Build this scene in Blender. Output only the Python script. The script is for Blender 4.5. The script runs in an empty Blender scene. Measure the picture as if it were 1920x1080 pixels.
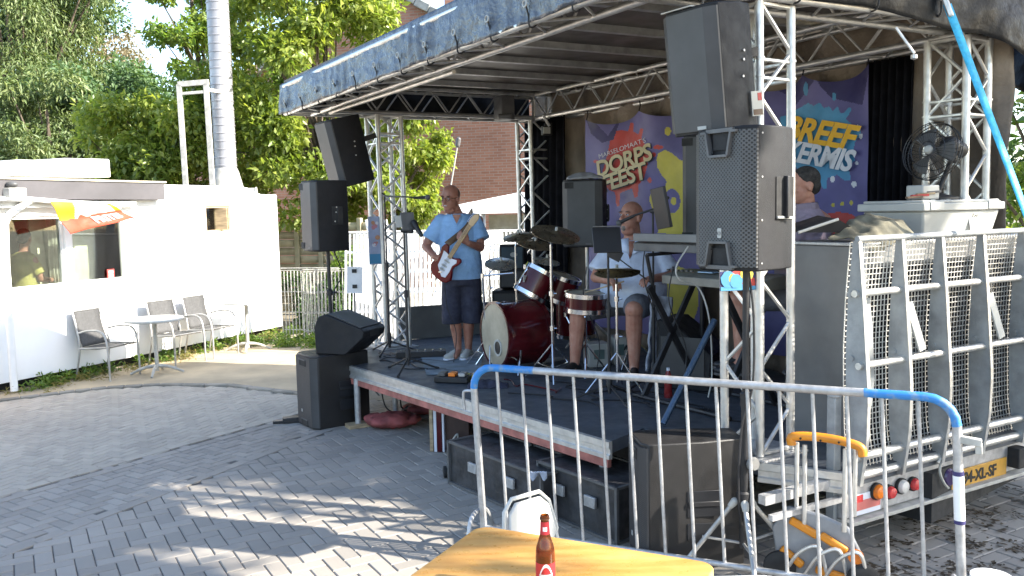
import bpy, math, random
import numpy as np
from mathutils import Vector, Matrix, Euler, noise
S = bpy.context.scene
COL = S.collection
rad = math.radians
random.seed(7)

# ------------------------------------------------------------ camera
FOC, CH, PITCH, ROLL = 1600.0, 2.05, 5.3, -1.2
cd = bpy.data.cameras.new('camera'); cam = bpy.data.objects.new('camera', cd); COL.objects.link(cam)
CR = Matrix.Rotation(rad(90-PITCH), 3, 'X') @ Matrix.Rotation(rad(ROLL), 3, 'Z')
cam.matrix_world = Matrix.Translation((0, 0, CH)) @ CR.to_4x4()
cd.sensor_width = 36; cd.lens = 36*FOC/1920; cd.clip_start = .05; cd.clip_end = 600
S.camera = cam
# ------------------------------------------------------------ sky, sun, exposure
SUN_AZ = Vector((.96, -.28)); SUN_EL = 33.0
w = bpy.data.worlds.new('World'); S.world = w; w.use_nodes = True
nt = w.node_tree; sk = nt.nodes.new('ShaderNodeTexSky'); sk.sky_type = 'NISHITA'; sk.sun_disc = False
sk.sun_elevation = rad(SUN_EL); sk.sun_rotation = math.atan2(SUN_AZ.x, SUN_AZ.y)
sk.air_density = 1.0; sk.dust_density = 1.0; sk.ozone_density = 1.0
bg = nt.nodes['Background']; bg.inputs[1].default_value = .15
nt.links.new(sk.outputs[0], bg.inputs[0])
sd = bpy.data.lights.new('sun', 'SUN'); sd.energy = 4.8; sd.angle = rad(.55); sd.color = (1, .93, .82)
so = bpy.data.objects.new('sun', sd); COL.objects.link(so)
so.rotation_euler = Vector((SUN_AZ.x*math.cos(rad(SUN_EL)), SUN_AZ.y*math.cos(rad(SUN_EL)), math.sin(rad(SUN_EL)))).to_track_quat('Z', 'Y').to_euler()
so.location = (12, -8, 14)
S.view_settings.view_transform = 'Standard'; S.view_settings.look = 'None'
S.view_settings.exposure = 1.88; S.view_settings.gamma = 1

# ------------------------------------------------------------ pixel -> place
def ray(x, y): return CR @ Vector(((x-960)/FOC, -(y-540)/FOC, -1))
EYE = Vector((0, 0, CH))
def G(x, y, z=0.0): d = ray(x, y); return EYE + d*((z-CH)/d.z)
def D(x, y, Y): d = ray(x, y); return EYE + d*(Y/d.y)
def PL(x, y, P, n): d = ray(x, y); P = Vector(P); n = Vector(n); return EYE + d*((P-EYE).dot(n)/d.dot(n))

# ------------------------------------------------------------ materials
MATS = {}
def newmat(name):
    m = bpy.data.materials.new(name); m.use_nodes = True; MATS[name] = m
    return m, m.node_tree, m.node_tree.nodes['Principled BSDF']
def noise_fac(nt, scale, detail=4, lo=.35, hi=.65, coord='Object', vec=None, rough=.55):
    tc = nt.nodes.new('ShaderNodeTexCoord'); n = nt.nodes.new('ShaderNodeTexNoise')
    n.inputs['Scale'].default_value = scale; n.inputs['Detail'].default_value = detail; n.inputs['Roughness'].default_value = rough
    if vec:
        mp = nt.nodes.new('ShaderNodeMapping'); mp.inputs['Scale'].default_value = vec
        nt.links.new(tc.outputs[coord], mp.inputs[0]); nt.links.new(mp.outputs[0], n.inputs[0])
    else: nt.links.new(tc.outputs[coord], n.inputs[0])
    r = nt.nodes.new('ShaderNodeMapRange'); r.inputs[1].default_value = lo; r.inputs[2].default_value = hi
    nt.links.new(n.outputs[0], r.inputs[0]); return r.outputs[0]
def mixc(nt, fac, a, b, mode='MIX'):
    m = nt.nodes.new('ShaderNodeMix'); m.data_type = 'RGBA'; m.blend_type = mode
    if isinstance(fac, (int, float)): m.inputs[0].default_value = fac
    else: nt.links.new(fac, m.inputs[0])
    for k, v in ((6, a), (7, b)):
        if isinstance(v, tuple): m.inputs[k].default_value = (*v[:3], 1)
        else: nt.links.new(v, m.inputs[k])
    return m.outputs[2]
def bumpn(nt, bs, h, strength=.3, dist=.01):
    b = nt.nodes.new('ShaderNodeBump'); b.inputs['Strength'].default_value = strength; b.inputs['Distance'].default_value = dist
    nt.links.new(h, b.inputs['Height']); nt.links.new(b.outputs[0], bs.inputs['Normal']); return b
def pbr(name, col, rough=.5, metal=0.0, var=.12, scale=6, bump=0.0, bscale=60, col2=None, lo=.35, hi=.65, vec=None, island=0.0, spec=None, rvar=.1, bdist=.01):
    m, nt, bs = newmat(name)
    c2 = col2 or tuple(max(0, c*(1-2*var)) for c in col)
    c1 = tuple(min(1, c*(1+var*.6)) for c in col) if col2 is None else col
    f = noise_fac(nt, scale, 5, lo, hi, vec=vec)
    out = mixc(nt, f, c2, c1)
    if island:
        g = nt.nodes.new('ShaderNodeNewGeometry'); r = nt.nodes.new('ShaderNodeMapRange')
        nt.links.new(g.outputs['Random Per Island'], r.inputs[0]); r.inputs[3].default_value = 1-island; r.inputs[4].default_value = 1+island
        cb = nt.nodes.new('ShaderNodeCombineColor'); [nt.links.new(r.outputs[0], cb.inputs[k]) for k in range(3)]
        out = mixc(nt, 1.0, out, cb.outputs[0], 'MULTIPLY')
    nt.links.new(out, bs.inputs['Base Color'])
    bs.inputs['Metallic'].default_value = metal
    if rvar:
        f2 = noise_fac(nt, scale*2.3, 3); r2 = nt.nodes.new('ShaderNodeMapRange'); r2.inputs[3].default_value = max(.03, rough-rvar); r2.inputs[4].default_value = min(1, rough+rvar)
        nt.links.new(f2, r2.inputs[0]); nt.links.new(r2.outputs[0], bs.inputs['Roughness'])
    else: bs.inputs['Roughness'].default_value = rough
    if spec is not None: bs.inputs['Specular IOR Level'].default_value = spec
    if bump: bumpn(nt, bs, noise_fac(nt, bscale, 4, 0, 1), bump, bdist)
    return m
def leafmat(name, c1, c2, transl=.35, rough=.45):
    m, nt, bs = newmat(name)
    g = nt.nodes.new('ShaderNodeNewGeometry')
    f = noise_fac(nt, .9, 3, .3, .7)
    a = mixc(nt, g.outputs['Random Per Island'], c1, c2)
    b = mixc(nt, f, tuple(c*.7 for c in c1), a)
    nt.links.new(b, bs.inputs['Base Color']); bs.inputs['Roughness'].default_value = rough
    tr = nt.nodes.new('ShaderNodeBsdfTranslucent'); br = mixc(nt, 1.0, b, (1.5, 1.5, .7), 'MULTIPLY'); nt.links.new(br, tr.inputs[0])
    mx = nt.nodes.new('ShaderNodeMixShader'); mx.inputs[0].default_value = transl
    nt.links.new(bs.outputs[0], mx.inputs[1]); nt.links.new(tr.outputs[0], mx.inputs[2])
    nt.links.new(mx.outputs[0], nt.nodes['Material Output'].inputs[0]); return m
def perfmat(name, base, hole, scale, rough=.5, thr=.34):
    m, nt, bs = newmat(name)
    tc = nt.nodes.new('ShaderNodeTexCoord'); v = nt.nodes.new('ShaderNodeTexVoronoi'); v.inputs['Randomness'].default_value = 0
    v.inputs['Scale'].default_value = scale; mp = nt.nodes.new('ShaderNodeMapping'); mp.inputs['Rotation'].default_value = (0, rad(45), 0); mp.inputs['Scale'].default_value = (1, .02, 1)
    nt.links.new(tc.outputs['Object'], mp.inputs[0]); nt.links.new(mp.outputs[0], v.inputs['Vector'])
    r = nt.nodes.new('ShaderNodeMapRange'); r.inputs[1].default_value = thr-.05; r.inputs[2].default_value = thr+.05
    nt.links.new(v.outputs['Distance'], r.inputs[0])
    f = noise_fac(nt, 5, 3); b2 = mixc(nt, f, tuple(c*.75 for c in base), base)
    nt.links.new(mixc(nt, r.outputs[0], hole, b2), bs.inputs['Base Color']); bs.inputs['Roughness'].default_value = rough
    bumpn(nt, bs, r.outputs[0], .8, .003); return m

M = dict(
 alu=pbr('aluminium_tube', (.66, .65, .62), .42, .75, .08, 14, .08, 90),
 aludark=pbr('weathered_aluminium', (.42, .42, .41), .5, .7, .12, 9, .1, 70),
 galv=pbr('galvanised_steel', (.46, .46, .46), .45, .55, .12, 22, .15, 120),
 zinc=pbr('galvanised_rib', (.33, .345, .345), .6, .25, .14, 7, .12, 60),
 deck=pbr('deck_board', (.075, .085, .10), .55, 0, .3, 3.5, .15, 120, col2=(.045, .052, .06), lo=.3, hi=.7),
 redboard=pbr('red_painted_board', (.42, .15, .12), .65, 0, .2, 9, .1, 60),
 black=pbr('black_plastic', (.022, .022, .024), .5, 0, .2, 5, .12, 220, spec=.4),
 black2=pbr('dark_speaker_paint', (.014, .014, .016), .55, 0, .2, 4, .25, 320, spec=.3),
 cabinet=pbr('warm_black_cabinet', (.015, .014, .014), .5, 0, .2, 3, .2, 260),
 dgrey=pbr('dark_grey_plastic', (.10, .10, .10), .5, 0, .15, 6, .1, 150),
 grey=pbr('grey_panel_paint', (.17, .17, .165), .5, .1, .2, 1.3, .05, 30),
 lgrey=pbr('light_grey_plastic', (.42, .42, .39), .5, 0, .06, 3, .05, 60),
 white=pbr('white_paint', (.80, .80, .78), .5, 0, .05, 3, .03, 40),
 wallw=pbr('white_wall_paint', (.86, .86, .85), .7, 0, .03, 1.2, .08, 50),
 offwhite=pbr('off_white_metal', (.44, .43, .39), .55, .1, .14, 12, .05, 60),
 fascia=pbr('grey_fascia_board', (.085, .08, .085), .6, 0, .12, 2, .05, 30),
 rubber=pbr('black_rubber', (.02, .02, .02), .8, 0, .15, 6, .1, 80),
 chrome=pbr('chrome', (.75, .75, .76), .16, 1, .05, 8, rvar=.05),
 redshell=pbr('dark_red_lacquer', (.085, .007, .010), .16, 0, .25, 3, rvar=.05),
 drumskin=pbr('cream_drum_head', (.42, .375, .28), .45, 0, .2, 3),
 cymbal=pbr('dark_bronze_cymbal', (.36, .31, .22), .34, .9, .2, 12),
 blue=pbr('blue_spray_paint', (.03, .20, .52), .5, .1, .2, 26, col2=(.20, .28, .36), lo=.28, hi=.52),
 strap=pbr('blue_webbing', (.06, .50, .78), .6, 0, .12, 30, .2, 200),
 orange=pbr('orange_plastic', (.66, .24, .015), .42, 0, .12, 9),
 navy=pbr('navy_cloth', (.030, .032, .055), .9, 0, .2, 12, .3, 70),
 khaki=pbr('khaki_cloth', (.22, .20, .14), .9, 0, .25, 9, .3, 50),
 redcloth=pbr('dusty_red_canvas', (.28, .065, .06), .75, 0, .25, 7, .3, 30),
 wood=pbr('stained_plywood', (.62, .35, .11), .34, 0, .25, 9, .12, 70, col2=(.44, .19, .04), vec=(.35, 2.4, 1), lo=.25, hi=.68, bdist=.004),
 woodlt=pbr('pale_timber', (.40, .30, .18), .7, 0, .2, 6, .1, 60, vec=(1, 1, 6)),
 skin=pbr('skin', (.46, .25, .18), .5, 0, .2, 16, .2, 60, col2=(.36, .15, .10), lo=.3, hi=.75),
 skinred=pbr('tanned_skin', (.38, .19, .13), .5, 0, .2, 16, .2, 60, col2=(.27, .105, .07), lo=.3, hi=.75),
 hairdark=pbr('dark_grey_hair', (.035, .032, .03), .8, 0, .3, 40, .5, 160),
 shirtblue=pbr('light_blue_shirt', (.27, .47, .76), .85, 0, .1, 7, .35, 22, bdist=.03),
 shirtwhite=pbr('pale_blue_white_shirt', (.60, .68, .84), .85, 0, .1, 6, .4, 18, bdist=.03),
 shirtmauve=pbr('mauve_polo', (.30, .24, .30), .85, 0, .12, 9, .3, 20, bdist=.03),
 shirtyellow=pbr('olive_yellow_shirt', (.36, .32, .10), .85, 0, .1, 9, .3, 20),
 shortsgrey=pbr('grey_shorts', (.14, .15, .18), .9, 0, .15, 12, .3, 25, bdist=.03),
 leather=pbr('brown_leather', (.14, .085, .05), .55, 0, .15, 12),
 maple=pbr('maple', (.58, .40, .22), .4, 0, .1, 9),
 gred=pbr('guitar_red_lacquer', (.14, .008, .010), .15, 0, .2, 4, rvar=.04),
 paper=pbr('white_paper', (.80, .80, .82), .7, 0, .03, 9),
 screen=pbr('dark_screen', (.012, .013, .016), .4, 0, .1, 4, rvar=.03),
 tarpback=pbr('weathered_brown_tarpaulin', (.30, .24, .18), .6, 0, .3, 2.2, .6, 7, col2=(.10, .08, .062), vec=(1, 1, .5), bdist=.05),
 tarproof=pbr('slate_blue_tarpaulin', (.075, .086, .104), .3, 0, .2, 5, .75, 13, col2=(.052, .061, .077), lo=.3, hi=.7, vec=(1, 1, .35), bdist=.03, spec=.6),
 tarpdark=pbr('black_tarpaulin', (.008, .009, .011), .45, 0, .1, 4, .3, 9, bdist=.04, spec=.25),
 roofunder=pbr('roof_underside', (.10, .086, .076), .5, .2, .2, 1.6, .1, 20),
 curtain=pbr('black_curtain', (.010, .010, .013), .95, 0, .2, 9, .2, 40, spec=.1),
 bark=pbr('bark', (.11, .085, .06), .9, 0, .25, 9, .8, 30, vec=(1, 1, .3), bdist=.03),
 purple=pbr('banner_purple', (.12, .11, .29), .6, 0, .2, 1.6),
 bred=pbr('banner_red', (.50, .05, .04), .6, 0, .1, 5),
 byel=pbr('banner_yellow', (.50, .43, .06), .6, 0, .08, 5),
 bcyan=pbr('banner_cyan', (.07, .28, .50), .6, 0, .12, 4),
 bnavy=pbr('banner_navy', (.035, .03, .13), .6, 0, .12, 4),
 bcream=pbr('banner_cream_letters', (.52, .44, .25), .6, 0, .06, 5),
 borange=pbr('banner_orange_letters', (.78, .42, .02), .6, 0, .06, 5),
 bwhite=pbr('banner_white', (.66, .68, .74), .6, 0, .06, 5),
 lampred=pbr('red_lamp_lens', (.60, .05, .05), .2, 0, .1, 20, .3, 200),
 lamporange=pbr('orange_lamp_lens', (.85, .22, .02), .2, 0, .1, 20, .3, 200),
 lampwhite=pbr('clear_lamp_lens', (.62, .60, .56), .15, 0, .1, 20, .3, 200),
 plate=pbr('yellow_number_plate', (.50, .27, .04), .5, 0, .1, 9),
 ink=pbr('black_ink', (.012, .012, .012), .6, 0, .1, 9),
 tile=pbr('roof_tile', (.20, .15, .13), .8, 0, .3, 5, .3, 20, island=.2),
 plastw=pbr('white_plastic', (.46, .46, .43), .45, 0, .06, 5),
)
M['leafnear'] = leafmat('walnut_leaf', (.16, .24, .045), (.46, .49, .12), .5, .35)
M['leafnear2'] = leafmat('maple_leaf', (.13, .23, .045), (.36, .42, .11), .46, .4)
M['leafdark'] = leafmat('dark_green_leaf', (.05, .11, .025), (.12, .19, .045), .25, .5)
M['leafwillow'] = leafmat('willow_leaf', (.11, .17, .06), (.27, .31, .12), .3, .5)
M['leafblue'] = leafmat('poplar_leaf', (.08, .15, .06), (.18, .27, .11), .3, .5)
M['leafpale'] = leafmat('sparse_autumn_leaf', (.26, .22, .14), (.36, .30, .18), .3, .6)
M['weed'] = leafmat('weed_leaf', (.10, .20, .03), (.26, .32, .06), .3, .5)
M['drygrass'] = leafmat('dry_grass', (.30, .27, .10), (.42, .36, .15), .3, .6)
M['deadleaf'] = leafmat('dead_leaf', (.05, .035, .02), (.14, .10, .06), .1, .7)
M['grille'] = perfmat('perforated_grille', (.085, .087, .088), (.006, .006, .006), 66, thr=.40)
M['grilledark'] = perfmat('perforated_dark_grille', (.05, .05, .052), (.008, .008, .008), 120)
m, nt_, bs = newmat('window_glass'); tr_ = nt_.nodes.new('ShaderNodeBsdfTransparent'); tr_.inputs[0].default_value = (.86, .90, .87, 1); gl_ = nt_.nodes.new('ShaderNodeBsdfGlossy'); gl_.inputs['Roughness'].default_value = .02
fr_ = nt_.nodes.new('ShaderNodeFresnel'); fr_.inputs[0].default_value = 1.55; mx_ = nt_.nodes.new('ShaderNodeMixShader'); nt_.links.new(fr_.outputs[0], mx_.inputs[0]); nt_.links.new(tr_.outputs[0], mx_.inputs[1]); nt_.links.new(gl_.outputs[0], mx_.inputs[2]); nt_.links.new(mx_.outputs[0], nt_.nodes['Material Output'].inputs[0]); M['glass'] = m
m, nt_, bs = newmat('amber_bottle_glass'); bs.inputs['Transmission Weight'].default_value = .85; bs.inputs['Roughness'].default_value = .04; bs.inputs['IOR'].default_value = 1.45
nt_.links.new(mixc(nt_, noise_fac(nt_, 14, 3), (.30, .07, .008), (.42, .12, .015)), bs.inputs['Base Color']); M['amber'] = m
m, nt_, bs = newmat('clear_plastic_cup'); bs.inputs['Transmission Weight'].default_value = .6; bs.inputs['Roughness'].default_value = .3; bs.inputs['Base Color'].default_value = (.85, .88, .9, 1); M['clearp'] = m

# ------------------------------------------------------------ mesh builder
RM = {}
def frame(z, x=None):
    z = Vector(z).normalized()
    if x is None: x = Vector((0, 0, 1)) if abs(z.z) < .9 else Vector((1, 0, 0))
    x = (Vector(x) - z*Vector(x).dot(z)).normalized(); y = z.cross(x)
    return x, y, z
class MB:
    def __init__(s): s.V = []; s.F = []; s.I = []
    def add(s, vs, fs, m=0):
        o = len(s.V); s.V += [tuple(v) for v in vs]; s.F += [tuple(i+o for i in f) for f in fs]; s.I += [m]*len(fs); return s
    def box(s, c, d, R=None, m=0):
        c = Vector(c); vs = []
        for x in (-.5, .5):
            for y in (-.5, .5):
                for z in (-.5, .5):
                    v = Vector((x*d[0], y*d[1], z*d[2])); v = (R @ v) if R else v; vs.append(c+v)
        return s.add(vs, [(0, 1, 3, 2), (4, 6, 7, 5), (0, 4, 5, 1), (2, 3, 7, 6), (0, 2, 6, 4), (1, 5, 7, 3)], m)
    def beam(s, a, b, wd, ht, up=(0, 0, 1), m=0):
        a = Vector(a); b = Vector(b); y = (b-a); L = y.length; y.normalize(); x = y.cross(Vector(up)).normalized(); z = x.cross(y)
        return s.box((a+b)/2, (wd, L, ht), Matrix((x, y, z)).transposed(), m)
    def tube(s, a, b, r, r2=None, n=8, m=0, cap=True):
        a = Vector(a); b = Vector(b); r2 = r if r2 is None else r2
        x, y, z = frame(b-a); vs = []
        for p, q in ((a, r), (b, r2)):
            vs += [p + (x*math.cos(2*math.pi*k/n) + y*math.sin(2*math.pi*k/n))*q for k in range(n)]
        fs = [(k, (k+1) % n, n+(k+1) % n, n+k) for k in range(n)]
        if cap: fs += [tuple(range(n-1, -1, -1)), tuple(range(n, 2*n))]
        return s.add(vs, fs, m)
    def path(s, pts, r, n=6, m=0, flat=None):
        pts = [Vector(p) for p in pts]; k = len(pts); vs = []; x = None
        for i, p in enumerate(pts):
            t = (pts[min(i+1, k-1)] - pts[max(i-1, 0)]).normalized()
            if x is None: x, y, _ = frame(t)
            else: x = (x - t*x.dot(t)).normalized(); y = t.cross(x)
            rr = r[i] if isinstance(r, (list, tuple)) else r
            vs += [p + (x*math.cos(2*math.pi*j/n) + y*math.sin(2*math.pi*j/n))*rr for j in range(n)]
        fs = [(i*n+j, i*n+(j+1) % n, (i+1)*n+(j+1) % n, (i+1)*n+j) for i in range(k-1) for j in range(n)]
        fs += [tuple(range(n-1, -1, -1)), tuple(range((k-1)*n, k*n))]
        return s.add(vs, fs, m)
    def lathe(s, prof, o=(0, 0, 0), axis=(0, 0, 1), n=24, m=0, cap=True):
        x, y, z = frame(axis); o = Vector(o); vs = []
        for r, h in prof: vs += [o + z*h + (x*math.cos(2*math.pi*j/n) + y*math.sin(2*math.pi*j/n))*max(r, 1e-4) for j in range(n)]
        k = len(prof); fs = [(i*n+j, i*n+(j+1) % n, (i+1)*n+(j+1) % n, (i+1)*n+j) for i in range(k-1) for j in range(n)]
        if cap: fs += [tuple(range(n-1, -1, -1)), tuple(range((k-1)*n, k*n))]
        return s.add(vs, fs, m)
    def prism(s, pts, o, ex, ey, ez, d, m=0):
        o = Vector(o); ex = Vector(ex); ey = Vector(ey); ez = Vector(ez); n = len(pts)
        a = [o + ex*p[0] + ey*p[1] for p in pts]; b = [p + ez*d for p in a]
        fs = [tuple(range(n-1, -1, -1)), tuple(range(n, 2*n))] + [(k, (k+1) % n, n+(k+1) % n, n+k) for k in range(n)]
        return s.add(a+b, fs, m)
    def ell(s, c, r, R=None, n=16, k=10, m=0):
        c = Vector(c); vs = [];
        for i in range(1, k):
            th = math.pi*i/k
            for j in range(n):
                ph = 2*math.pi*j/n; v = Vector((r[0]*math.sin(th)*math.cos(ph), r[1]*math.sin(th)*math.sin(ph), r[2]*math.cos(th)))
                vs.append(c + (R @ v if R else v))
        top = Vector((0, 0, r[2])); vs += [c + (R @ top if R else top), c - (R @ top if R else top)]; T = len(vs)-2
        fs = [(i*n+j, (i+1)*n+j, (i+1)*n+(j+1) % n, i*n+(j+1) % n) for i in range(k-2) for j in range(n)]
        fs += [(T, j, (j+1) % n) for j in range(n)] + [(T+1, (k-2)*n+(j+1) % n, (k-2)*n+j) for j in range(n)]
        return s.add(vs, fs, m)
    def cone(s, a, b, ra, rb, n=14, m=0):   # capsule-like taper, ra/rb may be (rx, ry) pairs; flat ends
        return s.tube(a, b, ra, rb, n, m)
    def caps(s, a, b, ra, rb, n=12, m=0):
        s.tube(a, b, ra, rb, n, m); s.ell(a, (ra,)*3, None, n, 8, m); return s.ell(b, (rb,)*3, None, n, 8, m)
    def grid(s, fn, nu, nv, m=0):
        vs = [fn(i/nu, j/nv) for j in range(nv+1) for i in range(nu+1)]
        fs = [(j*(nu+1)+i, j*(nu+1)+i+1, (j+1)*(nu+1)+i+1, (j+1)*(nu+1)+i) for j in range(nv) for i in range(nu)]
        mm = m; s.add(vs, fs, 0 if callable(m) else m)
        if callable(m): s.I[-len(fs):] = [m((i+.5)/nu, (j+.5)/nv) for j in range(nv) for i in range(nu)]
        return s
    def build(s, name, mat, parent=None, bevel=0, label=None, solid=0, world=False, smooth=True, ang=38, sub=0, remesh=0, kind=None, segs=2):
        me = bpy.data.meshes.new(name); V = s.V
        if world and parent is not None:
            Mi = rootm(parent).inverted(); V = [tuple(Mi @ Vector(v)) for v in V]
        me.from_pydata(V, [], s.F); mats = mat if isinstance(mat, (list, tuple)) else [mat]
        for mm in mats: me.materials.append(MATS[mm] if isinstance(mm, str) and mm in MATS else (M[mm] if isinstance(mm, str) else mm))
        if len(mats) > 1: me.polygons.foreach_set('material_index', s.I)
        if smooth:
            me.shade_smooth()
            if not remesh: me.set_sharp_from_angle(angle=rad(ang))
        me.update(); o = bpy.data.objects.new(name, me); COL.objects.link(o)
        if parent is not None: o.parent = parent
        if remesh:
            r = o.modifiers.new('remesh', 'REMESH'); r.mode = 'VOXEL'; r.voxel_size = remesh; r.use_smooth_shade = True
            q = o.modifiers.new('smooth', 'SMOOTH'); q.iterations = 3; q.factor = .5
        if solid: r = o.modifiers.new('solid', 'SOLIDIFY'); r.thickness = solid; r.offset = 0
        if bevel: b = o.modifiers.new('bevel', 'BEVEL'); b.width = bevel; b.segments = segs; b.limit_method = 'ANGLE'; b.angle_limit = rad(40)
        if sub: r = o.modifiers.new('sub', 'SUBSURF'); r.levels = sub; r.render_levels = sub
        if label: o['label'] = label
        if kind: o['kind'] = kind
        return o
def rootm(o):
    while o.parent is not None: o = o.parent
    return RM.get(o.name, Matrix.Identity(4))
def thing(name, label, cat, loc=(0, 0, 0), rotz=0.0, group=None, rot=None):
    o = bpy.data.objects.new(name, None); COL.objects.link(o); o.empty_display_size = .1
    e = rot if rot is not None else Euler((0, 0, rotz)); o.location = loc; o.rotation_euler = e
    RM[o.name] = Matrix.Translation(loc) @ e.to_matrix().to_4x4()
    o['label'] = label; o['category'] = cat
    if group: o['group'] = group
    return o
def tag(o, label, cat, group=None, kind=None):
    o['label'] = label; o['category'] = cat
    if group: o['group'] = group
    if kind: o['kind'] = kind
    return o
def struct(o, kind='structure'): o['kind'] = kind; return o
def recenter(o, p):     # move a one-mesh thing's origin to its base
    me = o.data; p = Vector(p); me.transform(Matrix.Translation(-p)); o.location = p; return o
def dup(root, loc, rotz, label, rot=None):
    r = root.copy(); COL.objects.link(r); r.location = loc; r.rotation_euler = rot if rot is not None else Euler((0, 0, rotz)); r['label'] = label
    RM[r.name] = Matrix.Translation(loc) @ r.rotation_euler.to_matrix().to_4x4()
    for ch in list(root.children):
        c = ch.copy(); COL.objects.link(c); c.parent = r
        for g in ch.children:
            q = g.copy(); COL.objects.link(q); q.parent = c
    return r
def text(s, size, mat, parent, o, ex, ey, name='lettering', off=0.0, ext=.0015, shear=0, align='CENTER', fn=None, space=1.0, sx=1.0, world=True):
    cu = bpy.data.curves.new('t', 'FONT'); cu.body = s; cu.size = size; cu.align_x = align; cu.align_y = 'CENTER'; cu.offset = off; cu.extrude = 0 if fn else ext; cu.shear = shear; cu.space_character = space; cu.resolution_u = 3
    ob = bpy.data.objects.new('t', cu); me = bpy.data.meshes.new_from_object(ob); bpy.data.objects.remove(ob)
    o = Vector(o); ex = Vector(ex); ey = Vector(ey); ez = ex.cross(ey); mb = MB()
    vs = [(v.co.x*sx, v.co.y, v.co.z) for v in me.vertices]
    if fn: vs = [fn(x, y) for x, y, z in vs]
    else: vs = [o + ex*x + ey*y + ez*z for x, y, z in vs]
    mb.add(vs, [tuple(p.vertices) for p in me.polygons]); bpy.data.meshes.remove(me)
    return mb.build(name, mat, parent, world=world, smooth=False)
def leaves(name, clumps, n, size, mat, parent, seed=1, flat=.35, shell=.5, aspect=.5, droop=0.0):
    rg = np.random.default_rng(seed); C = np.array([c[:3] for c in clumps]); R = np.array([c[3] for c in clumps])
    pr = R**2.2; pr /= pr.sum(); k = rg.choice(len(clumps), n, p=pr)
    d = rg.normal(size=(n, 3)); d /= np.linalg.norm(d, axis=1)[:, None]; rr = R[k]*rg.random(n)**shell
    P = C[k] + d*rr[:, None]*np.array([1, 1, .8]); P[:, 2] -= droop*rr*rg.random(n)
    a = d*.5 + rg.normal(size=(n, 3))*.8; a[:, 2] -= .35 + droop; a /= np.linalg.norm(a, axis=1)[:, None]
    b = np.cross(a, rg.normal(size=(n, 3))*.6 + np.array([0, 0, 1.0])); b /= np.linalg.norm(b, axis=1)[:, None]+1e-9
    nn = np.cross(b, a); L = size*(.6+.8*rg.random(n))[:, None]; W = L*aspect
    v0 = P; v1 = P + a*L*.45 + b*W*.5 + nn*L*.10; v2 = P + a*L - nn*L*.08; v3 = P + a*L*.45 - b*W*.5 + nn*L*.10
    vs = np.stack([v0, v1, v2, v3], 1).reshape(-1, 3)
    if parent is not None: off = np.array(rootm(parent).translation); vs = vs - off
    me = bpy.data.meshes.new(name); me.vertices.add(4*n); me.vertices.foreach_set('co', vs.ravel())
    idx = np.arange(n)[:, None]*4; fc = np.concatenate([idx+[0, 1, 2], idx+[0, 2, 3]], 1).reshape(-1)
    me.loops.add(6*n); me.loops.foreach_set('vertex_index', fc.astype(np.int32)); me.polygons.add(2*n)
    me.polygons.foreach_set('loop_start', np.arange(2*n, dtype=np.int32)*3)
    me.update(calc_edges=True); me.validate(); me.materials.append(M[mat]); o = bpy.data.objects.new(name, me); COL.objects.link(o)
    if parent is not None: o.parent = parent
    return o
def crown(c, r, n, rc, seed, low=-1.0):
    rg = random.Random(seed); out = []
    while len(out) < n:
        d = Vector((rg.uniform(-1, 1), rg.uniform(-1, 1), rg.uniform(low, 1)))
        if .25 < d.length < 1.0: out.append((c[0]+d.x*r[0], c[1]+d.y*r[1], c[2]+d.z*r[2], rg.uniform(*rc)))
    return out
def tree(name, label, base, ctr, r, n, rc, nl, size, mat, seed, group, tr=.14, cat='tree', **k):
    t = thing(name, label, cat, base, group=group); cl = crown(ctr, r, n, rc, seed); rg = random.Random(seed+5)
    b = MB(); B = Vector(base); T = Vector((ctr[0], ctr[1], ctr[2]-r[2]*.35)); mid = B.lerp(T, .5) + Vector((rg.uniform(-.2, .2), rg.uniform(-.2, .2), 0))
    b.path([B - Vector((0, 0, .1)), B.lerp(mid, .3), mid, T, Vector(ctr)+Vector((0, 0, r[2]*.5))], [tr*1.3, tr, tr*.8, tr*.55, tr*.15], 9)
    b.build('trunk', 'bark', t, world=True)
    br = MB()
    for c in cl[::2]:
        e = Vector(c[:3]); s0 = B.lerp(T, rg.uniform(.5, 1)); m_ = s0.lerp(e, .5) + Vector((0, 0, .25*rg.random()))
        br.path([s0, m_, e], [tr*.35, tr*.22, tr*.06], 5)
    br.build('branches', 'bark', t, world=True)
    leaves('crown', cl, nl, size, mat, t, seed, **k); return t
EU = Vector((-.55, .835, 0)); EV = Vector((.835, .55, 0)); UP = Vector((0, 0, 1)); ROT = math.atan2(-.835, .55)
def bez(a, b, c, n=12):
    a, b, c = Vector(a), Vector(b), Vector(c); return [a*(1-t)**2 + b*2*t*(1-t) + c*t*t for t in [i/n for i in range(n+1)]]
def cat(pts, n=6):      # smooth curve through points
    P = [Vector(p) for p in pts]; P = [P[0]*2-P[1]] + P + [P[-1]*2-P[-2]]; out = []
    for i in range(1, len(P)-2):
        a, b, c, d = P[i-1:i+3]
        for k in range(n):
            t = k/n; out.append(.5*((2*b) + (c-a)*t + (2*a-5*b+4*c-d)*t*t + (3*b-a-3*c+d)*t**3))
    return out + [P[-2]]
SHADE = [(6.4, 1.7, 8.0, 2.2, 2.0, 1.4, 60, 17000), (9.4, 4.1, 8.6, 1.9, 1.0, 1.2, 34, 8000), (12.7, 4.6, 9.4, 1.4, 1.4, 1.3, 20, 2600), (5.4, -1.0, 7.2, 1.9, 1.6, 1.2, 44, 12000), (15.3, 1.3, 8.2, 1.3, 1.2, 1.0, 20, 5000)]
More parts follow.
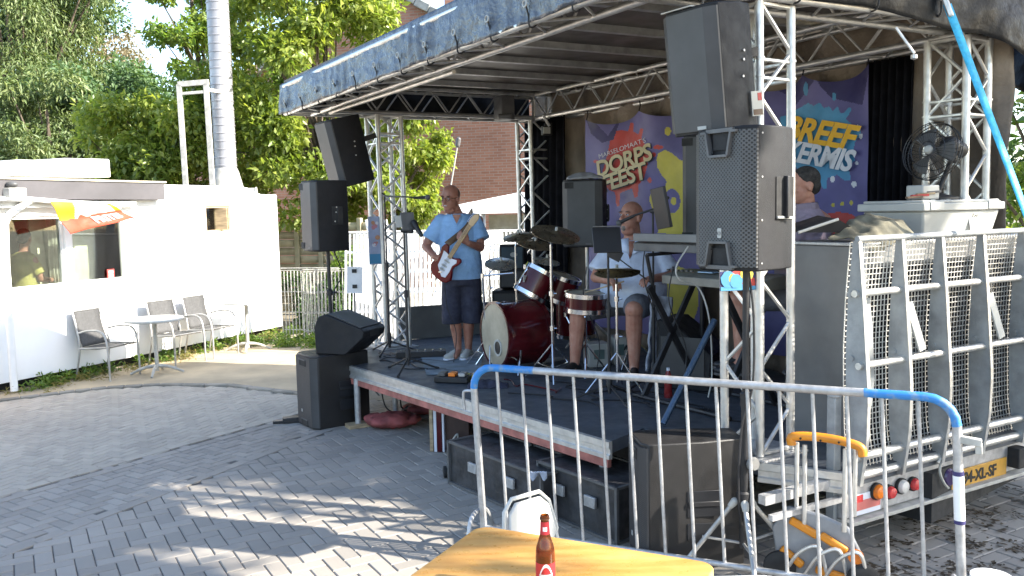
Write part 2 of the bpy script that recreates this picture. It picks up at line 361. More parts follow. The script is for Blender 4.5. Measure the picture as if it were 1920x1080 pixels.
# ============================================================ GROUND
gm = pbr('sandy_soil', (.30, .26, .19), .95, 0, .2, 1.1, .5, 30, col2=(.16, .14, .10), lo=.3, hi=.7, bdist=.02)
gb = MB(); gb.grid(lambda u, v: (-150+300*u, -60+300*v, -.014), 40, 40)
struct(gb.build('ground', gm))
brm2 = pbr('fine_paver', (.44, .385, .31), .85, 0, .2, .7, .3, 140, col2=(.32, .285, .235), lo=.3, hi=.7, island=.10, bdist=.004)  # this and the path sand are lightened to widen the sunlit strip
brm = pbr('concrete_paver', (.345, .31, .265), .8, 0, .22, .6, .35, 140, col2=(.215, .20, .18), lo=.25, hi=.75, island=.13, bdist=.004)
def bricks(mb, o, ea, eb, poly, L, Wd, rg, gap=.006, z=0.0):
    # 90 degree herringbone laid in (ea, eb) from o, kept where the brick centre lies inside poly
    def inside(x, y):
        c = False; j = len(poly)-1
        for i in range(len(poly)):
            if (poly[i][1] > y) != (poly[j][1] > y) and x < (poly[j][0]-poly[i][0])*(y-poly[i][1])/(poly[j][1]-poly[i][1])+poly[i][0]: c = not c
            j = i
        return c
    N = int(16/Wd)
    for i in range(-N, N):
        for j in range(-N, N):
            q = (i-j) % 4
            if q not in (0, 3): continue
            ca, cb = (i+1, j+.5) if q == 0 else (i+.5, j+1)
            cx = o[0]+(ea[0]*ca+eb[0]*cb)*Wd; cy = o[1]+(ea[1]*ca+eb[1]*cb)*Wd
            if cy < .8 or not inside(cx, cy): continue
            ha, hb = (Wd-gap/2, Wd/2-gap/2) if q == 0 else (Wd/2-gap/2, Wd-gap/2)
            h = z + rg.gauss(0, .0012); tx = rg.gauss(0, .004); ty = rg.gauss(0, .004); vs = []
            for zz, ins in ((-.02, 0), (h-.005, 0), (h, .005)):
                for sa, sb in ((-1, -1), (1, -1), (1, 1), (-1, 1)):
                    a = sa*(ha-ins); b_ = sb*(hb-ins)
                    vs.append((cx+ea[0]*a+eb[0]*b_, cy+ea[1]*a+eb[1]*b_, zz + (a*tx+b_*ty if ins or zz > -.01 else 0)))
            mb.add(vs, [(0, 1, 5, 4), (1, 2, 6, 5), (2, 3, 7, 6), (3, 0, 4, 7), (4, 5, 9, 8), (5, 6, 10, 9), (6, 7, 11, 10), (7, 4, 8, 11), (8, 9, 10, 11)])
g0 = G(-40, 945); g1 = G(545, 782); l0 = G(-60, 1064); l1 = G(640, 796)
kerb = [G(x, y) for x, y in [(-60, 762), (0, 752), (110, 738), (200, 728), (300, 722), (430, 723), (555, 738), (640, 752)]]
rg = random.Random(3)
pm = MB()
bricks(pm, (0, 5), (.86, .51), (-.51, .86), [(l0.x, l0.y), (l1.x, l1.y), (-1.6, 9.2), (5.5, 9.2), (7, .5), (-5, .5)], .21, .105, rg)
struct(pm.build('paving', brm, smooth=False))
pm = MB(); dg = (g1-g0).normalized(); dn = (-dg.y, dg.x)
bricks(pm, (-3, 7), (dg.x, dg.y), dn, [(l0.x-.02, l0.y+.02), (g0.x-1, g0.y-2), (g0.x+.03, g0.y), (g1.x+.02, g1.y), (l1.x-.03, l1.y)], .2, .09, rg, .005)
struct(pm.build('paving', brm, smooth=False))
pm = MB(); kp = [(k.x, k.y-.05) for k in kerb]
bricks(pm, (-3, 7), (.34, .94), (-.94, .34), [(g0.x-1.2, g0.y-1.8)]+kp+[(g1.x+.6, g1.y+.9), (g1.x-.02, g1.y+.03), (g0.x-.03, g0.y+.02)], .2, .08, rg, .004)
struct(pm.build('paving', brm2, smooth=False))
bm_ = MB(); bm_.add([(l0.x-3, l0.y-3, -.0075), (7, .5, -.0075), (5.6, 9.2, -.0075), (-1.5, 9.2, -.0075), (kerb[-2].x, kerb[-2].y-.05, -.0075), (kerb[4].x, kerb[4].y-.05, -.0075), (kerb[2].x, kerb[2].y-.05, -.0075), (kerb[0].x, kerb[0].y-.05, -.0075)], [tuple(range(8))])
struct(bm_.build('paving_bed', pbr('dark_joint_sand', (.12, .11, .10), .95, 0, .2, 5), smooth=False))
def course(a, c, wd, ln, off):
    d = (c-a); L = d.length; d.normalize(); nn = Vector((-d.y, d.x, 0)); m_ = MB(); k = 0
    while (k+1)*ln < L: p = a+d*(k*ln+.003)+nn*off; q = a+d*((k+1)*ln-.003)+nn*off; m_.beam(p-UP*.008, q-UP*.008, wd-.006, .024); k += 1
    return m_
struct(course(g0-(g1-g0)*.6, g1+(g1-g0)*.12, .10, .21, -.075).build('paving', brm, bevel=.003)); struct(course(g0-(g1-g0)*.6, g1+(g1-g0)*.12, .10, .21, .075).build('paving', brm2, bevel=.003))
struct(course(l0, l1, .10, .21, 0).build('paving', brm, bevel=.003))
kb = MB()
for a, b in zip(kerb, kerb[1:]):
    for k in range(3):
        p = a.lerp(b, k/3+.006); q = a.lerp(b, (k+1)/3-.006); kb.beam(p+Vector((0, 0, -.005)), q+Vector((0, 0, -.005)), .10, .05)
struct(kb.build('kerb', pbr('kerb_concrete', (.27, .25, .21), .85, 0, .2, 3, .3, 90), bevel=.008))
sm = pbr('sunny_sand_path', (.50, .40, .26), .95, 0, .15, 1.6, .5, 60, col2=(.31, .26, .18), lo=.3, hi=.7, bdist=.01)
pa = MB(); n = len(kerb)
out = [G(x, y) for x, y in [(-90, 735), (0, 735), (110, 715), (230, 690), (330, 670), (480, 640), (600, 640), (760, 660)]]
pa.add([tuple(p+Vector((0, 0, .002))) for p in kerb]+[tuple(p+Vector((0, 0, .002))) for p in out], [(i, i+1, n+i+1, n+i) for i in range(n-1)])
struct(pa.build('pavement', sm, smooth=False))

# ============================================================ SNACK BAR
Wd_ = Vector((.405, .914, 0)).normalized(); Wn = Vector((.914, -.405, 0)).normalized(); W0 = Vector((-6.05, 9.9, 0))
bar = thing('snack_bar', 'low white painted snack bar building with a grey fascia and two large front windows', 'building', W0, math.atan2(Wd_.y, Wd_.x))
def WP(x, y, off=0.0): return PL(x, y, W0+Wn*off, Wn)
b = MB()
for x0, x1, z0, z1 in [(-.02, 1.98, .12, 1.20), (-.02, .23, 1.20, 2.10), (.23, 1.98, 2.08, 2.27), (1.01, 1.10, 1.20, 2.08), (1.94, 1.98, 1.20, 2.08), (-.02, .23, 2.10, 2.27)]:
    b.box(((x0+x1)/2, .06, (z0+z1)/2), (x1-x0, .12, z1-z0))
b.box(((1.98+3.47)/2, .06, 1.31), (1.49, .12, 2.38)); b.box((3.735, .06, .953), (.53, .12, 1.666)); b.box((3.735, .06, 2.345), (.53, .12, .31))
b.prism([(4.0, .12), (5.14, .12), (5.14, 2.37), (4.75, 2.375), (4.55, 2.42), (4.42, 2.48), (4.2, 2.5), (4.0, 2.5)], (0, .12, 0), (1, 0, 0), (0, 0, 1), (0, -1, 0), .12)
b.box((5.08, 1.9, 1.25), (.12, 3.55, 2.24)); b.box((1.98, 1.3, 1.35), (.04, 2.3, 2.2))
b.box((-.04, 1.9, 1.25), (.04, 3.5, 2.24)); b.box((2.5, 3.7, 1.25), (5.3, .1, 2.24))
b.build('wall', 'wallw', bar, bevel=.006)
b = MB(); b.box((2.5, .25, .06), (5.2, .12, .13)); b.build('wall_gap_shade', 'rubber', bar)  # black box stands in for the shade in the gap under the wall
b = MB(); b.box((.68, 1.8, 2.40), (3.72, 3.9, .24)); b.box((3.85, 1.95, 2.32), (2.5, 3.5, .06)); b.build('fascia', 'fascia', bar, bevel=.008)
b = MB(); b.box((.68, 1.8, 2.527), (3.76, 3.94, .022)); b.build('roof_trim', pbr('cream_trim', (.62, .56, .44), .6), bar)
b = MB(); b.box((.98, -.05, 2.225), (2.2, .10, .085)); b.build('window_canopy', 'white', bar, bevel=.01)
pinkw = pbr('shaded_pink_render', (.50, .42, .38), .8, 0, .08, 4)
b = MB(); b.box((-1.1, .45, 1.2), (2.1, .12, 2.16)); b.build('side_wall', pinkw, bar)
def window(x0, x1, z0, z1, name='window'):
    f = MB(); t = .035
    for a, c in (((x0, z0), (x1, z0+t)), ((x0, z1-t), (x1, z1)), ((x0, z0+t), (x0+t, z1-t)), ((x1-t, z0+t), (x1, z1-t))):
        f.box(((a[0]+c[0])/2, .06, (a[1]+c[1])/2), (c[0]-a[0], .07, c[1]-a[1]))
    fo = f.build(name, 'white', bar, bevel=.004)
    g = MB(); g.box(((x0+x1)/2, .065, (z0+z1)/2), (x1-x0-2*t+.004, .006, z1-z0-2*t+.004)); g.build('pane', 'glass', fo); return fo
window(.23, 1.01, 1.20, 2.08); window(1.10, 1.94, 1.20, 2.04+.04)
# small tilted window
f = MB()
for a, c in (((3.47, 1.786), (4.0, 1.82)), ((3.47, 2.16), (4.0, 2.19)), ((3.47, 1.82), (3.5, 2.16)), ((3.97, 1.82), (4.0, 2.16))):
    f.box(((a[0]+c[0])/2, .05, (a[1]+c[1])/2), (c[0]-a[0], .06, c[1]-a[1]))
f.box((3.80, .01, 1.99), (.024, .20, .34), Matrix.Rotation(rad(18), 3, 'Z'))
fo = f.build('small_window', 'woodlt', bar); g = MB(); g.box((3.735, .09, 1.99), (.49, .006, .36)); g.build('pane', 'glass', fo)
b = MB(); b.box((3.735, .30, 1.99), (.6, .01, .5)); b.build('window_blind', pbr('beige_blind', (.34, .30, .22), .9), bar)
# inside
menum = pbr('dark_green_menu_wall', (.07, .10, .08), .7, 0, .3, 5, col2=(.03, .045, .035))
b = MB(); b.box((.55, 2.3, 1.7), (1.25, .05, 1.2)); b.box((.1, 2.2, 1.8), (.3, .1, .8)); b.build('menu_wall', menum, bar)
b = MB()
for k in range(3):
    for j in range(2): b.box((.15+.36*k, 2.25, 1.95-.42*j), (.26, .02, .32))
b.build('menu_board', pbr('pale_green_board', (.22, .28, .22), .7, 0, .35, 22), bar)
b = MB(); b.box((.6, 1.35, 1.12), (1.2, .5, .10)); b.box((.85, 1.3, 1.27), (.35, .3, .2)); b.build('counter', 'aludark', bar, bevel=.01)
b = MB(); b.box((1.45, .62, 1.6), (.96, .04, 1.3)); b.build('partition', pbr('beige_partition', (.66, .62, .50), .8), bar)
b = MB(); b.grid(lambda u, v: (1.12+.26*u, .45+.035*math.sin(u*34)+.01*math.sin(v*7), 1.1+1.1*v), 60, 4); b.build('curtain', pbr('grey_curtain', (.55, .54, .46), .9), bar, solid=.004)
sg = MB(); sg.box((1.70, .04, 1.29), (.115, .006, .13)); so_ = sg.build('window_sticker', 'bred', bar); q = MB(); q.box((1.70, .035, 1.315), (.07, .004, .035)); q.box((1.675, .035, 1.265), (.02, .004, .05)); q.box((1.715, .035, 1.265), (.03, .004, .05)); q.build('sticker_print', 'white', so_)
# downpipe
p = [WP(62, 374, .12), WP(52, 378, .14), WP(38, 388, .14), WP(16, 404, .12), WP(9, 420, .10), WP(12, 520, .10), WP(27, 733, .10)]
b = MB(); b.path([p[0]]+cat(p[1:5], 4)+[p[5], p[6]], .042, 10); b.build('downpipe', 'white', bar, world=True)
b = MB(); b.path([WP(-30, 372, .17), WP(60, 374, .17), WP(225, 388, .17)], .03, 8); b.build('gutter', 'white', bar, world=True)
b = MB(); a_ = WP(28, 362, .2); b.box(tuple(a_), (.22, .12, .12), Matrix.Rotation(rad(66), 3, 'Z')); fl = b.build('floodlight', 'offwhite', bar, world=True, bevel=.01)
q = MB(); q.ell(WP(22, 346, .2), (.07, .05, .04)); q.build('camera_dome', 'dgrey', fl, world=True)
for lab, (x0, x1, y0, y1, yo) in {'v': (0, 62, 302, 332, .9), 'w': (88, 175, 299, 334, .9)}.items():
    P0 = WP(x0, y1, -yo); P1 = WP(x1, y1, -yo); h = (y1-y0)/FOC*P0.y
    b = MB(); b.beam(P0+UP*h/2, P1+UP*h/2, .7, h); o = b.build('roof_vent', 'white', bevel=.02)
    tag(o, 'white box vent at the left end of the snack bar roof' if lab == 'v' else 'larger white box vent on the snack bar roof, right of the other one', 'vent', 'white vents on the snack bar roof'); recenter(o, (P0+P1)/2)
# chimney flue
def DP(x, y, Y): return D(x, y, Y)
fb = WP(425, 345, -1.1); Yf = fb.y
fl = thing('chimney_flue', 'tall ribbed galvanised flue rising from the snack bar roof', 'chimney', (fb.x, fb.y, 2.35))
flm = pbr('flue_metal', (.34, .34, .36), .42, .35, .1, 3, .05, 30)
b = MB(); top = Vector((fb.x, fb.y, 6.3)); bot = Vector((fb.x, fb.y, 2.75)); r = .185; k = 26; prof = []
for i in range(k+1):
    z = 2.75+i*(3.6/k); prof += [(r, z), (r+.008, z+.006), (r+.008, z+.022), (r, z+.03)]
b.lathe([(q[0], q[1]) for q in prof], (fb.x, fb.y, 0), n=28); b.build('pipe', flm, fl, world=True)
b = MB(); b.lathe([(.30, 2.42), (.29, 2.5), (.215, 2.80), (.19, 2.86)], (fb.x, fb.y, 0), n=28); b.lathe([(.36, 2.32), (.36, 2.42)], (fb.x, fb.y, 0), n=28); b.build('base_cone', 'offwhite', fl, world=True)
b = MB(); e = Vector((fb.x+.34, fb.y-.05, 2.44)); b.tube(e, e+Vector((.17, .02, 0)), .07, n=14); b.tube(e+Vector((.17, .02, 0)), e+Vector((.19, .022, 0)), .085, n=14); b.build('outlet', 'offwhite', fl, world=True)
# white frame standing beside it
Yc = Yf-.35
fr = thing('roof_frame', 'weathered grey steel goalpost frame standing on the roof before the flue', 'frame', D(385, 343, Yc))
q0 = D(348, 343, Yc); q1 = D(398, 340, Yc); zt = D(348, 158, Yc).z; b = MB()
for p0 in (q0, q1): b.beam(p0-UP*.08, Vector((p0.x-.02, p0.y, zt)), .085, .05, (0, 1, 0))
b.beam(Vector((q0.x-.04, Yc, zt)), Vector((q1.x+.03, Yc, zt+.03)), .05, .09); b.beam(Vector((q0.x-.04, Yc, zt-.16)), Vector((q1.x, Yc, zt-.13)), .04, .05)
b.beam(Vector((q1.x, Yc, zt-.1)), Vector((q1.x+.28, Yc+.3, zt-.12)), .04, .06); b.beam(Vector((q0.x, Yc+.02, zt-1.5)), Vector((q0.x-.02, Yc+.02, zt-.1)), .03, .03, (0, 1, 0))
b.build('frame', 'offwhite', fr, world=True, bevel=.005)
# flag on its pole
fg = thing('flag', 'yellow and red pennant reading frites hanging from a pole across the snack bar windows', 'flag', WP(92, 376, .35))
b = MB(); b.tube(WP(-20, 372, .32), WP(226, 381, .42), .012, n=8); b.build('pole', 'white', fg, world=True)
A0, A1, A2, A3 = WP(91, 375, .36), WP(206, 382, .42), WP(252, 408, .42), WP(127, 439, .36)
def fs_(u, v):
    p = A0.lerp(A1, u); q = A3.lerp(A2, u); return p.lerp(q, v) + Wn*(.03*math.sin(u*9+v*2)*v + .02*math.sin(v*8))
def fcol(u, v):
    if v > .62 - .18*u + .05*math.sin(u*31)*(.2 < u < .5): return 1
    if u > .36 - .2*v and u < .9 and v > .06: return 2
    if u > .30 and v > .5: return 2
    return 0
b = MB(); b.grid(fs_, 60, 36, fcol); b.build('cloth', [pbr('flag_yellow', (.55, .38, .008), .7), pbr('flag_red', (.50, .06, .025), .7), pbr('flag_white', (.55, .53, .47), .7)], fg, world=True, solid=.003)
def ft(x, y): u = .67+x*1.0; v = .74-y*2.2-.10*(u-.67); return fs_(u, v)+Wn*.012
text('FRITES', .155, 'bwhite', fg, (0,0,0), UP, UP, off=.006, fn=ft, sx=.95)
def ft2(x, y): return ft(x, y)+Wn*.004
text('FRITES', .155, pbr('flag_letters', (.40, .20, .14), .7), fg, (0,0,0), UP, UP, off=-.003, fn=ft2, sx=.95)
b = MB(); b.grid(lambda u, v: A2.lerp(WP(255, 415, .42), u) + UP*(-.03*u)+(A1-A2)*(.12*v*(1-u)), 8, 3); b.build('pennant_tail', 'bred', fg, world=True, solid=.003)

# ------------------------------------------------------------ terrace chairs and tables
sling = pbr('grey_woven_sling', (.07, .07, .07), .7, 0, .1, 30, .3, 300)
def make_chair(loc, rz, label):
    t = thing('terrace_chair', label, 'chair', loc, rz, 'grey terrace armchairs along the snack bar wall')   # faces +x
    for s in (-1, 1):
        y = .26*s; b = MB()
        b.path(cat([(.24, y, 0), (.235, y, .35), (.20, y, .56), (.10, y, .635), (-.08, y, .63), (-.22, y*.93, .60)], 5), .013, 8); b.build('arm_and_front_leg', 'aludark', t)
        b = MB(); b.path(cat([(-.30, y, 0), (-.22, y*.95, .40), (-.27, y*.88, .66), (-.33, y*.86, .88)], 5), .012, 8); b.build('rear_leg', 'aludark', t)
    b = MB(); b.tube((-.325, -.225, .87), (-.325, .225, .87), .012); b.build('back_rail', 'aludark', t)
    b = MB(); b.path([(.21, -.25, .42), (.21, .25, .42), (-.22, .25, .40), (-.22, -.25, .40), (.21, -.22, .42)], .012) 
    b.build('seat_frame', 'aludark', t)
    b = MB(); b.grid(lambda u, v: (-.22+.45*u, -.22+.44*v, .405+.02*u-.02*math.sin(u*3.14)), 8, 4); b.build('seat', sling, t, solid=.008)
    b = MB(); b.grid(lambda u, v: (-.20-.13*v-.02*math.sin(v*3.1), -.215+.43*u, .42+.46*v), 4, 10); b.build('backrest', sling, t, solid=.008)
    return t
fa = math.atan2(Wn.y, Wn.x)
c0 = make_chair((-5.20, 10.86, 0), fa+rad(6), 'grey woven armchair nearest the downpipe of the snack bar')
dup(c0, (-4.68, 11.80, 0), fa-rad(4), 'grey woven armchair behind the round table, between two others')
dup(c0, (-4.40, 12.38, 0), fa+rad(2), 'grey woven armchair farthest along the snack bar wall, before the small square table')
def cafe(loc, rad_, label, square):
    t = thing('cafe_table', label, 'table', loc, fa, 'tables outside the snack bar')
    b = MB()
    if square: b.box((0, 0, .725), (.55, .55, .022))
    else: b.lathe([(rad_*.98, .70), (rad_, .708), (rad_, .722), (rad_*.98, .73)], n=40)
    b.build('tabletop', 'lgrey', t, bevel=.004 if square else 0)
    b = MB(); b.tube((0, 0, .04), (0, 0, .70), .026, n=12); b.build('pedestal', 'offwhite', t)
    b = MB()
    for k in range(4):
        a = k*math.pi/2+.6; b.path(cat([(0, 0, .11), (.16*math.cos(a), .16*math.sin(a), .085), (.33*math.cos(a), .33*math.sin(a), .012)], 5), [.024]*4+[.02]*4+[.016]*3, 8)
    b.build('foot', 'offwhite', t); return t
cafe((-4.66, 11.02, 0), .37, 'round pale terrace table in front of the grey armchairs', False)
cafe((-4.02, 12.80, 0), .3, 'small square terrace table by the far end of the snack bar', True)

# weeds along the wall
cl = []; rg = random.Random(11)
for k in range(70):
    s = rg.uniform(.1, 5.3); p = W0 + Wd_*s + Wn*rg.uniform(.02, .22); cl.append((p.x, p.y, .02+rg.random()*.05, rg.uniform(.04, .13)))
for k in range(30):
    p = G(rg.uniform(440, 600), rg.uniform(640, 652)); cl.append((p.x, p.y, .05, rg.uniform(.06, .16)))
tag(leaves('weeds', cl, 4200, .075, 'weed', None, 4, aspect=.3), 'green weeds growing along the foot of the white wall', 'weeds', kind='stuff')
cl = [(p.x, p.y, .01, .12) for p in [W0 + Wd_*rg.uniform(0, 5) + Wn*rg.uniform(.05, .5) for k in range(50)]]
tag(leaves('dry_grass', cl, 2500, .06, 'drygrass', None, 6, aspect=.12), 'dry yellow grass tufts on the sandy strip beside the wall', 'grass', kind='stuff')

# ============================================================ BACKGROUND
# brick house
hb = pbr('dummy', (.3, .3, .3)); m, nt, bs = newmat('red_brick_wall')
tc = nt.nodes.new('ShaderNodeTexCoord'); sx = nt.nodes.new('ShaderNodeSeparateXYZ'); cb = nt.nodes.new('ShaderNodeCombineXYZ'); nt.links.new(tc.outputs['Object'], sx.inputs[0])
nt.links.new(sx.outputs[0], cb.inputs[0]); nt.links.new(sx.outputs[2], cb.inputs[1]); bt = nt.nodes.new('ShaderNodeTexBrick'); nt.links.new(cb.outputs[0], bt.inputs[0])
bt.inputs['Scale'].default_value = 1; bt.inputs['Brick Width'].default_value = .22; bt.inputs['Row Height'].default_value = .068; bt.inputs['Mortar Size'].default_value = .008
bt.inputs['Color1'].default_value = (.34, .155, .10, 1); bt.inputs['Color2'].default_value = (.44, .22, .15, 1); bt.inputs['Mortar'].default_value = (.36, .28, .23, 1); bt.inputs['Bias'].default_value = -.2
f = noise_fac(nt, 1.2, 5, .3, .7); nt.links.new(mixc(nt, f, mixc(nt, 1.0, bt.outputs[0], (.78, .76, .76), 'MULTIPLY'), bt.outputs[0]), bs.inputs['Base Color']); bs.inputs['Roughness'].default_value = .85
bumpn(nt, bs, bt.outputs['Fac'], -.4, .006); M['brick'] = m
HY = 22.0; apx = D(703, -34, HY); zr = apx.z; sl = .62; he = 3.6; wl = (zr-he)/sl
hs = thing('brick_house', 'tall red brick house with a tiled gable roof behind the stage', 'house', (apx.x, HY, 0), rad(-14))
b = MB(); b.prism([(-wl, 0), (wl, 0), (wl, he), (0, zr), (-wl, he)], (0, 0, 0), (1, 0, 0), (0, 0, 1), (0, 1, 0), 11); b.build('wall', 'brick', hs, smooth=False)
b = MB()
for s in (-1, 1):
    e0 = Vector((0, 0, zr)); e1 = Vector((s*(wl+.35), 0, he-.35*sl)); d = (e1-e0).normalized(); L = (e1-e0).length; nrm = Vector((s*sl, 0, 1)).normalized()
    k = 0
    while k*.34 < L:
        a = e0+d*(k*.34)+nrm*.06; c = e0+d*(min(L, k*.34+.37))+nrm*.10
        for j in range(36): b.add([a+Vector((0, -.08+j*.31, 0)), a+Vector((0, .20+j*.31, 0)), c+Vector((0, .20+j*.31, 0)), c+Vector((0, -.08+j*.31, 0)), a+Vector((0, -.08+j*.31, -.02)), c+Vector((0, -.08+j*.31, -.04))], [(0, 1, 2, 3), (4, 0, 3, 5)])
        k += 1
    b.beam(e0+nrm*.02+Vector((0, 5.5, 0)), e1+nrm*.02+Vector((0, 5.5, 0)), 11, .06, nrm)
b.build('roof', 'tile', hs, smooth=False)
b = MB()
for s in (-1, 1):
    e0 = Vector((0, -.10, zr)); e1 = Vector((s*(wl+.35), -.10, he-.35*sl)); d = (e1-e0); nrm = Vector((s*sl, 0, 1)).normalized(); N = 20
    for k in range(N): b.beam(e0+d*(k/N)+nrm*.07, e0+d*((k+.97)/N)+nrm*.10, .16, .20, nrm)
b.build('verge', pbr('grey_verge_tile', (.30, .31, .30), .8, 0, .2, 5), hs, bevel=.02)
for px, py in ((895, 290), (812, 300)):
    p = D(px, py, HY-.04); b = MB(); b.box(tuple(p), (.05, .04, .55)); b.tube(p+Vector((-.05, -.03, 0)), p+Vector((.05, -.03, 0)), .02); b.build('wall_anchor', 'rubber', hs, world=True)
b = MB(); b.box((1.2, 3.5, zr+.1), (.8, .8, 1.5)); b.build('chimney_stack', 'brick', hs)

# wooden slat fence
fm = pbr('mossy_fence_timber', (.42, .37, .26), .8, 0, .2, 3, .2, 30, col2=(.27, .26, .17), island=.12)
fx = [D(470, 412, 16.8), D(600, 411, 16.4), D(712, 410, 16)]
for i in range(2):
    a, c = Vector((fx[i].x, fx[i].y, 0)), Vector((fx[i+1].x, fx[i+1].y, 0)); L = (c-a).length
    t = thing('timber_fence', ['beige woven timber fence panel beside the snack bar corner', 'beige woven timber fence panel behind the stacked white grids'][i], 'fence', (a+c)/2, math.atan2((c-a).y, (c-a).x), 'timber fence panels')
    for j in range(3):
        b = MB(); n_ = 11; x0 = -L/2+L*j/3+.05; x1 = -L/2+L*(j+1)/3-.05
        for k in range(n_):
            off = .03*(1 if k % 2 else -1)
            b.grid(lambda u, v: (x0+(x1-x0)*u, off*math.sin(u*math.pi)*(1), .15+1.72*(k+v*.92)/n_), 8, 1)
        b.build('slats', fm, t, solid=.016)
        b = MB(); b.box((x0-.05, 0, .97), (.09, .10, 1.94)); b.build('post', fm, t, bevel=.01)
# green hedge behind the fence & shrubs before it
def shrub(name, label, cl, n, size, mat, seed, cat='shrub', group=None, **k):
    c = cl[0]; t = thing(name, label, cat, (c[0], c[1], 0), group=group); b = MB(); rg = random.Random(seed)
    for q in cl: b.path([(q[0]*.7+c[0]*.3, q[1], -.02), (q[0]+rg.uniform(-.05, .05), q[1], q[2]*.5), (q[0], q[1], q[2])], [.02, .014, .005], 5)
    b.build('stems', 'bark', t, world=True); leaves('foliage', cl, n, size, mat, t, seed, **k); return t
rg = random.Random(2)
def row(x0, x1, y0, y1, Y, n, r): return [(*D(rg.uniform(x0, x1), rg.uniform(y0, y1), Y+rg.uniform(-.3, .3)), rg.uniform(*r)) for _ in range(n)]
shrub('shrub', 'low green shrub behind the white wire fence', row(540, 640, 520, 610, 14.9, 16, (.16, .34)), 3200, .10, 'leafdark', 21)
shrub('shrub', 'flowering green shrub in front of the timber fence, left of the stage', row(635, 690, 470, 600, 15.4, 14, (.16, .34)), 2600, .10, 'leafnear2', 22)

# white wire fence sections leaning by the snack bar
def wirefence(p0, p1, h, nb, label, lean=0.0, bow=True, group='white wire fence sections'):
    p0 = Vector(p0); p1 = Vector(p1); a = math.atan2((p1-p0).y, (p1-p0).x); L = (p1-p0).length
    t = thing('wire_fence', label, 'fence', (p0+p1)/2, group=group, rot=Euler((lean, 0, a))); rg = random.Random(int(L*1000)); b = MB()
    for k in range(nb+1):
        x = -L/2+L*k/nb; b.path([(x, 0, .0), (x, 0, h*.96)], .009, 5)
    b.build('upright_wires', 'offwhite', t); b = MB()
    for z in (.16, .40, .68, .97, 1.0): b.tube((-L/2, .008, h*z), (L/2, .008, h*z), .008, n=5)
    b.build('cross_wires', 'offwhite', t); return t
wirefence(G(532, 640), G(640, 641), 1.18, 17, 'white wire fence section standing beside the corner of the snack bar')
wirefence(G(575, 641)+Vector((0, -.12, 0)), G(655, 638)+Vector((0, -.12, 0)), 1.16, 12, 'second white wire fence section leaning crookedly against the first', lean=rad(-5))

# stack of white barrier grids
def grid_panel(loc, rz, lean, wd, h, label, rows=6):
    t = thing('fence_grid', label, 'fence panel', loc, group='stacked white fence grids behind the stage', rot=Euler((lean, 0, rz)))
    b = MB()
    for x in (-wd/2, wd/2): b.tube((x, 0, 0), (x, 0, h), .018, n=8)
    for z in (0.02, h): b.tube((-wd/2, 0, z), (wd/2, 0, z), .018, n=8)
    b.build('frame', 'white', t); b = MB(); n_ = int(wd/.062)
    for k in range(1, n_):
        x = -wd/2+wd*k/n_; b.box((x, 0, h/2), (.024, .012, h-.04))
    b.build('upright_bars', 'white', t); b = MB()
    for k in range(1, rows): b.box((0, .012, h*k/rows), (wd, .012, .035))
    b.build('cross_bars', 'white', t); return t
gp = [(770, 600, 12.2, 2.0, 1.75, -8, 'front white steel grid leaning behind the guitarist'),
      (800, 600, 12.6, 2.2, 1.75, -14, 'second white steel grid in the leaning stack behind the guitarist'),
      (865, 600, 12.9, 2.2, 1.72, -10, 'third white steel grid in the leaning stack, towards the drums'),
      (930, 600, 12.4, 2.0, 1.6, -20, 'slanting white steel grid at the right end of the stack, by the bass drum'),
      (985, 598, 13.0, 2.0, 1.5, -16, 'rearmost white steel grid at the right end of the stack')]
for k, (px, py, Y, wd, h, ln, lab) in enumerate(gp):
    p = D(px, py, Y); grid_panel((p.x, p.y, 0.02), rad(-8+5*k), rad(ln), wd, h, lab)
for k, (px, w_) in enumerate(((688, .07), (705, .05), (722, .06))):
    a = D(px, 412, 12.6); b = MB(); b.tube((a.x+.32, a.y-.2, 0), a, .03, n=8); o = b.build('white_pole', 'white'); tag(o, ['leftmost of three white poles leaning beside the stage column', 'middle of three white poles leaning beside the stage column', 'rightmost of three white poles leaning beside the stage column'][k], 'pole', 'white poles leaning by the stage'); recenter(o, (a.x+.32, a.y-.2, 0))
# white pavilion tent
tp = D(945, 372, 14.5); t = thing('pavilion_tent', 'white pavilion tent with hanging side curtains behind the drums', 'tent', (tp.x, tp.y+.8, 0), rad(-8))
b = MB(); tc_ = [(-.75, -.9, 2.12), (1.4, -.9, 2.15), (1.4, 1.0, 2.15), (-.75, 1.0, 2.12)]; b.add([(-.80, -.95, 1.98), (1.45, -.95, 1.98), (1.45, 1.05, 1.98), (-.8, 1.05, 1.98)]+tc_+[(.3, .05, 2.34)], [(0, 1, 5, 4), (1, 2, 6, 5), (2, 3, 7, 6), (3, 0, 4, 7), (4, 5, 8), (5, 6, 8), (6, 7, 8), (7, 4, 8)]); b.build('canopy', 'white', t, solid=.01, smooth=False)
b = MB(); b.grid(lambda u, v: (-.55+.35*u, -.9+.05*math.sin(u*22), 2.0*v), 30, 4); b.grid(lambda u, v: (.45+.8*u, -.85+.05*math.sin(u*30), 2.0*v), 50, 4); b.build('side_curtain', 'white', t, solid=.006)
b = MB(); b.grid(lambda u, v: (-.2+.66*u, -.55+.02*math.sin(u*12), 1.95*v), 16, 2); b.build('door_panel', pbr('faded_khaki_panel', (.42, .40, .32), .8), t, solid=.006)
for x, y in ((-.75, -.9), (1.4, -.9), (1.4, 1.0), (-.75, 1.0)): b = MB(); b.tube((x, y, 0), (x, y, 2.1), .03); b.build('tent_pole', 'offwhite', t)
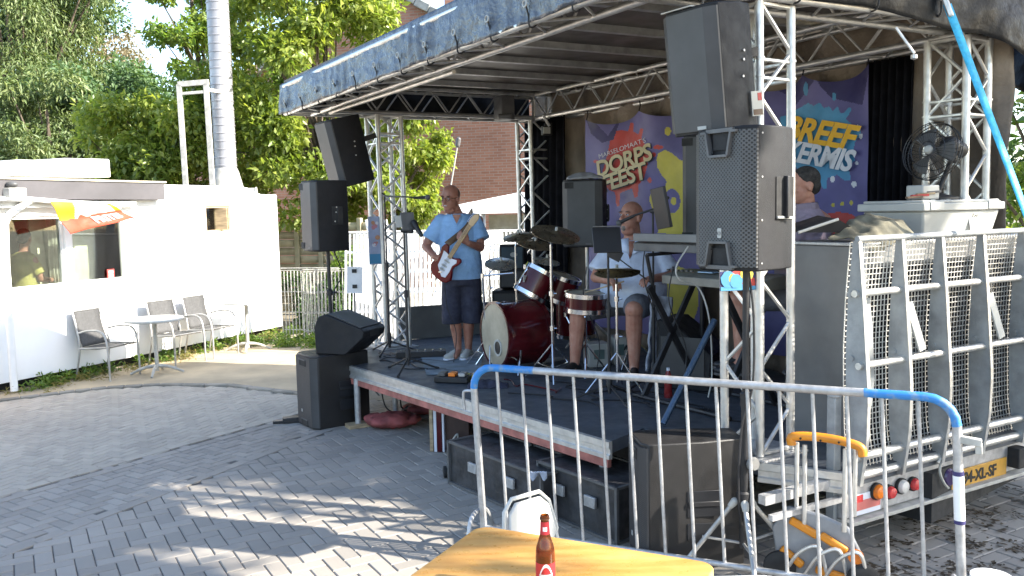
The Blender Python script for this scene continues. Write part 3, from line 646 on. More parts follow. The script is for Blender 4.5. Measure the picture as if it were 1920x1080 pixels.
# broom pole leaning
a = D(846, 345, 11.8); c = D(858, 272, 11.8); b = MB(); b.tube(a-(c-a)*4, c, .010, n=8); o1 = thing('boom_microphone', 'slim pole with a grey microphone on top rising behind the guitarist', 'microphone', a-(c-a)*4); b.build('pole', 'offwhite', o1, world=True); b = MB(); b.caps(c, c+(c-a)*.14, .035, .035); b.build('microphone', 'dgrey', o1, world=True)

# ------------------------------------------------------------ trees
T1 = 'leafy trees behind the snack bar'
p = D(600, 200, 16.6); tree('tree', 'bright green leafy tree between the flue and the stage roof', (p.x+.2, p.y+.5, 0), (p.x-.1, p.y, p.z+.3), (2.3, 1.6, 2.6), 70, (.28, .62), 30000, .135, 'leafnear', 31, T1, .12)
p = D(780, 300, 17.4); tree('tree', 'low green branches in front of the brick house, left of the drummer', (p.x-.6, p.y+.3, 0), (p.x-.4, p.y, p.z-.1), (1.15, .9, 1.3), 26, (.22, .42), 8000, .125, 'leafnear', 32, T1, .07)
p = D(470, 150, 19.5); tree('tree', 'tall green tree directly behind the flue', (p.x, p.y, 0), (p.x, p.y, p.z+.3), (1.2, 1.5, 3.2), 34, (.3, .6), 15000, .14, 'leafnear2', 33, T1, .14)
p = D(345, 55, 19); tree('tree', 'sparse upper branches of a green tree against the sky, left of the flue', (p.x+1.2, p.y+.5, 0), (p.x+.2, p.y, p.z+.5), (1.0, 1.0, 1.7), 18, (.18, .38), 3600, .14, 'leafnear2', 34, T1, .10)
p = D(318, 262, 16.6); tree('tree', 'broad green bushy tree above the snack bar roof', (p.x, p.y, 0), (p.x, p.y, p.z-.2), (1.75, 1.1, 1.25), 46, (.25, .55), 19000, .13, 'leafnear', 35, T1, .12)
T2 = 'tall trees behind the left of the snack bar'
p = D(45, 120, 34); tree('tree', 'tall drooping willow at the left edge of the view', (p.x, p.y, 0), (p.x-.5, p.y, p.z), (4.0, 3.0, 6.3), 90, (.6, 1.3), 46000, .21, 'leafwillow', 41, T2, .3, droop=.7, aspect=.28)
p = D(85, 60, 38); tree('tree', 'dark green poplar rising highest at the upper left', (p.x+.5, p.y, 0), (p.x+.3, p.y, p.z+.5), (2.7, 3.0, 6.8), 70, (.6, 1.2), 30000, .22, 'leafblue', 42, T2, .3)
p = D(185, 250, 30); tree('tree', 'rounded dark green tree in the middle distance over the roof vents', (p.x, p.y, 0), (p.x, p.y, p.z-.5), (3.2, 2.5, 2.9), 70, (.5, .9), 30000, .19, 'leafblue', 43, T2, .25)
p = D(110, 260, 27); tree('tree', 'yellowish green tree in front of the willow', (p.x, p.y, 0), (p.x-.3, p.y, p.z-.4), (2.0, 1.6, 2.6), 46, (.4, .8), 19000, .18, 'leafwillow', 44, T2, .2, droop=.5, aspect=.3)
p = D(200, 110, 44); tree('tree', 'pale thinly leaved tree against the blue sky', (p.x, p.y, 0), (p.x, p.y, p.z-1), (2.4, 2.0, 3.0), 34, (.5, 1.0), 5200, .20, 'leafpale', 45, T2, .2)
p = D(270, 200, 40); tree('tree', 'far green tree crown between the willow and the flue', (p.x, p.y, 0), (p.x, p.y, p.z-1.6), (3.6, 2.5, 3.2), 56, (.6, 1.1), 20000, .23, 'leafdark', 46, T2, .25)
p = D(1925, 240, 10); tree('tree', 'sunlit green foliage at the right edge behind the stage curtain', (p.x+.6, p.y+.4, 0), (p.x+.5, p.y, p.z-.1), (1.1, .9, 1.9), 40, (.22, .45), 11000, .10, 'leafnear2', 51, None, .1)
p = D(1960, 420, 12.5); shrub('hedge', 'dark hedge at the right edge behind the gate', [(p.x+rg.uniform(-1.2, 1.6), p.y+rg.uniform(-.3, .3), rg.uniform(.2, 2.0), .4) for _ in range(24)], 5000, .12, 'leafdark', 52, 'hedge')
# far treeline so the horizon is closed all round
cl = [(x+rg.uniform(-2, 2), 62+rg.uniform(-4, 4), rg.uniform(.5, 6.5), rg.uniform(1.8, 3.2)) for x in range(-70, 80, 2) for _ in range(2)]
tag(leaves('far_trees', cl, 22000, .9, 'leafdark', None, 61), 'dark band of distant trees far behind everything', 'trees', kind='stuff')

# ------------------------------------------------------------ trees behind the viewer that shade the square
T3 = 'trees beside the square that shade it'
for k, (x, y, z, rx, ry, rz_, n_, nl) in enumerate(SHADE):
    tree('shade_tree', ['broad dense tree beside the square, out of view on the right', 'dense tree nearest the square behind the viewer', 'tree farther right beside the square, with thinner leaves', 'tall tree behind the viewer at the far right', 'small tree standing farthest right, shading the ground beside the gate'][k % 5], (x+.3, y-.2, 0), (x, y, z), (rx, ry, rz_), n_, (.7, 1.2), nl, .26, 'leafdark', 70+k, T3, .2)
# ============================================================ MOBILE STAGE
FL, FR = Vector((-2.30, 8.94, 3.08)), Vector((.70, 4.50, 3.20))
CFL, CFR, CBR, CBL = Vector((-1.36, 9.10, .57)), Vector((1.424, 4.858, .57)), Vector((3.03, 5.70, .57)), Vector((.27, 9.95, .57))
LV, RV, FU = Vector((.892, .45, 0)).normalized(), Vector((.902, .432, 0)).normalized(), (FL-FR).normalized()
DA, DE, GP = Vector((-1.616, 8.215, .57)), Vector((1.36, 4.28, .57)), Vector((1.86, 4.57, .57))
GV, GU = Vector((.868, .497, 0)).normalized(), Vector((-.497, .868, 0)).normalized()
stage = thing('mobile_stage', 'silver truss trailer stage with a blue tarpaulin roof and a raised dark deck', 'stage', (.6, 7.0, 0))
def sb(mb, name, mat, parent=None, **k): return mb.build(name, mat, parent or stage, world=True, **k)
# deck
DL = Vector((-1.95, 9.35, .57)); DBL = Vector((.45, 10.65, .57)); DBR = GP+GV*2.6
DB1 = Vector((.60, 5.29, .57)); DB2 = Vector((.86, 5.60, .57)); DE = Vector((1.40, 4.80, .57)); foot = [DL, DA, DB1, DB2, DE, GP, DBR, DBL]
b = MB(); b.prism([(p.x, p.y) for p in foot], (0, 0, .49), (1, 0, 0), (0, 1, 0), UP, .08); deck = sb(b, 'deck', 'deck')
dd = (DB1-DA).normalized(); dn = Vector((dd.y, -dd.x, 0))
def rail(a, c, n, nm='edge_rail'):
    b = MB(); t = (c-a).normalized(); q = [(0, -.11), (.030, -.11), (.030, -.085), (.018, -.078), (.018, -.045), (.030, -.038), (.030, .004), (0, .006)]
    b.prism(q, a, n, UP, t, (c-a).length); return sb(b, nm, 'alu', deck)
rail(DA-dd*.02, DB1+dd*.02, dn*-1 if dn.dot(Vector((0, -1, 0))) < 0 else dn)
rail(DA, DL, Vector((-.96, -.28, 0))); rail(DE, GP-GV*.04, Vector((-.45, -.89, 0)))
b = MB(); o = -dn if dn.dot(Vector((0, -1, 0))) < 0 else dn
b.beam(DA-UP*.14+o*.006, DB1-UP*.14+o*.006, .03, .055); sb(b, 'red_skirt_board', 'redboard')
for k, (px, py, rr) in enumerate([(672, 800, .03), (742, 785, .028), (862, 828, .03), (884, 830, .03)]):
    p = G(px, py); lg = MB(); lg.tube(p+UP*.03, Vector((p.x, p.y, .47)), rr, n=12); l_ = sb(lg, 'leg', 'galv')
    q = MB(); q.box(tuple(p+UP*.018), (.22, .14, .036) if k == 0 else (.12, .12, .02), Matrix.Rotation(.5, 3, 'Z')); sb(q, 'foot_plate', 'woodlt' if k == 0 else 'galv', l_)
for s in (2.7, 3.5): p = DA+dd*s-o*.1; b = MB(); b.tube(Vector((p.x, p.y, 0)), Vector((p.x, p.y, .47)), .03, n=12); sb(b, 'leg', 'galv')
# chassis and wheels below
ch0 = Vector((-.35, 9.5, .3)); ch1 = GP+GV*1.4+GU*.1; ch1.z = .3
b = MB(); b.beam(ch0, ch1, 1.5, .30); b.beam(ch0-GV*.95+UP*.05, ch1-GV*.95-UP*-.05, .10, .16); sb(b, 'chassis', 'rubber')
for s, sd_ in ((.30, -.78), (.38, -.78), (.30, .72), (.38, .72)):
    c = ch1.lerp(ch0, s)+GV*sd_; c.z = .27
    b = MB(); b.lathe([(.16, -.09), (.25, -.09), (.27, -.06), (.27, .06), (.25, .09), (.16, .09)], c, GV, 28); w_ = sb(b, 'wheel', 'rubber'); b = MB(); b.lathe([(.16, -.06), (.12, -.04), (.05, -.07), (.0, -.07)], c, GV, 20); sb(b, 'rim', 'galv', w_)
# truss pieces
def truss(mb, p0, p1, ax, ay, s, n, r=.025, rd=.009, faces=(0, 1, 2, 3)):
    p0, p1, ax, ay = map(Vector, (p0, p1, ax, ay)); cs = [(0, 0), (1, 0), (1, 1), (0, 1)]
    P = [lambda t, c=c: p0.lerp(p1, t)+ax*(c[0]*s)+ay*(c[1]*s) for c in cs]
    for f in range(4): mb.tube(P[f](0), P[f](1), r, n=10)
    for f in faces:
        A, B = P[f], P[(f+1) % 4]
        for k in range(n): t0, t1 = k/n, (k+.5)/n; mb.tube(A(t0), B(t1), rd, n=6, cap=False); mb.tube(B(t1), A((k+1)/n), rd, n=6, cap=False)
        for t in (.004, .996): mb.tube(A(t), B(t), rd*1.2, n=6, cap=False)
    return mb
def column(C, zt, n=8, joint=None, faces=(0, 1, 2, 3)):
    b = MB(); top = Vector((C.x-.02, C.y, zt)); truss(b, C+UP*.015, top, EV, EU, .27, n, .026, .012, faces)
    for zj in joint or ():
        for dz in (0, .10):
            for i in (0, 1):
                for j in (0, 1): b.tube(C.lerp(top, zj)+EV*.27*i+EU*.27*j+UP*dz, C.lerp(top, zj)+EV*.27*i+EU*.27*j+UP*(dz+.012), .031, n=10)
                b.tube(C.lerp(top, zj)+EV*.27*i+UP*dz, C.lerp(top, zj)+EV*.27*i+EU*.27+UP*dz, .012, n=6); b.tube(C.lerp(top, zj)+EU*.27*i+UP*dz, C.lerp(top, zj)+EU*.27*i+EV*.27+UP*dz, .012, n=6)
    o = sb(b, 'truss_column', 'alu'); q = MB(); c = C+EV*.135+EU*.135+UP*.006; q.box(tuple(c), (.42, .42, .012), Matrix.Rotation(math.atan2(EV.y, EV.x), 3, 'Z')); sb(q, 'base_plate', 'galv', o); return o
column(CFL, 3.07, 6, (.88,)); column(CFR, 3.17, 5, (.84,), (0, 3)); column(CBR, 3.12, 5, (.80,)); column(CBL, 3.08, 6, (.82,))
BLr = Vector((.30, 10.26, 3.08)); BRr = Vector((3.35, 5.78, 3.18)); TS = .27
b = MB(); truss(b, FR, FL, RV, UP, TS, 11, .025, .010); sb(b, 'front_beam', 'alu')
b = MB(); truss(b, FL, BLr, -FU, UP, TS, 7, .024); sb(b, 'left_beam', 'aludark')
b = MB(); truss(b, FR, BRr, FU, UP, TS, 7, .026); sb(b, 'right_beam', 'alu')
b = MB(); bb0 = Vector((CBR.x, CBR.y+.05, 3.14)); bb1 = Vector((CBL.x+.02, CBL.y+.05, 3.08)); truss(b, bb0, bb1, EV, UP, .27, 10, .024); sb(b, 'back_beam', 'alu')
b = MB()
b.tube(FL+FU*-.5-RV*0+RV*.27-UP*.05, FR.lerp(FL, .45)+RV*.27-UP*.05, .018, n=8); sb(b, 'cable_conduit', 'alu')
# roof underside and its ribs
zt = .30; b = MB(); q = [FL, FR, BRr+RV*.2, BLr+LV*.2]; b.add([tuple(p+UP*zt) for p in q]+[tuple(p+UP*(zt+.03)) for p in q], [(0, 1, 2, 3), (7, 6, 5, 4), (0, 4, 5, 1), (1, 5, 6, 2), (2, 6, 7, 3), (3, 7, 4, 0)]); ru = sb(b, 'roof_panel', 'roofunder', smooth=False)
for k in range(1, 8):
    a = FL.lerp(FR, k/8)+UP*(zt-.03); c = BLr.lerp(BRr, k/8)+UP*(zt-.03); b = MB(); b.beam(a, c, .055, .055); sb(b, 'roof_rib', 'aludark', ru)
# tarpaulin: front valance, top cover, side valances
def wr(p, a): return noise.noise(p*2.3)*a + noise.noise(p*7.0)*a*.2
out = -RV*.035
tf = []
def vf(u, v):
    p = (FL-FU*-.10).lerp(FR-FU*.06, u); h = (.30+.05*u)*v + .01
    q = p + out*(1-.2*v) - UP*.012 + UP*h + RV*(.02*v*v); fold = math.sin(u*150+5*math.sin(u*23)+v*2)*.010*(.3+.7*abs(noise.noise(p*1.1)))*2*(1-v)**.4
    sag = -.012*abs(math.sin(u*math.pi*9)) * (1-v)
    return q + RV*(wr(q, .035)*(.3+v*(1-v)*3) + fold) + UP*sag
b = MB(); b.grid(vf, 260, 16); sb(b, 'roof_tarpaulin', 'tarproof', solid=.006)
b = MB(); top = [vf(u/20, 1) for u in range(21)]
b.grid(lambda u, v: vf(u, 1).lerp(BLr.lerp(BRr, u)+UP*.36+RV*.25, v)+UP*.12*math.sin(v*math.pi), 40, 12); sb(b, 'roof_cover', 'tarpdark', solid=.006)
def vl(u, v):
    p = FL.lerp(BLr, u) + FU*.10; q = p + UP*(-.01+.33*v); return q + FU*(wr(q, .05)+.02*math.sin(u*60)*(1-v))
b = MB(); b.grid(vl, 60, 10); sb(b, 'side_tarpaulin', 'tarpdark', solid=.006)
def vr(u, v):
    e = BRr+RV*.75; p = (FR-RV*.08).lerp(e, u) - FU*.055
    low = -.004 if u < .42 else -.004 - .30*min(1, (u-.42)/.5)**1.4*(.6+.4*abs(math.sin(u*9)))
    q = p + UP*(low*(1-v)+.36*v); return q - FU*(wr(q, .07)*(.4+.6*u)+.03*math.sin(v*3)) + FU*.02
b = MB(); b.grid(vr, 120, 16); sb(b, 'side_tarpaulin', 'tarpdark', solid=.006)
b = MB(); e0 = BRr+RV*.7
def flap(u, v):
    a = e0 - FU*.05 + UP*.25; c = e0 + FU*.9 + UP*.25; p = a.lerp(c, u) - UP*(v*(.75-.5*u)) - RV*(v*.30*(1-u)); return p + RV*(wr(p, .12))
b.grid(flap, 24, 16); sb(b, 'corner_flap', 'tarpdark', solid=.006)
# ties of the front valance
for k in range(13):
    p = FL.lerp(FR, (k+.35)/12.6) if k < 12 else FR-FU*.25+RV*0
    if k > 11: continue
    b = MB(); pts = [p-RV*.05+UP*.085, p-RV*.035+UP*.03, p-RV*.03-UP*.03, p-UP*.035, p+RV*.03, p+RV*.01+UP*.04]; b.path(cat(pts, 4), .006, 5); ti = sb(b, 'tie', 'black')
    b = MB(); c = p-RV*.058+UP*.10; b.path([c+(FU*math.cos(a)+UP*math.sin(a))*.020 for a in [i*math.pi/5 for i in range(11)]], .006, 5); sb(b, 'grommet', 'lgrey', ti)
for px in (1425+12, 1570, 1690):
    p = FR+RV*0; t = (px-1209)/ (1790-1209)*2.6; p = FR+RV*t-FU*.03
    b = MB(); b.path(cat([p+UP*.07-FU*.03, p-FU*.03, p-UP*.03, p+FU*.06-UP*.02], 4), .006, 5); ti = sb(b, 'tie', 'black'); b = MB(); c = p+UP*.085-FU*.035; b.path([c+(RV*math.cos(a)+UP*math.sin(a))*.018 for a in [i*math.pi/5 for i in range(11)]], .006, 5); sb(b, 'grommet', 'lgrey', ti)
# loose bar hanging from the right beam
b = MB(); b.tube(D(1680, 52, 5.2), D(1714, 100, 5.15), .008, n=6); b.lathe([(.0, 0), (.02, .01), (.02, .03), (0, .04)], D(1714, 100, 5.15), (0, 0, -1), 8); sb(b, 'hanging_pin', 'alu')
b = MB(); p = D(945, 203, 9.5); b.box(tuple(p), (.16, .2, .26), Matrix.Rotation(.5, 3, 'Z')); b.tube(p+Vector((-.06, -.12, -.1)), p+Vector((.08, -.16, -.1)), .03); sb(b, 'winch_box', 'dgrey', bevel=.01)
# back wall of tarpaulin
BW0 = CBL+EV*.33+EU*.42; BW1 = CBR+EV*.36-EU*.10; BN = Vector((BW1-BW0).cross(UP)).normalized(); BD = (BW1-BW0).normalized()
if BN.dot(Vector((0, 1, 0))) > 0: BN = -BN
def bw(u, v):
    p = BW0.lerp(BW1, u) + UP*(2.85*v-.0); cr = .05*math.sin(u*57+3*noise.noise(p*1.3)+v*3) + .05*noise.noise(p*2.2) + .02*noise.noise(p*6)
    return p + BN*cr
b = MB(); b.grid(bw, 260, 40); sb(b, 'back_tarpaulin', 'tarpback', solid=.006)
def onback(px, py, off): return PL(px, py, BW0+BN*off, BN)
c0 = onback(1622, 300, .10); c1 = onback(1712, 300, .10); c2 = onback(985, 300, .12); c3 = onback(1062, 300, .12)
for a, c, z0 in ((c0, c1, .6), (c2, c3, .6)):
    b = MB(); b.grid(lambda u, v: Vector((a.x+(c.x-a.x)*u, a.y+(c.y-a.y)*u, z0+2.5*v))+BN*.03*math.sin(u*40+math.sin(v*4)), 60, 8); sb(b, 'black_curtain', 'curtain', solid=.006)
# low grey side board behind the guitarist
a = Vector((-1.30, 9.75, .57)); c = Vector((.3, 10.35, .57)); b = MB(); b.beam(a+UP*.19, c+UP*.19, .03, .38); sb(b, 'side_board', 'grey', bevel=.005)
# flood lamp at the back left corner
p = D(1025, 245, 9.8); b = MB(); b.box(tuple(p), (.12, .05, .10), Matrix.Rotation(.4, 3, 'Z')); b.box(tuple(p+Vector((.02, .05, .02))), (.09, .08, .14)); la = sb(b, 'spot_lamp', 'black', bevel=.006); b = MB(); b.box(tuple(p+Vector((.0, -.032, 0))), (.085, .008, .07), Matrix.Rotation(.4, 3, 'Z')); sb(b, 'lens', 'lgrey', la)
b = MB(); b.tube(D(1018, 215, 9.7), D(1030, 236, 9.75), .016); sb(b, 'lamp_clamp', 'alu', la)

# ---------------- rear gate
def gp(s, o, z): return Vector((GP.x, GP.y, 0))+GV*s+GU*o+UP*z
def lin(z, T):
    for (z0, a), (z1, c) in zip(T, T[1:]):
        if z <= z1: return a+(c-a)*max(0, (z-z0)/(z1-z0))
    return T[-1][1]
FT = [(.50, -.035), (.75, -.07), (1.0, -.075), (1.25, -.055), (1.55, -.03), (1.84, 0)]
RT = [(.50, .01), (.75, .055), (1.0, .065), (1.25, .07), (1.55, .06), (1.84, .035)]
ZS = [.50+1.34*i/20 for i in range(21)]
SR = [0, .36, .72, 1.12, 1.55, 2.0, 2.42]
b = MB(); b.tube(gp(-.01, 0, 1.85), gp(2.45, 0, 1.85), .017, n=10)
gate = sb(b, 'gate', 'zinc')
for s in SR:
    b = MB(); q = [(lin(z, FT), z) for z in ZS]+[(lin(z, RT), z) for z in reversed(ZS)]; b.prism(q, gp(s, 0, 0), GU, UP, GV, .008)
    b.tube(gp(s-.008, .045, 1.55), gp(s+.012, .045, 1.55), .018, n=10); b.tube(gp(s-.008, .03, 1.2), gp(s+.012, .03, 1.2), .016, n=10)
    gr0 = sb(b, 'gate_rib', 'zinc', gate, smooth=False); q = MB(); q.add([gp(s-.006, lin(z, FT)-.006, z) for z in ZS]+[gp(s+.018, lin(z, FT)-.006, z) for z in ZS], [(i, i+1, 22+i, 21+i) for i in range(20)]); sb(q, 'rib_edge_highlight', 'alu', gr0, smooth=False, solid=.004)  # bright strip puts sunlight on the rib's front edge into the colour
for z, r, o_ in ((1.555, .02, 0), (1.165, .02, -.03), (.66, .024, -.03), (.545, .024, -.03)):
    b = MB(); b.tube(gp(-.02, lin(z, FT)+.035, z), gp(2.45, lin(z, FT)+.035, z), r, n=10); sb(b, 'gate_tube', 'alu', gate)
b = MB(); zs = [.52+i*.0305 for i in range(44)]
for z in zs: b.beam(gp(0, lin(z, RT)+.012, z), gp(2.42, lin(z, RT)+.012, z), .004, .0045)
k = 0
while k*.030 < 2.42:
    for i in range(0, len(zs)-1, 3): z0, z1 = zs[i], zs[min(i+3, len(zs)-1)]; b.beam(gp(k*.03, lin(z0, RT)+.016, z0), gp(k*.03, lin(z1, RT)+.016, z1), .0045, .004, GV)
    k += 1
sb(b, 'gate_mesh', 'alu', gate, smooth=False)
for s0 in (.16, .50):
    b = MB(); q = [(-.055, 1.50), (.015, 1.52), (.045, 1.35), (.07, 1.05), (.05, .90), (.0, .88), (-.03, .93), (-.06, 1.15), (-.075, 1.35)]; b.prism(q, gp(s0, .055, 0), GV, UP, GU, .010); sb(b, 'hinge_plate', 'zinc', gate, bevel=.004)
for s0 in (.385, 1.15):
    b = MB(); b.beam(gp(s0, -.035, 1.48), gp(s0+.075, -.075, 1.21), .06, .012, GU); sb(b, 'reflector_strip', 'lgrey', gate, bevel=.003)
# bumper and lamps
b = MB(); b.box(tuple(gp(1.2, .06, .40)), (2.5, .06, .20), Matrix.Rotation(math.atan2(GV.y, GV.x), 3, 'Z')); bmp = sb(b, 'bumper', 'galv', bevel=.006)
b = MB(); b.box(tuple(gp(1.2, .035, .285)), (2.5, .12, .022), Matrix.Rotation(math.atan2(GV.y, GV.x), 3, 'Z')); sb(b, 'bumper_lip', 'offwhite', bmp, bevel=.003)  # pale colour stands for light falling along the bumper's lower lip
RZ = Matrix.Rotation(math.atan2(GV.y, GV.x), 3, 'Z')
b = MB(); b.box(tuple(gp(.13, .025, .365)), (.25, .006, .12), RZ); b.box(tuple(gp(.05, .0225, .40)), (.10, .006, .04), RZ, 1); sb(b, 'hazard_board', ['bwhite', 'lampred'], bmp); b = MB(); b.box(tuple(gp(.13, .0215, .36)), (.24, .003, .055), RZ); sb(b, 'hazard_stripe', pbr('faded_red', (.55, .16, .14), .5), bmp)
for px, py, mt, r in ((1643, 921, 'lamporange', .042), (1666, 922, 'lampred', .036), (1689, 911, 'lampwhite', .040), (1711, 907, 'lampred', .036)):
    p = PL(px, py, gp(0, .02, 0), GU); b = MB(); b.lathe([(r, 0), (r, .02), (r*.8, .034), (r*.3, .040), (0, .041)], p, -GU, 20); sb(b, 'rear_lamp', mt, bmp); b = MB(); b.lathe([(r*1.18, -.005), (r*1.18, .012)], p, -GU, 20); sb(b, 'lamp_housing', 'rubber', bmp)
p = PL(1772, 893, gp(0, .03, 0), GU); b = MB(); b.lathe([(.055, 0), (.055, .03), (.045, .04), (0, .04)], p, -GU, 20); sb(b, 'fog_lamp', pbr('dark_purple_lens', (.05, .03, .09), .2), bmp); b = MB(); b.path(cat([PL(x, y, gp(0, -.03, 0), GU) for x, y in ((1758, 868), (1765, 860), (1762, 885), (1770, 905), (1778, 915))], 4), .008, 6); sb(b, 'cable_hook', 'offwhite', bmp)
a = PL(1784, 898, gp(0, .022, 0), GU); c = PL(1886, 880, gp(0, .022, 0), GU); m_ = (a+c)/2; pw = (c-a).length
b = MB(); b.box(tuple(m_), (pw, .008, .125), RZ); pl_ = sb(b, 'number_plate', 'plate', bmp, bevel=.003); text('94-XL-SF', .098, 'ink', pl_, m_-GU*.006, GV, UP, off=.003, sx=.92)
b = MB(); b.box(tuple(gp(1.56, .0, .40)), (.10, .09, .13), RZ); sb(b, 'tow_bracket', 'rubber', bmp, bevel=.006)
# corner post and grey stage box behind the gate
p = gp(-.05, .10, 0); b = MB(); b.beam(p+UP*.28, p+UP*.98, .055, .055, GV); b.lathe([(.04, .98), (.035, 1.02), (0, 1.03)], p, UP, 10); sb(b, 'corner_post', 'zinc', bevel=.005)
b = MB(); b.beam(gp(-.6, .10, .50), gp(-.05, .10, .50), .05, .05); b.beam(gp(-.6, .04, .42), gp(-.05, .04, .42), .03, .03); sb(b, 'end_rail', 'galv')
CT = 1.81
fcse = thing('flight_case', 'tall plain grey cabinet standing on the deck behind the rear gate', 'case', gp(1.26, .48, .57), math.atan2(GV.y, GV.x))
b = MB(); b.box((0, 0, .61), (1.86, .54, 1.22)); b.build('case_body', 'grey', fcse, bevel=.008)
b = MB(); b.box((0, 0, 1.23), (1.88, .56, .02)); b.build('lid', 'aludark', fcse, bevel=.004)
b = MB(); b.box((-.932, -.262, .61), (.012, .03, 1.22)); b.build('corner_edge', 'galv', fcse)
b = MB(); b.box((0, -.272, .56), (1.80, .006, 1.08)); b.build('interior_shade_sheet', 'curtain', fcse)  # black sheet added for the deep shade seen through the gate mesh
b = MB()
for x in (-.62, -.2, .3, .7): b.box((x, -.277, .56), (.03, .006, 1.06))
b.build('panel_seams', 'dgrey', fcse)
# strap
A_ = D(1776, 8, 5.36); B_ = D(1920, 400, 4.85); C_ = A_ + (B_-A_)*((A_.z-.0)/(A_.z-B_.z)); t = thing('ratchet_strap', 'bright blue lashing strap running from the stage roof down to the ground at the right', 'strap', C_)
b = MB(); dr = (C_-A_).normalized(); sd2 = dr.cross(Vector((0, 1, 0))).normalized()
def st(u, v): p = A_.lerp(C_, u); tw = .5*math.sin(u*2.2); s_ = (sd2*math.cos(tw)+Vector((0, 1, 0))*math.sin(tw)); return p+s_*(.052*(v-.5))+Vector((0, -.02*math.sin(u*math.pi), 0))
b.grid(st, 30, 1); b.build('webbing', 'strap', t, world=True, solid=.004)
b = MB(); b.beam(A_+Vector((-.03, 0, .07)), A_+dr*.09, .06, .03); b.build('end_hook', 'alu', t, world=True, bevel=.008)

# ---------------- banners
def proj(p):
    q = CR.transposed() @ (Vector(p)-EYE); return 960+FOC*q.x/-q.z, 540-FOC*q.y/-q.z
def inpoly(x, y, P):
    c = False; j = len(P)-1
    for i in range(len(P)):
        if (P[i][1] > y) != (P[j][1] > y) and x < (P[j][0]-P[i][0])*(y-P[i][1])/(P[j][1]-P[i][1])+P[i][0]: c = not c
        j = i
    return c
def el(x, y, cx, cy, rx, ry): return ((x-cx)/rx)**2+((y-cy)/ry)**2 < 1
RED = [(1147, 247), (1165, 244), (1178, 246), (1182, 230), (1188, 231), (1187, 246), (1197, 252), (1201, 240), (1206, 242), (1203, 259), (1209, 271), (1217, 293), (1213, 313), (1208, 333), (1197, 347), (1196, 368), (1190, 371), (1185, 353), (1172, 358), (1163, 362), (1161, 386), (1156, 387), (1153, 360), (1143, 357), (1135, 347), (1130, 320), (1138, 293), (1143, 270)]
YEL = [(1231, 300), (1234, 288), (1247, 281), (1260, 287), (1275, 300), (1310, 306), (1310, 448), (1277, 440), (1233, 437), (1237, 420), (1223, 393), (1217, 373), (1223, 357), (1237, 352), (1247, 349), (1250, 340), (1240, 327), (1232, 313)]
CY = [(1462, 220), (1478, 214), (1498, 203), (1515, 193), (1525, 198), (1537, 192), (1545, 203), (1554, 200), (1562, 208), (1570, 199), (1576, 212), (1582, 212), (1593, 200), (1597, 206), (1586, 223), (1598, 234), (1612, 240), (1615, 253), (1604, 264), (1598, 287), (1604, 300), (1591, 312), (1593, 323), (1595, 337), (1584, 339), (1570, 328), (1551, 334), (1550, 353), (1544, 355), (1534, 337), (1515, 330), (1498, 320), (1479, 300), (1470, 270)]
NV2 = [(1436, 120), (1632, 118), (1617, 197), (1596, 192), (1560, 184), (1540, 165), (1529, 147), (1512, 172), (1490, 200), (1480, 180), (1440, 160)]  # dark fold at the banner top, its tone put into the colour
NV1 = [(1098, 222), (1108, 222), (1140, 255), (1158, 228), (1168, 208), (1166, 216), (1150, 262), (1128, 268), (1108, 250)]
def b1c(u, v, p):
    x, y = proj(p)
    if inpoly(x, y, NV1): return 4
    if el(x, y, 1260, 377, 15.5, 23): return 2 if el(x, y, 1263, 377, 5, 8) else 0
    if inpoly(x, y, YEL) or el(x, y, 1252, 246, 6, 8): return 2
    if inpoly(x, y, RED) or el(x, y, 1234, 276, 9, 4) or el(x, y, 1218, 338, 4, 5) or el(x, y, 1117, 303, 5, 3) or el(x, y, 1226, 290, 4, 4): return 1
    if y > 440 and el(x, y, 1270, 560, 40, 60): return 2
    return 0
def b2c(u, v, p):
    x, y = proj(p)
    for cx, cy, rx, ry in ((1511, 167, 4.5, 13), (1564, 181, 3.5, 8)):
        if el(x, y, cx, cy, rx, ry): return 3
    if inpoly(x, y, NV2): return 4
    for cx in (1562, 1579, 1596): 
        if el(x, y, cx, 384-(cx-1562)*.1, 3.6, 4): return 2
    for cx, cy, r in ((1606, 306, 3), (1601, 345, 5), (1561, 336, 4.5), (1609, 240, 5), (1614, 255, 4)):
        if el(x, y, cx, cy, r, r*1.2): return 5
    if inpoly(x, y, CY): return 3
    if y > 396 and el(x, y, 1572, 418, 40, 20): return 1
    return 0
def banner(name, label, pa, pb, zt_, zb, off, cf, sag):
    a = onback(pa, 300, off); c = onback(pb, 300, off); t = thing(name, label, 'banner', ((a.x+c.x)/2, (a.y+c.y)/2, zb))
    def f(u, v):
        z = zb+(zt_-zb)*v; p = Vector((a.x+(c.x-a.x)*u, a.y+(c.y-a.y)*u, z)); top = max(0, (v-.8)/.2)
        return p + BN*(.012*math.sin(u*11+v*2) + .05*top*math.sin(u*sag*math.pi*2) + .01*noise.noise(p*3)) - UP*(.09*top*abs(math.sin(u*sag*math.pi)))
    b = MB(); NU, NV_ = 150, 240; b.grid(f, NU, NV_, lambda u, v: cf(u, v, f(u, v)))
    b.build('cloth', ['purple', 'bred', 'byel', 'bcyan', 'bnavy', 'bwhite'], t, world=True, solid=0)
    b = MB()
    for u in (.02, .5, .98): q = f(u, 1); b.path([q, q+UP*.06-BN*.02, q+UP*.14], .006, 5)
    b.build('banner_ties', 'black', t, world=True); return t
bn1 = banner('banner', 'purple banner with a red splash and yellow shapes reading dorps feest', 1100, 1318, 3.0, .75, .15, b1c, 2)
bn2 = banner('banner', 'purple banner with a light blue splash behind big yellow and white slanted letters', 1398, 1627, 3.08, .75, .15, b2c, 2)
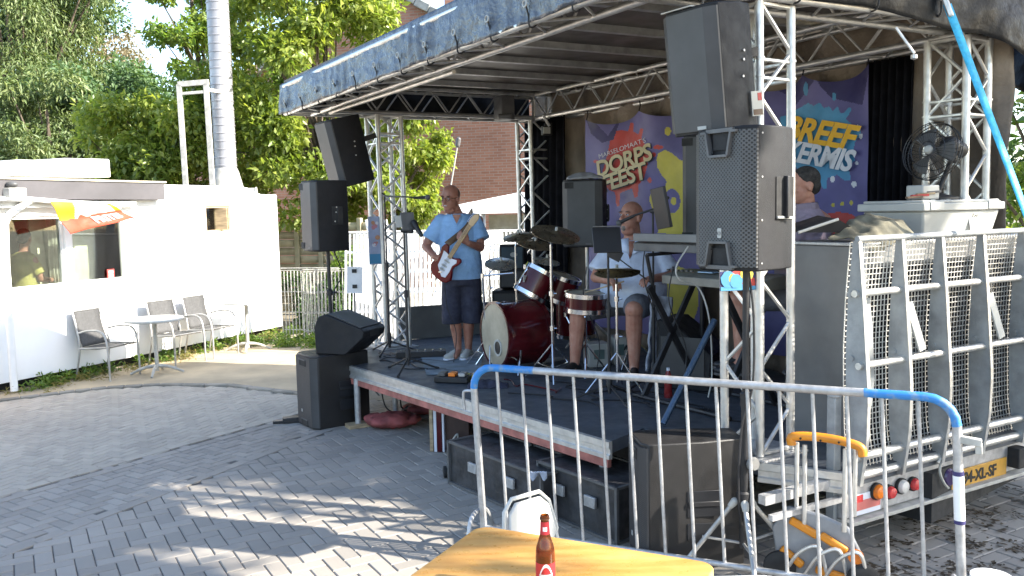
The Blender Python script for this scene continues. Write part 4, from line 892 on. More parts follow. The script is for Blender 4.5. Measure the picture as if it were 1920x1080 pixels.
def ptext(s, size, mat, parent, cx, cy, sl, lift, vsl=0, **k):
    # lettering lying in the banner's plane, set along the direction its line of text runs
    o = onback(cx, cy, lift); e = onback(cx+20, cy+20*sl, lift); ex = (e-o).normalized(); ey = BN.cross(ex) if BN.cross(ex).z > 0 else ex.cross(BN)
    return text(s, size, mat, parent, o, ex, ey, **k)
for dx, dy, mt, o_ in ((1.6, 2, 'ink', .178), (0, 0, 'bcream', .184)):
    ptext('DORPS', .235, mt, bn1, 1168+dx, 303+dy, -.34, o_, off=.006, sx=1.25, space=.92)
    ptext('FEEST', .235, mt, bn1, 1169+dx, 334+dy, -.34, o_, off=.006, sx=1.25, space=.92)
ptext("MARSELOMAAT'S", .07, 'bwhite', bn1, 1165, 279, -.36, .184, off=-.001, sx=1.4)
for dx, dy, mt, o_ in ((0, 0, 'borange', .184),):
    ptext('BREEF', .26, mt, bn2, 1533, 250, .17, o_, off=.009, sx=1.0, shear=.25, space=.95)
ptext('KERMIS', .225, 'bwhite', bn2, 1531, 293, .17, .184, off=.008, sx=.92, shear=.25, space=.95)
# posters taped to the columns
def poster(px0, px1, py0, py1, Y, label, cols):
    a = D(px0, (py0+py1)/2, Y); c = D(px1, (py0+py1)/2, Y+.06); h = (py1-py0)/FOC*Y; m_ = (a+c)/2; w_ = (c-a).length; t = thing('poster', label, 'poster', m_-UP*h/2, math.atan2((c-a).y, (c-a).x), 'festival posters on the stage columns')
    b = MB(); b.box((0, 0, h/2), (w_, .004, h)); b.build('sheet', cols[0], t); rg = random.Random(int(px0))
    for k in range(9):
        r = rg.uniform(.08, .18)*w_; b = MB(); pts = [(r*(1+.3*rg.random())*math.cos(j*.7), r*(1+.3*rg.random())*math.sin(j*.7)) for j in range(9)]
        b.prism(pts, (rg.uniform(-.32, .32)*w_, -.004-.0006*k, h*rg.uniform(.38, .88)), (1, 0, 0), (0, 0, 1), (0, 1, 0), .001); b.build('print_blot', cols[1+k % 3], t)
    b = MB(); b.box((0, -.004, h*.12), (w_*.98, .002, h*.2)); b.build('print_band', 'bcyan', t)
poster(1350, 1421, 508, 545, 4.80, 'blue and red poster taped low between the chords of the near stage column', ['bnavy', 'bred', 'bcyan', 'byel'])
poster(691, 713, 406, 496, 9.05, 'faded pink and blue poster wrapped on the far left stage column', [pbr('faded_poster_blue', (.38, .44, .62), .5), pbr('faded_poster_pink', (.58, .25, .30), .5), 'bwhite', pbr('faded_poster_orange', (.6, .30, .16), .5)])
# ============================================================ LOUDSPEAKERS
def xin(R3, loc): return Matrix.Translation(loc) @ R3.to_4x4()
def spk(name, label, cat, loc, rot, W, Dp, H, style, group=None):
    t = thing(name, label, cat, loc, group=group, rot=rot if isinstance(rot, Euler) else Euler((0, 0, rot)))
    c = .15*W; cy = .10*W; tb = W*.36
    b = MB(); b.prism([(-W/2+c, -Dp/2), (W/2-c, -Dp/2), (W/2, -Dp/2+cy), (W/2-.004, .04), (tb, Dp/2), (-tb, Dp/2), (-W/2+.004, .04), (-W/2, -Dp/2+cy)], (0, 0, 0), (1, 0, 0), (0, 1, 0), (0, 0, 1), H)
    b.build('cabinet', 'black2' if style != 'sub' else 'cabinet', t, bevel=.008)
    g = .012; f = -Dp/2-.001; nw = W*.17; nb = W*.28
    if style == 'big':
        n1, n2, nh = W*.13, W*.22, .115
        fr = [(-W/2+c, .02), (-n2, .02), (-n1, .02+nh), (n1, .02+nh), (n2, .02), (W/2-c, .02), (W/2-c, H-.02), (n2, H-.02), (n1, H-.02-nh), (-n1, H-.02-nh), (-n2, H-.02), (-W/2+c, H-.02)]
    else: fr = [(-W/2+c, .02), (W/2-c, .02), (W/2-c, H-.02), (-W/2+c, H-.02)]
    b = MB(); b.prism(fr, (0, f, 0), (1, 0, 0), (0, 0, 1), (0, -1, 0), g)
    for s in (-1, 1):
        p0 = Vector((s*(W/2-c+.0005), f-g, .02)); p1 = Vector((s*(W/2+.002), -Dp/2+cy-.012, .02)); q = Vector((0, .012, 0)); hh = Vector((0, 0, H-.04))
        b.add([p0, p1, p1+q, p0+q, p0+hh, p1+hh, p1+q+hh, p0+q+hh], [(0, 1, 5, 4), (1, 2, 6, 5), (2, 3, 7, 6), (3, 0, 4, 7), (0, 3, 2, 1), (4, 5, 6, 7)])
    gr = b.build('grille', {'big': 'grille', 'plain': 'grilledark', 'sub': 'grilledark', 'dark': 'grilledark'}[style], t)
    if style == 'big':
        for z0, sg in ((.02, 1), (H-.02, -1)):
            b = MB(); pts = [(-n2-.03, f-g-.003, z0+sg*.004), (-n2+.004, f-g-.003, z0+sg*.004), (-n1-.008, f-g-.003, z0+sg*(nh+.008)), (n1+.008, f-g-.003, z0+sg*(nh+.008)), (n2-.004, f-g-.003, z0+sg*.004), (n2+.03, f-g-.003, z0+sg*.004)]
            for a_, c_ in zip(pts, pts[1:]): b.beam(a_, c_, .012, .034, (0, 1, 0))
            b.build('handle_trim', 'dgrey', t); b = MB(); b.box((0, f-.004, z0+sg*.05), (n1*1.9, .006, .085)); b.build('handle_recess', 'rubber', t)  # dark box on the front stands for the shaded hand hollow
            b = MB(); b.beam((-n2, f-g+.002, z0-sg*.004), (n2, f-g+.002, z0-sg*.004), .02, .02); b.build('handle_bar', 'dgrey', t)
        b = MB(); b.box((W/2-.001, .055, H*.50), (.006, Dp*.36, H*.30)); rc = b.build('side_recess', 'rubber', t, bevel=.002)  # thin dark plate, the hollow's shade put into its colour
        b = MB(); b.beam((W/2+.008, .055, H*.36), (W/2+.008, .055, H*.655), .022, .035, (1, 0, 0)); b.build('side_handle', 'black', rc, bevel=.006)
        b = MB(); b.beam((W/2+.004, .055-Dp*.17, H*.368), (W/2+.004, .055+Dp*.17, H*.362), .014, .014); b.build('recess_lip_highlight', 'lgrey', rc, bevel=.004)  # light grey paints in the lit lower edge of the handle hollow
        for k in range(4): b = MB(); b.tube((W/2-.002, -Dp/2+cy+.03, .04+k*(H-.08)/3), (W/2+.002, -Dp/2+cy+.03, .04+k*(H-.08)/3), .005); b.build('screw', 'galv', t)
        b = MB(); b.prism([(-.013, -.02), (-.009, -.025), (.009, -.025), (.013, -.02), (.013, .02), (.009, .025), (-.009, .025), (-.013, .02)], (0, f-g-.001, .19), (1, 0, 0), (0, 0, 1), (0, -1, 0), .003); lo = b.build('badge', 'lgrey', t); text('( )', .022, 'ink', lo, (0, f-g-.005, .19), (1, 0, 0), (0, 0, 1), world=False)
    elif style in ('plain', 'dark'):
        b = MB(); b.box((W*.18, f-g-.002, H*.035+.012), (.06, .004, .018)); b.build('badge', 'lgrey' if style == 'plain' else 'dgrey', t)
        if style == 'dark':
            for z0 in (H-.055, .055): b = MB(); b.box((-W*.30, f-g-.001, z0), (.09, .006, .06)); b.build('handle_recess', 'rubber', t, bevel=.002)
            b = MB(); b.box((W/2-.001, .05, H*.5), (.006, Dp*.30, H*.26)); rc = b.build('side_recess', 'rubber', t, bevel=.002); b = MB(); b.beam((W/2+.006, .05, H*.39), (W/2+.006, .05, H*.61), .016, .025, (1, 0, 0)); b.build('side_handle', 'black', rc, bevel=.004)
        for z in (.42, .55, .62): b = MB(); b.tube((W/2-.004, -.02+z*.1, H*z), (W/2+.003, -.02+z*.1, H*z), .007); b.build('screw', 'galv', t)
    elif style == 'sub':
        for z0 in (H-.075, .045):
            b = MB(); b.box((0, f-g-.001, z0), (.15, .008, .06)); hr = b.build('handle_recess', 'rubber', t, bevel=.003); b = MB(); b.beam((-.075, f-g-.006, z0+.03), (.075, f-g-.006, z0+.03), .006, .01); b.build('recess_rim', 'dgrey', hr)
        b = MB(); b.box((-W*.12, f-g-.001, H*.22), (.022, .004, .028)); b.build('badge', 'lgrey', t, bevel=.001)
        b = MB(); b.box((W/2-.001, Dp*.08, H*.52), (.006, .19, .15)); rc = b.build('side_recess', 'screen', t, bevel=.002); b = MB(); b.beam((W/2+.004, Dp*.08-.09, H*.52), (W/2+.004, Dp*.08+.09, H*.52), .012, .03); b.build('side_handle', 'black', rc, bevel=.004)
        b = MB(); b.box((W/2-.001, Dp*.08, H*.30), (.006, .19, .10)); b.build('amplifier_plate', 'screen', t, bevel=.002)
    return t
SG = 'black loudspeakers around the stage'
def pole(name, mb, mat, par): return mb.build(name, mat, par, world=True)
# near big loudspeaker on tripod
c3 = D(1399, 500, 4.45); z0 = 1.715; spk('loudspeaker', 'big black perforated loudspeaker on a tripod at the near end of the stage', 'loudspeaker', (c3.x, c3.y, z0), ROT, .40, .37, .72, 'big', SG)
t = thing('speaker_stand', 'dark tripod speaker stand with silver legs in front of the near stage column', 'stand', (c3.x, c3.y, 0)); hub = Vector((c3.x-.01, c3.y, .46))
b = MB(); b.tube(hub-UP*.25, (c3.x, c3.y, 1.02), .022, n=12); b.tube((c3.x, c3.y, 1.0), (c3.x, c3.y, 1.73), .0185, n=12); pole('pole', b, 'black', t)
b = MB(); b.lathe([(.034, -.04), (.036, .05), (.026, .06)], hub, UP, 14); pole('collar', b, 'black', t); b = MB(); b.lathe([(.028, .98), (.03, 1.05), (.022, 1.06)], (c3.x, c3.y, 0), UP, 14); pole('collar', b, 'black', t)
b = MB(); b.lathe([(.0, 0), (.035, .004), (.038, .02), (.030, .035), (0, .036)], hub+Vector((.03, -.03, .22)), Vector((.5, -.85, 0)), 16); pole('locking_knob', b, 'grey', t)
for e in ((.84, 4.50), (1.62, 4.60), (1.18, 4.0)):
    b = MB(); d = (Vector((e[0], e[1], .02))-hub); st_ = hub+Vector((d.x, d.y, 0)).normalized()*.045; b.tube(st_, (e[0], e[1], .02), .0135, n=10); lg = pole('leg', b, 'alu' if e[0] > 1.5 else 'aludark', t)
    b = MB(); b.caps(st_, st_+d*.05, .022, .018); pole('leg_joint', b, 'lgrey', lg); b = MB(); b.tube(Vector((e[0], e[1], .02))-d*.04, (e[0], e[1], .005), .017); pole('rubber_foot', b, 'rubber', lg)
    b = MB(); b.tube(hub-UP*.23, st_+d*.45, .008, n=6); pole('brace', b, 'aludark', t)
b = MB(); b.path(cat([(c3.x+.02, c3.y+.02, 1.7), (c3.x+.035, c3.y-.02, 1.45), (c3.x+.03, c3.y-.025, 1.1), (c3.x-.03, c3.y-.03, .85), (c3.x-.035, c3.y-.03, .4), (c3.x+.1, c3.y+.1, .02)], 8), .006, 6); tag(b.build('cable', 'black'), 'black cable hanging down the near speaker stand', 'cable'); recenter(bpy.data.objects['cable'], (c3.x, c3.y, .02))
# hung loudspeakers
ch = D(1345, 130, 4.72); t4 = spk('loudspeaker', 'black loudspeaker hung tilted under the roof from the near stage column', 'loudspeaker', (ch.x, ch.y, 2.44), (Matrix.Rotation(ROT, 3, 'Z') @ Matrix.Rotation(rad(6.5), 3, 'X')).to_euler(), .38, .34, .66, 'plain', SG)
b = MB(); b.box((.19, .115, .13), (.004, .085, .13)); sk_ = b.build('sticker', 'lgrey', t4); b = MB(); b.box((.193, .115, .085), (.003, .07, .03)); b.build('sticker_print', 'leather', sk_); b = MB(); b.box((.193, .135, .165), (.003, .03, .04)); b.build('sticker_print', 'bred', sk_)
b = MB(); b.beam((0, .12, .40), (.02, .34, .42), .05, .05); b.build('mounting_bracket', 'black', t4)
b = MB(); b.box((-.06, -.165, .664), (.22, .03, .006)); b.build('top_strip', 'lgrey', t4)
cl_ = D(660, 280, 8.62); t1 = spk('loudspeaker', 'black loudspeaker hung tilted from the far left stage column', 'loudspeaker', (cl_.x, cl_.y, 2.33), (Matrix.Rotation(ROT, 3, 'Z') @ Matrix.Rotation(rad(13), 3, 'X')).to_euler(), .38, .36, .66, 'plain', SG)
b = MB(); b.beam((0, .14, .40), (0, .36, .42), .05, .05); b.build('mounting_bracket', 'black', t1)
# left stack
sc = Vector((-1.77, 8.26, 0)); spk('subwoofer', 'black subwoofer on the paving at the left corner of the stage', 'loudspeaker', sc, ROT+rad(3), .46, .60, .70, 'sub', SG)
spk('loudspeaker', 'black loudspeaker on a pole above the left subwoofer', 'loudspeaker', (sc.x-.01, sc.y-.02, 1.685), ROT, .37, .36, .67, 'dark', SG)
t = thing('speaker_pole', 'thin black pole rising from the left subwoofer to its loudspeaker', 'stand', (sc.x, sc.y, .70)); b = MB(); b.tube((sc.x, sc.y, .69), (sc.x, sc.y-.02, 1.70), .0175, n=12); pole('pole', b, 'black', t); b = MB(); b.lathe([(.03, 1.25), (.032, 1.30), (.02, 1.31)], (sc.x, sc.y-.01, 0), UP, 12); b.tube((sc.x, sc.y-.01, 1.28), (sc.x+.07, sc.y-.03, 1.28), .012); pole('collar', b, 'black', t)
b = MB(); b.path(cat([(sc.x+.05, sc.y, 1.70), (sc.x+.12, sc.y, 1.45), (sc.x+.04, sc.y-.04, 1.25), (sc.x+.03, sc.y-.03, .75)], 8), .006, 5); o = tag(b.build('cable', 'black'), 'black cable drooping beside the pole of the left loudspeaker', 'cable'); recenter(o, (sc.x, sc.y, .7))
# wedge monitor on the sub
t = thing('stage_monitor', 'black wedge stage monitor lying on top of the left subwoofer', 'loudspeaker', (sc.x+.17, sc.y-.06, .703), rad(-20), SG)
b = MB(); pr = [(-.24, 0), (.08, 0), (.28, .17), (.29, .22), (.05, .38) if 0 else (.27, .25), (-.12, .385), (-.20, .36), (-.25, .26)]; b.prism(pr, (0, -.20, 0), (1, 0, 0), (0, 0, 1), (0, 1, 0), .42); b.build('cabinet', 'black2', t, bevel=.01)
b = MB(); b.prism([(-.10, 0), (.27, 0), (.27, .012), (-.10, .012)], (0, -.18, 0), (1, 0, 0), (0, 0, 1), (0, 1, 0), .38); R_ = Matrix.Translation((.005, 0, .315)) 
b = MB(); a0 = Vector((-.10, 0, .388)); a1 = Vector((.255, 0, .262)); b.beam(a0, a1, .37, .012, (0, 0, 1)); b.build('grille', 'grilledark', t, bevel=.003)
b = MB(); b.box((.285, 0, .20), (.008, .16, .06)); b.build('handle_recess', 'rubber', t)
b = MB(); pb = G(546, 792); b.box(tuple(pb+UP*.03), (.16, .10, .05), Matrix.Rotation(.3, 3, 'Z')); b.box(tuple(pb+Vector((-.10, -.03, .015))), (.14, .06, .03), Matrix.Rotation(.3, 3, 'Z')); o = tag(b.build('cable_box', 'black', bevel=.008), 'small flat black connector box on the paving beside the left subwoofer', 'box'); recenter(o, pb)
# near sub
t = spk('subwoofer', 'black subwoofer on the paving behind the barrier at the near end of the stage', 'loudspeaker', (.985, 4.80, 0), rad(-84), .32, .60, .735, 'sub', SG)
# speaker behind the drums, on a stand, with cloth
cb_ = D(1100, 400, 8.5); spk('loudspeaker', 'black loudspeaker on a pole behind the drum kit with a grey cloth on top', 'loudspeaker', (cb_.x, cb_.y, 1.66), rad(-22), .40, .34, .66, 'dark', SG)
t = thing('speaker_stand', 'silver pole stand under the loudspeaker behind the drum kit', 'stand', (cb_.x, cb_.y, .57)); b = MB(); b.tube((cb_.x, cb_.y, .60), (cb_.x, cb_.y, 1.68), .018); pole('pole', b, 'alu', t)
for a in (0, 2.1, 4.2): b = MB(); b.tube((cb_.x, cb_.y, .95), (cb_.x+.4*math.cos(a), cb_.y+.4*math.sin(a), .585), .012); pole('leg', b, 'alu', t)
b = MB(); b.grid(lambda u, v: Vector((cb_.x-.19+.34*u, cb_.y-.16+.30*v, 2.33+.055*math.sin(u*3.1)**.6*math.sin(v*3.1)**.6+.02*noise.noise(Vector((u*5, v*5, 1))))), 24, 18); o = tag(b.build('folded_cloth', pbr('grey_cloth', (.34, .34, .36), .9, 0, .1, 9, .3, 40), solid=.012), 'crumpled light grey cloth on top of the loudspeaker behind the drums', 'cloth'); recenter(o, (cb_.x, cb_.y, 2.33))
# dark column speaker behind the near one
p = D(1316, 360, 6.9); spk('loudspeaker', 'narrow dark loudspeaker half hidden behind the big perforated one', 'loudspeaker', (p.x, p.y, 1.75), rad(-30), .22, .3, .85, 'dark', SG)
b = MB(); b.tube((p.x, p.y, .57), (p.x, p.y, 1.77), .018); o = tag(b.build('speaker_pole', 'black'), 'black pole under the narrow loudspeaker behind the keyboards', 'stand'); recenter(o, (p.x, p.y, .57))

# ============================================================ CROWD BARRIER
BL0 = Vector((-.245, 5.02, 0)); BR0 = Vector((2.07, 3.93, 0)); bw_ = (BR0-BL0); BLn = bw_.length; bx = bw_.normalized()
bar_ = thing('crowd_barrier', 'galvanised crowd barrier with blue painted upper corners in front of the stage', 'barrier', (BL0+BR0)/2, math.atan2(bx.y, bx.x))
hb_ = 1.12; hw = BLn/2; lean = -.05; rc_ = .13
def bp(x, z): return Vector((x + lean*(z-hb_)*-1*-1, 0, z))
pts = [bp(-hw, .06)] + [bp(-hw, z) for z in (.3, .6, hb_-rc_)] + [bp(-hw+rc_*(1-math.cos(a)), hb_-rc_+rc_*math.sin(a)) for a in [rad(x) for x in (18, 36, 54, 72, 90)]] + [bp(x, hb_) for x in (-hw+.4, -hw/3, 0, hw/3, hw-.4)] + [bp(hw-rc_*(1-math.cos(a)), hb_-rc_+rc_*math.sin(a)) for a in [rad(x) for x in (90, 72, 54, 36, 18)]] + [bp(hw, z) for z in (hb_-rc_, .6, .3, .06)]
b = MB(); b.path(pts, .0215, 14); b.build('frame', 'galv', bar_)
b = MB(); b.tube(bp(-hw, .14), bp(hw, .14), .016, n=10); b.build('bottom_rail', 'galv', bar_)
NB = 16
for k in range(1, NB):
    x = -hw+2*hw*k/NB; b = MB(); b.tube(bp(x, .14), bp(x, hb_-.01), .0095, n=8); b.build('upright_bar', 'galv', bar_)
b = MB(); b.path([p_ for p_ in pts[3:10]], .0225, 14); b.build('blue_paint_band', 'blue', bar_)
b = MB(); b.path([bp(hw-rc_-.04, hb_)]+pts[13:20], .0225, 14); b.build('blue_paint_band', 'blue', bar_)
b = MB(); b.path([bp(hw, .76), bp(hw, .54)], .0245, 14); wb_ = b.build('white_sleeve', 'white', bar_)
b = MB(); b.path([bp(hw, .775), bp(hw, .755)], .025, 14); b.path([bp(hw, .54), bp(hw, .522)], .025, 14); b.build('blue_tape', 'bnavy', wb_)
b = MB(); b.beam(bp(hw, hb_-.19), bp(hw+.10, hb_-.20), .035, .035); b.beam(bp(hw+.088, hb_-.20), bp(hw+.088, hb_-.255), .03, .025, (0, 1, 0)); b.build('coupling_hook', 'offwhite', bar_, bevel=.004)
b = MB(); b.path(cat([bp(-hw, hb_-.15), bp(-hw-.05, hb_-.15), bp(-hw-.075, hb_-.17), bp(-hw-.075, hb_-.27)], 4), .009, 8); b.build('coupling_hook', 'galv', bar_)
for x in (-hw, hw):
    b = MB(); b.path(cat([bp(x-.02, .01)+Vector((0, -.20, 0)), bp(x-.02, .02)+Vector((0, -.19, 0)), bp(x-.03, .20)+Vector((0, -.11, 0)), bp(x-.03, .24)+Vector((0, 0, 0)), bp(x-.03, .20)+Vector((0, .11, 0)), bp(x-.02, .01)+Vector((0, .20, 0))], 6), .014, 8); b.build('foot', 'galv', bar_)

# ============================================================ TABLE AND BOTTLE
TZ = .875; C1 = G(899, 984, TZ); C2 = G(1345, 1056, TZ); ex = (C2-C1).normalized(); ey = Vector((ex.y, -ex.x, 0)); W_ = (C2-C1).length; Lg = 1.9
tt = thing('wooden_table', 'orange stained plywood table with rounded corners in the foreground', 'table', (C1+C2)/2+ey*.9-UP*TZ)
r_ = .06
def rr(w, l, r, n=6):
    out_ = []
    for cx, cy, a0 in ((w/2-r, l-r, 0), (-w/2+r, l-r, 90), (-w/2+r, r, 180), (w/2-r, r, 270)):
        for k in range(n+1): a = rad(a0+90*k/n); out_.append((cx+r*math.cos(a), cy+r*math.sin(a)))
    return out_
b = MB(); m_ = (C1+C2)/2; b.prism(rr(W_, Lg, r_), m_-UP*.026, ex, ey, UP, .026); b.build('tabletop', 'wood', tt, world=True, bevel=.006, segs=3)
for i in (.1, .9):
    for j in (.12, 1.75):
        p = C1+ex*W_*i+ey*j; b = MB(); b.beam(p-UP*.03, Vector((p.x, p.y, 0)), .035, .035, (0, 1, 0)); b.build('leg', 'galv', tt, world=True)
b = MB(); b.beam(C1+ex*.08+ey*.12-UP*.045, C1+ex*(W_-.08)+ey*.12-UP*.045, .03, .03); b.beam(C1+ex*.08+ey*1.75-UP*.045, C1+ex*(W_-.08)+ey*1.75-UP*.045, .03, .03); b.beam(C1+ex*W_/2+ey*.12-UP*.045, C1+ex*W_/2+ey*1.75-UP*.045, .03, .03); b.build('under_frame', 'galv', tt, world=True)
pb = D(1021, 965, 2.56); bh = pb.z-TZ; bo = thing('beer_bottle', 'brown glass beer bottle with red neck foil and red label on the table', 'bottle', (pb.x, pb.y, TZ))
pf = [(.0, .004), (.026, 0), (.0298, .006), (.0302, .02), (.0302, bh*.44), (.0298, bh*.50), (.0272, bh*.57), (.021, bh*.65), (.0155, bh*.74), (.0135, bh*.86), (.0128, bh*.935), (.0148, bh*.94), (.0150, bh*.965), (.0138, bh*.97), (.0138, bh-.002), (.0115, bh), (.0105, bh-.004)]
b = MB(); b.lathe(pf+[(.0105, bh*.9), (.0125, bh*.74), (.018, bh*.65), (.0242, bh*.57), (.0270, bh*.5), (.0272, .02), (.0, .014)], n=36, cap=False); b.build('glass', 'amber', bo)
b = MB(); b.lathe([(.0158, bh*.745), (.0146, bh*.80), (.0139, bh*.87), (.0134, bh*.915)], n=36, cap=False); nf = b.build('neck_foil', pbr('red_neck_foil', (.36, .02, .035), .4, .1, .2, 30), bo)
b = MB(); b.lathe([(.0306, bh*.08), (.0306, bh*.37)], n=40, cap=False); lb = b.build('label', pbr('red_beer_label', (.38, .015, .025), .5), bo)
def cyl(x, z, r): a = -math.pi/2 + x/r; return Vector((r*math.cos(a), r*math.sin(a), z))
b = MB(); b.grid(lambda u, v: cyl(-.022+.044*u, bh*.335-.018*(u-.5)**2*8+.010*(v-.5)+.006*u, .0309), 16, 2); b.grid(lambda u, v: cyl(-.022+.044*u, bh*.20+.012*(v-.5), .0309), 16, 2); b.build('label_band', 'bwhite', lb)
b = MB(); b.grid(lambda u, v: cyl(-.007+.014*u, bh*.82+.014*(v-.5), .0150), 8, 2); b.build('foil_crest', 'bwhite', nf)
b = MB(); b.lathe([(.0152, bh*.938), (.0158, bh*.95), (.0152, bh*.965)], n=30); b.build('mouth_ring', pbr('dark_glass_rim', (.10, .04, .02), .2), bo)
# folding chair behind the table
fp = G(1022, 1000, .62); fc = thing('folding_chair', 'pale grey plastic folding chair with its back showing behind the table', 'chair', (fp.x+.05, fp.y-.02, 0), rad(38))
pp = [(-.15, .70), (.15, .70), (.19, .76), (.16, .90), (.10, .95), (-.10, .95), (-.16, .90), (-.19, .76)]; pp = [(x*.72, .56+(z-.70)*.85) for x, z in pp]
b = MB(); b.prism(pp, (0, .02, -.03), (1, 0, 0), (0, .22, .98), (0, 1, 0), .018); b.build('backrest', 'plastw', fc, bevel=.006)
b = MB(); q = [Vector((x*1.13, .045+.22*z, (.665+(z-.665)*1.15)*.98-.03)) for x, z in pp]; b.path(q+[q[0]], .010, 8); b.build('back_frame', 'plastw', fc)
for s in (-1, 1): b = MB(); b.path([(s*.13, .18, .60), (s*.14, .08, .35), (s*.15, -.16, .0)], .010, 8); b.build('leg', 'lgrey', fc); b = MB(); b.path([(s*.12, -.02, .40), (s*.13, .20, .0)], .010, 8); b.build('leg', 'lgrey', fc)
b = MB(); b.box((0, -.04, .41), (.28, .28, .025)); b.build('seat', 'plastw', fc, bevel=.01)

# white table corner beyond and bucket
p = G(1392, 1073, .72); wt = thing('white_table', 'low white table just showing past the right corner of the wooden table', 'table', (p.x-.02, p.y-.25, 0)); b = MB(); b.box((-.02, .0, .71), (.24, .44, .03)); b.build('tabletop', 'white', wt, bevel=.01)
for x in (-.12, .12):
    for y in (-.15, .25): b = MB(); b.tube((x, y, 0), (x, y, .70), .014); b.build('leg', 'alu', wt)
p = G(1843, 1076, .34); bk = thing('bucket', 'white plastic bucket at the lower right beside the barrier foot', 'bucket', (p.x+.04, p.y, 0)); b = MB(); b.lathe([(.0, .005), (.055, 0), (.078, .31), (.084, .31), (.084, .325), (.07, .325), (.05, .02), (0, .02)], n=28); b.build('body', 'white', bk); b = MB(); b.lathe([(0, .335), (.088, .33), (.09, .315), (.086, .315)], n=28); b.build('lid', 'white', bk)

# ============================================================ HAND TRUCK
p = D(1545, 1000, 4.36); ht = thing('hand_truck', 'folding hand truck with orange handle and wheel parts behind the barrier', 'hand truck', (p.x, p.y, 0), rad(-28))
zt_ = D(1545, 830, 4.36).z
for x in (-.145, -.10, .10, .145):
    b = MB(); b.tube((x, .02 if abs(x) > .12 else -.01, .42 if abs(x) > .12 else .34), (x, .02 if abs(x) > .12 else -.01, zt_-.02), .012, n=10); b.build('telescopic_tube', 'alu', ht)
b = MB(); b.path(cat([(-.17, .0, zt_-.03), (-.16, 0, zt_+.015), (0, 0, zt_+.025), (.16, 0, zt_+.0), (.185, 0, zt_-.05)], 5), .024, 10); b.build('handle', 'orange', ht)
for x in (-.12, -.02, .07): b = MB(); b.lathe([(.006, 0), (.006, .004)], (x, -.024, zt_+.015), (0, -1, 0), 8); b.build('rivet', 'ink', ht)
b = MB(); pl = [(-.19, .43), (-.02, .41), (.12, .36), (.2, .20), (.24, .05), (.10, .03), (.0, .06), (-.12, .02), (-.24, .12), (-.27, .30)]; b.prism(pl, (0, .03, 0), (1, 0, 0), (0, 0, 1), (0, -1, 0), .03); b.build('base_plate', pbr('grey_plastic', (.26, .27, .28), .4), ht, bevel=.01)
for (x, z, l, a) in ((-.10, .33, .16, -25), (-.16, .16, .14, -35), (.06, .10, .20, -8), (.05, .27, .15, -28)):
    b = MB(); R_ = Matrix.Rotation(rad(a), 3, 'Y'); b.box((x, -.012, z), (l, .03, .045), Matrix.Rotation(rad(-a), 3, 'Y')); b.build('orange_grip', 'orange', ht, bevel=.012)
for x in (-.22, .20):
    b = MB(); b.lathe([(.02, -.018), (.07, -.02), (.085, -.012), (.085, .012), (.07, .02), (.02, .018)], (x, -.03, .10), (.3, -1, .1), 24); wh = b.build('wheel', 'rubber', ht); b = MB(); b.lathe([(0, -.024), (.05, -.024), (.055, -.018)], (x, -.03, .10), (.3, -1, .1), 20); b.build('rim', 'offwhite', wh)
b = MB()
for k in range(3): b.path(cat([(-.2+.1*k, -.02, .06), (-.12+.1*k, -.045, .2), (-.02+.1*k, -.045, .25), (.02+.1*k, -.02, .10)], 5), .010, 6)
b.build('folding_arm', 'alu', ht)
b = MB(); b.lathe([(.04, 0), (.04, .008)], (.16, -.016, .22), (0, -1, 0), 16); b.build('warning_sticker', 'lamporange', ht)

# ============================================================ TOTE, FAN AND THINGS ON THE CABINET
RT = math.atan2(GV.y, GV.x); tc0 = gp(1.30, .46, CT+.002)
to = thing('storage_box', 'large light grey plastic storage box with lid on the cabinet behind the gate', 'box', tc0, RT)
b = MB(); w1, w2, d1, d2_, h = .36, .40, .19, .22, .17
b.add([(-w1, -d1, 0), (w1, -d1, 0), (w1, d1, 0), (-w1, d1, 0), (-w2, -d2_, h), (w2, -d2_, h), (w2, d2_, h), (-w2, d2_, h)], [(0, 3, 2, 1), (4, 5, 6, 7), (0, 1, 5, 4), (1, 2, 6, 5), (2, 3, 7, 6), (3, 0, 4, 7)]); b.build('body', 'lgrey', to, bevel=.015)
b = MB(); b.box((0, 0, .195), (.85, .48, .05)); b.box((0, 0, .228), (.80, .43, .02)); ld = b.build('lid', 'lgrey', to, bevel=.008)
for x in (-.30, .30):
    b = MB(); b.box((x, -.243, .20), (.13, .008, .05)); b.build('latch', 'plastw', ld, bevel=.003)
b = MB(); b.box((.18, -.213, .10), (.20, .004, .12), Matrix.Rotation(rad(-10), 3, 'X')); lb = b.build('paper_label', 'paper', to); text('Frb', .05, 'ink', lb, (.13, -.218, .13), (1, 0, 0), (0, -.15, 1), world=False, shear=.3, off=-.002)
b = MB(); b.box((.20, -.214, .065), (.12, .003, .006)); b.box((.26, -.214, .06), (.02, .003, .022)); b.build('label_print', 'ink', lb)
ft_ = gp(1.36, .46, CT+.245)
fn_ = thing('electric_fan', 'black wire cage desk fan standing on the grey storage box', 'fan', ft_)
fc_ = D(1748, 284, ft_.y-.02); mc = D(1788, 276, ft_.y); ax = Vector((-.78, -.50, .22)).normalized(); fx_, fy_, _ = frame(ax)
b = MB(); b.lathe([(.13, 0), (.13, .012), (.05, .03), (.02, .05)], ft_, UP, 24); b.tube(ft_+UP*.03, mc-UP*.05, .016, n=10); b.build('foot', 'black', fn_, world=True)
hub_ = fc_; b = MB(); b.caps(mc-ax*.07, mc+ax*.05, .055, .06); b.caps(mc-UP*.08, mc, .025, .03); b.build('motor', 'black', fn_, world=True)
b = MB(); R1 = .19
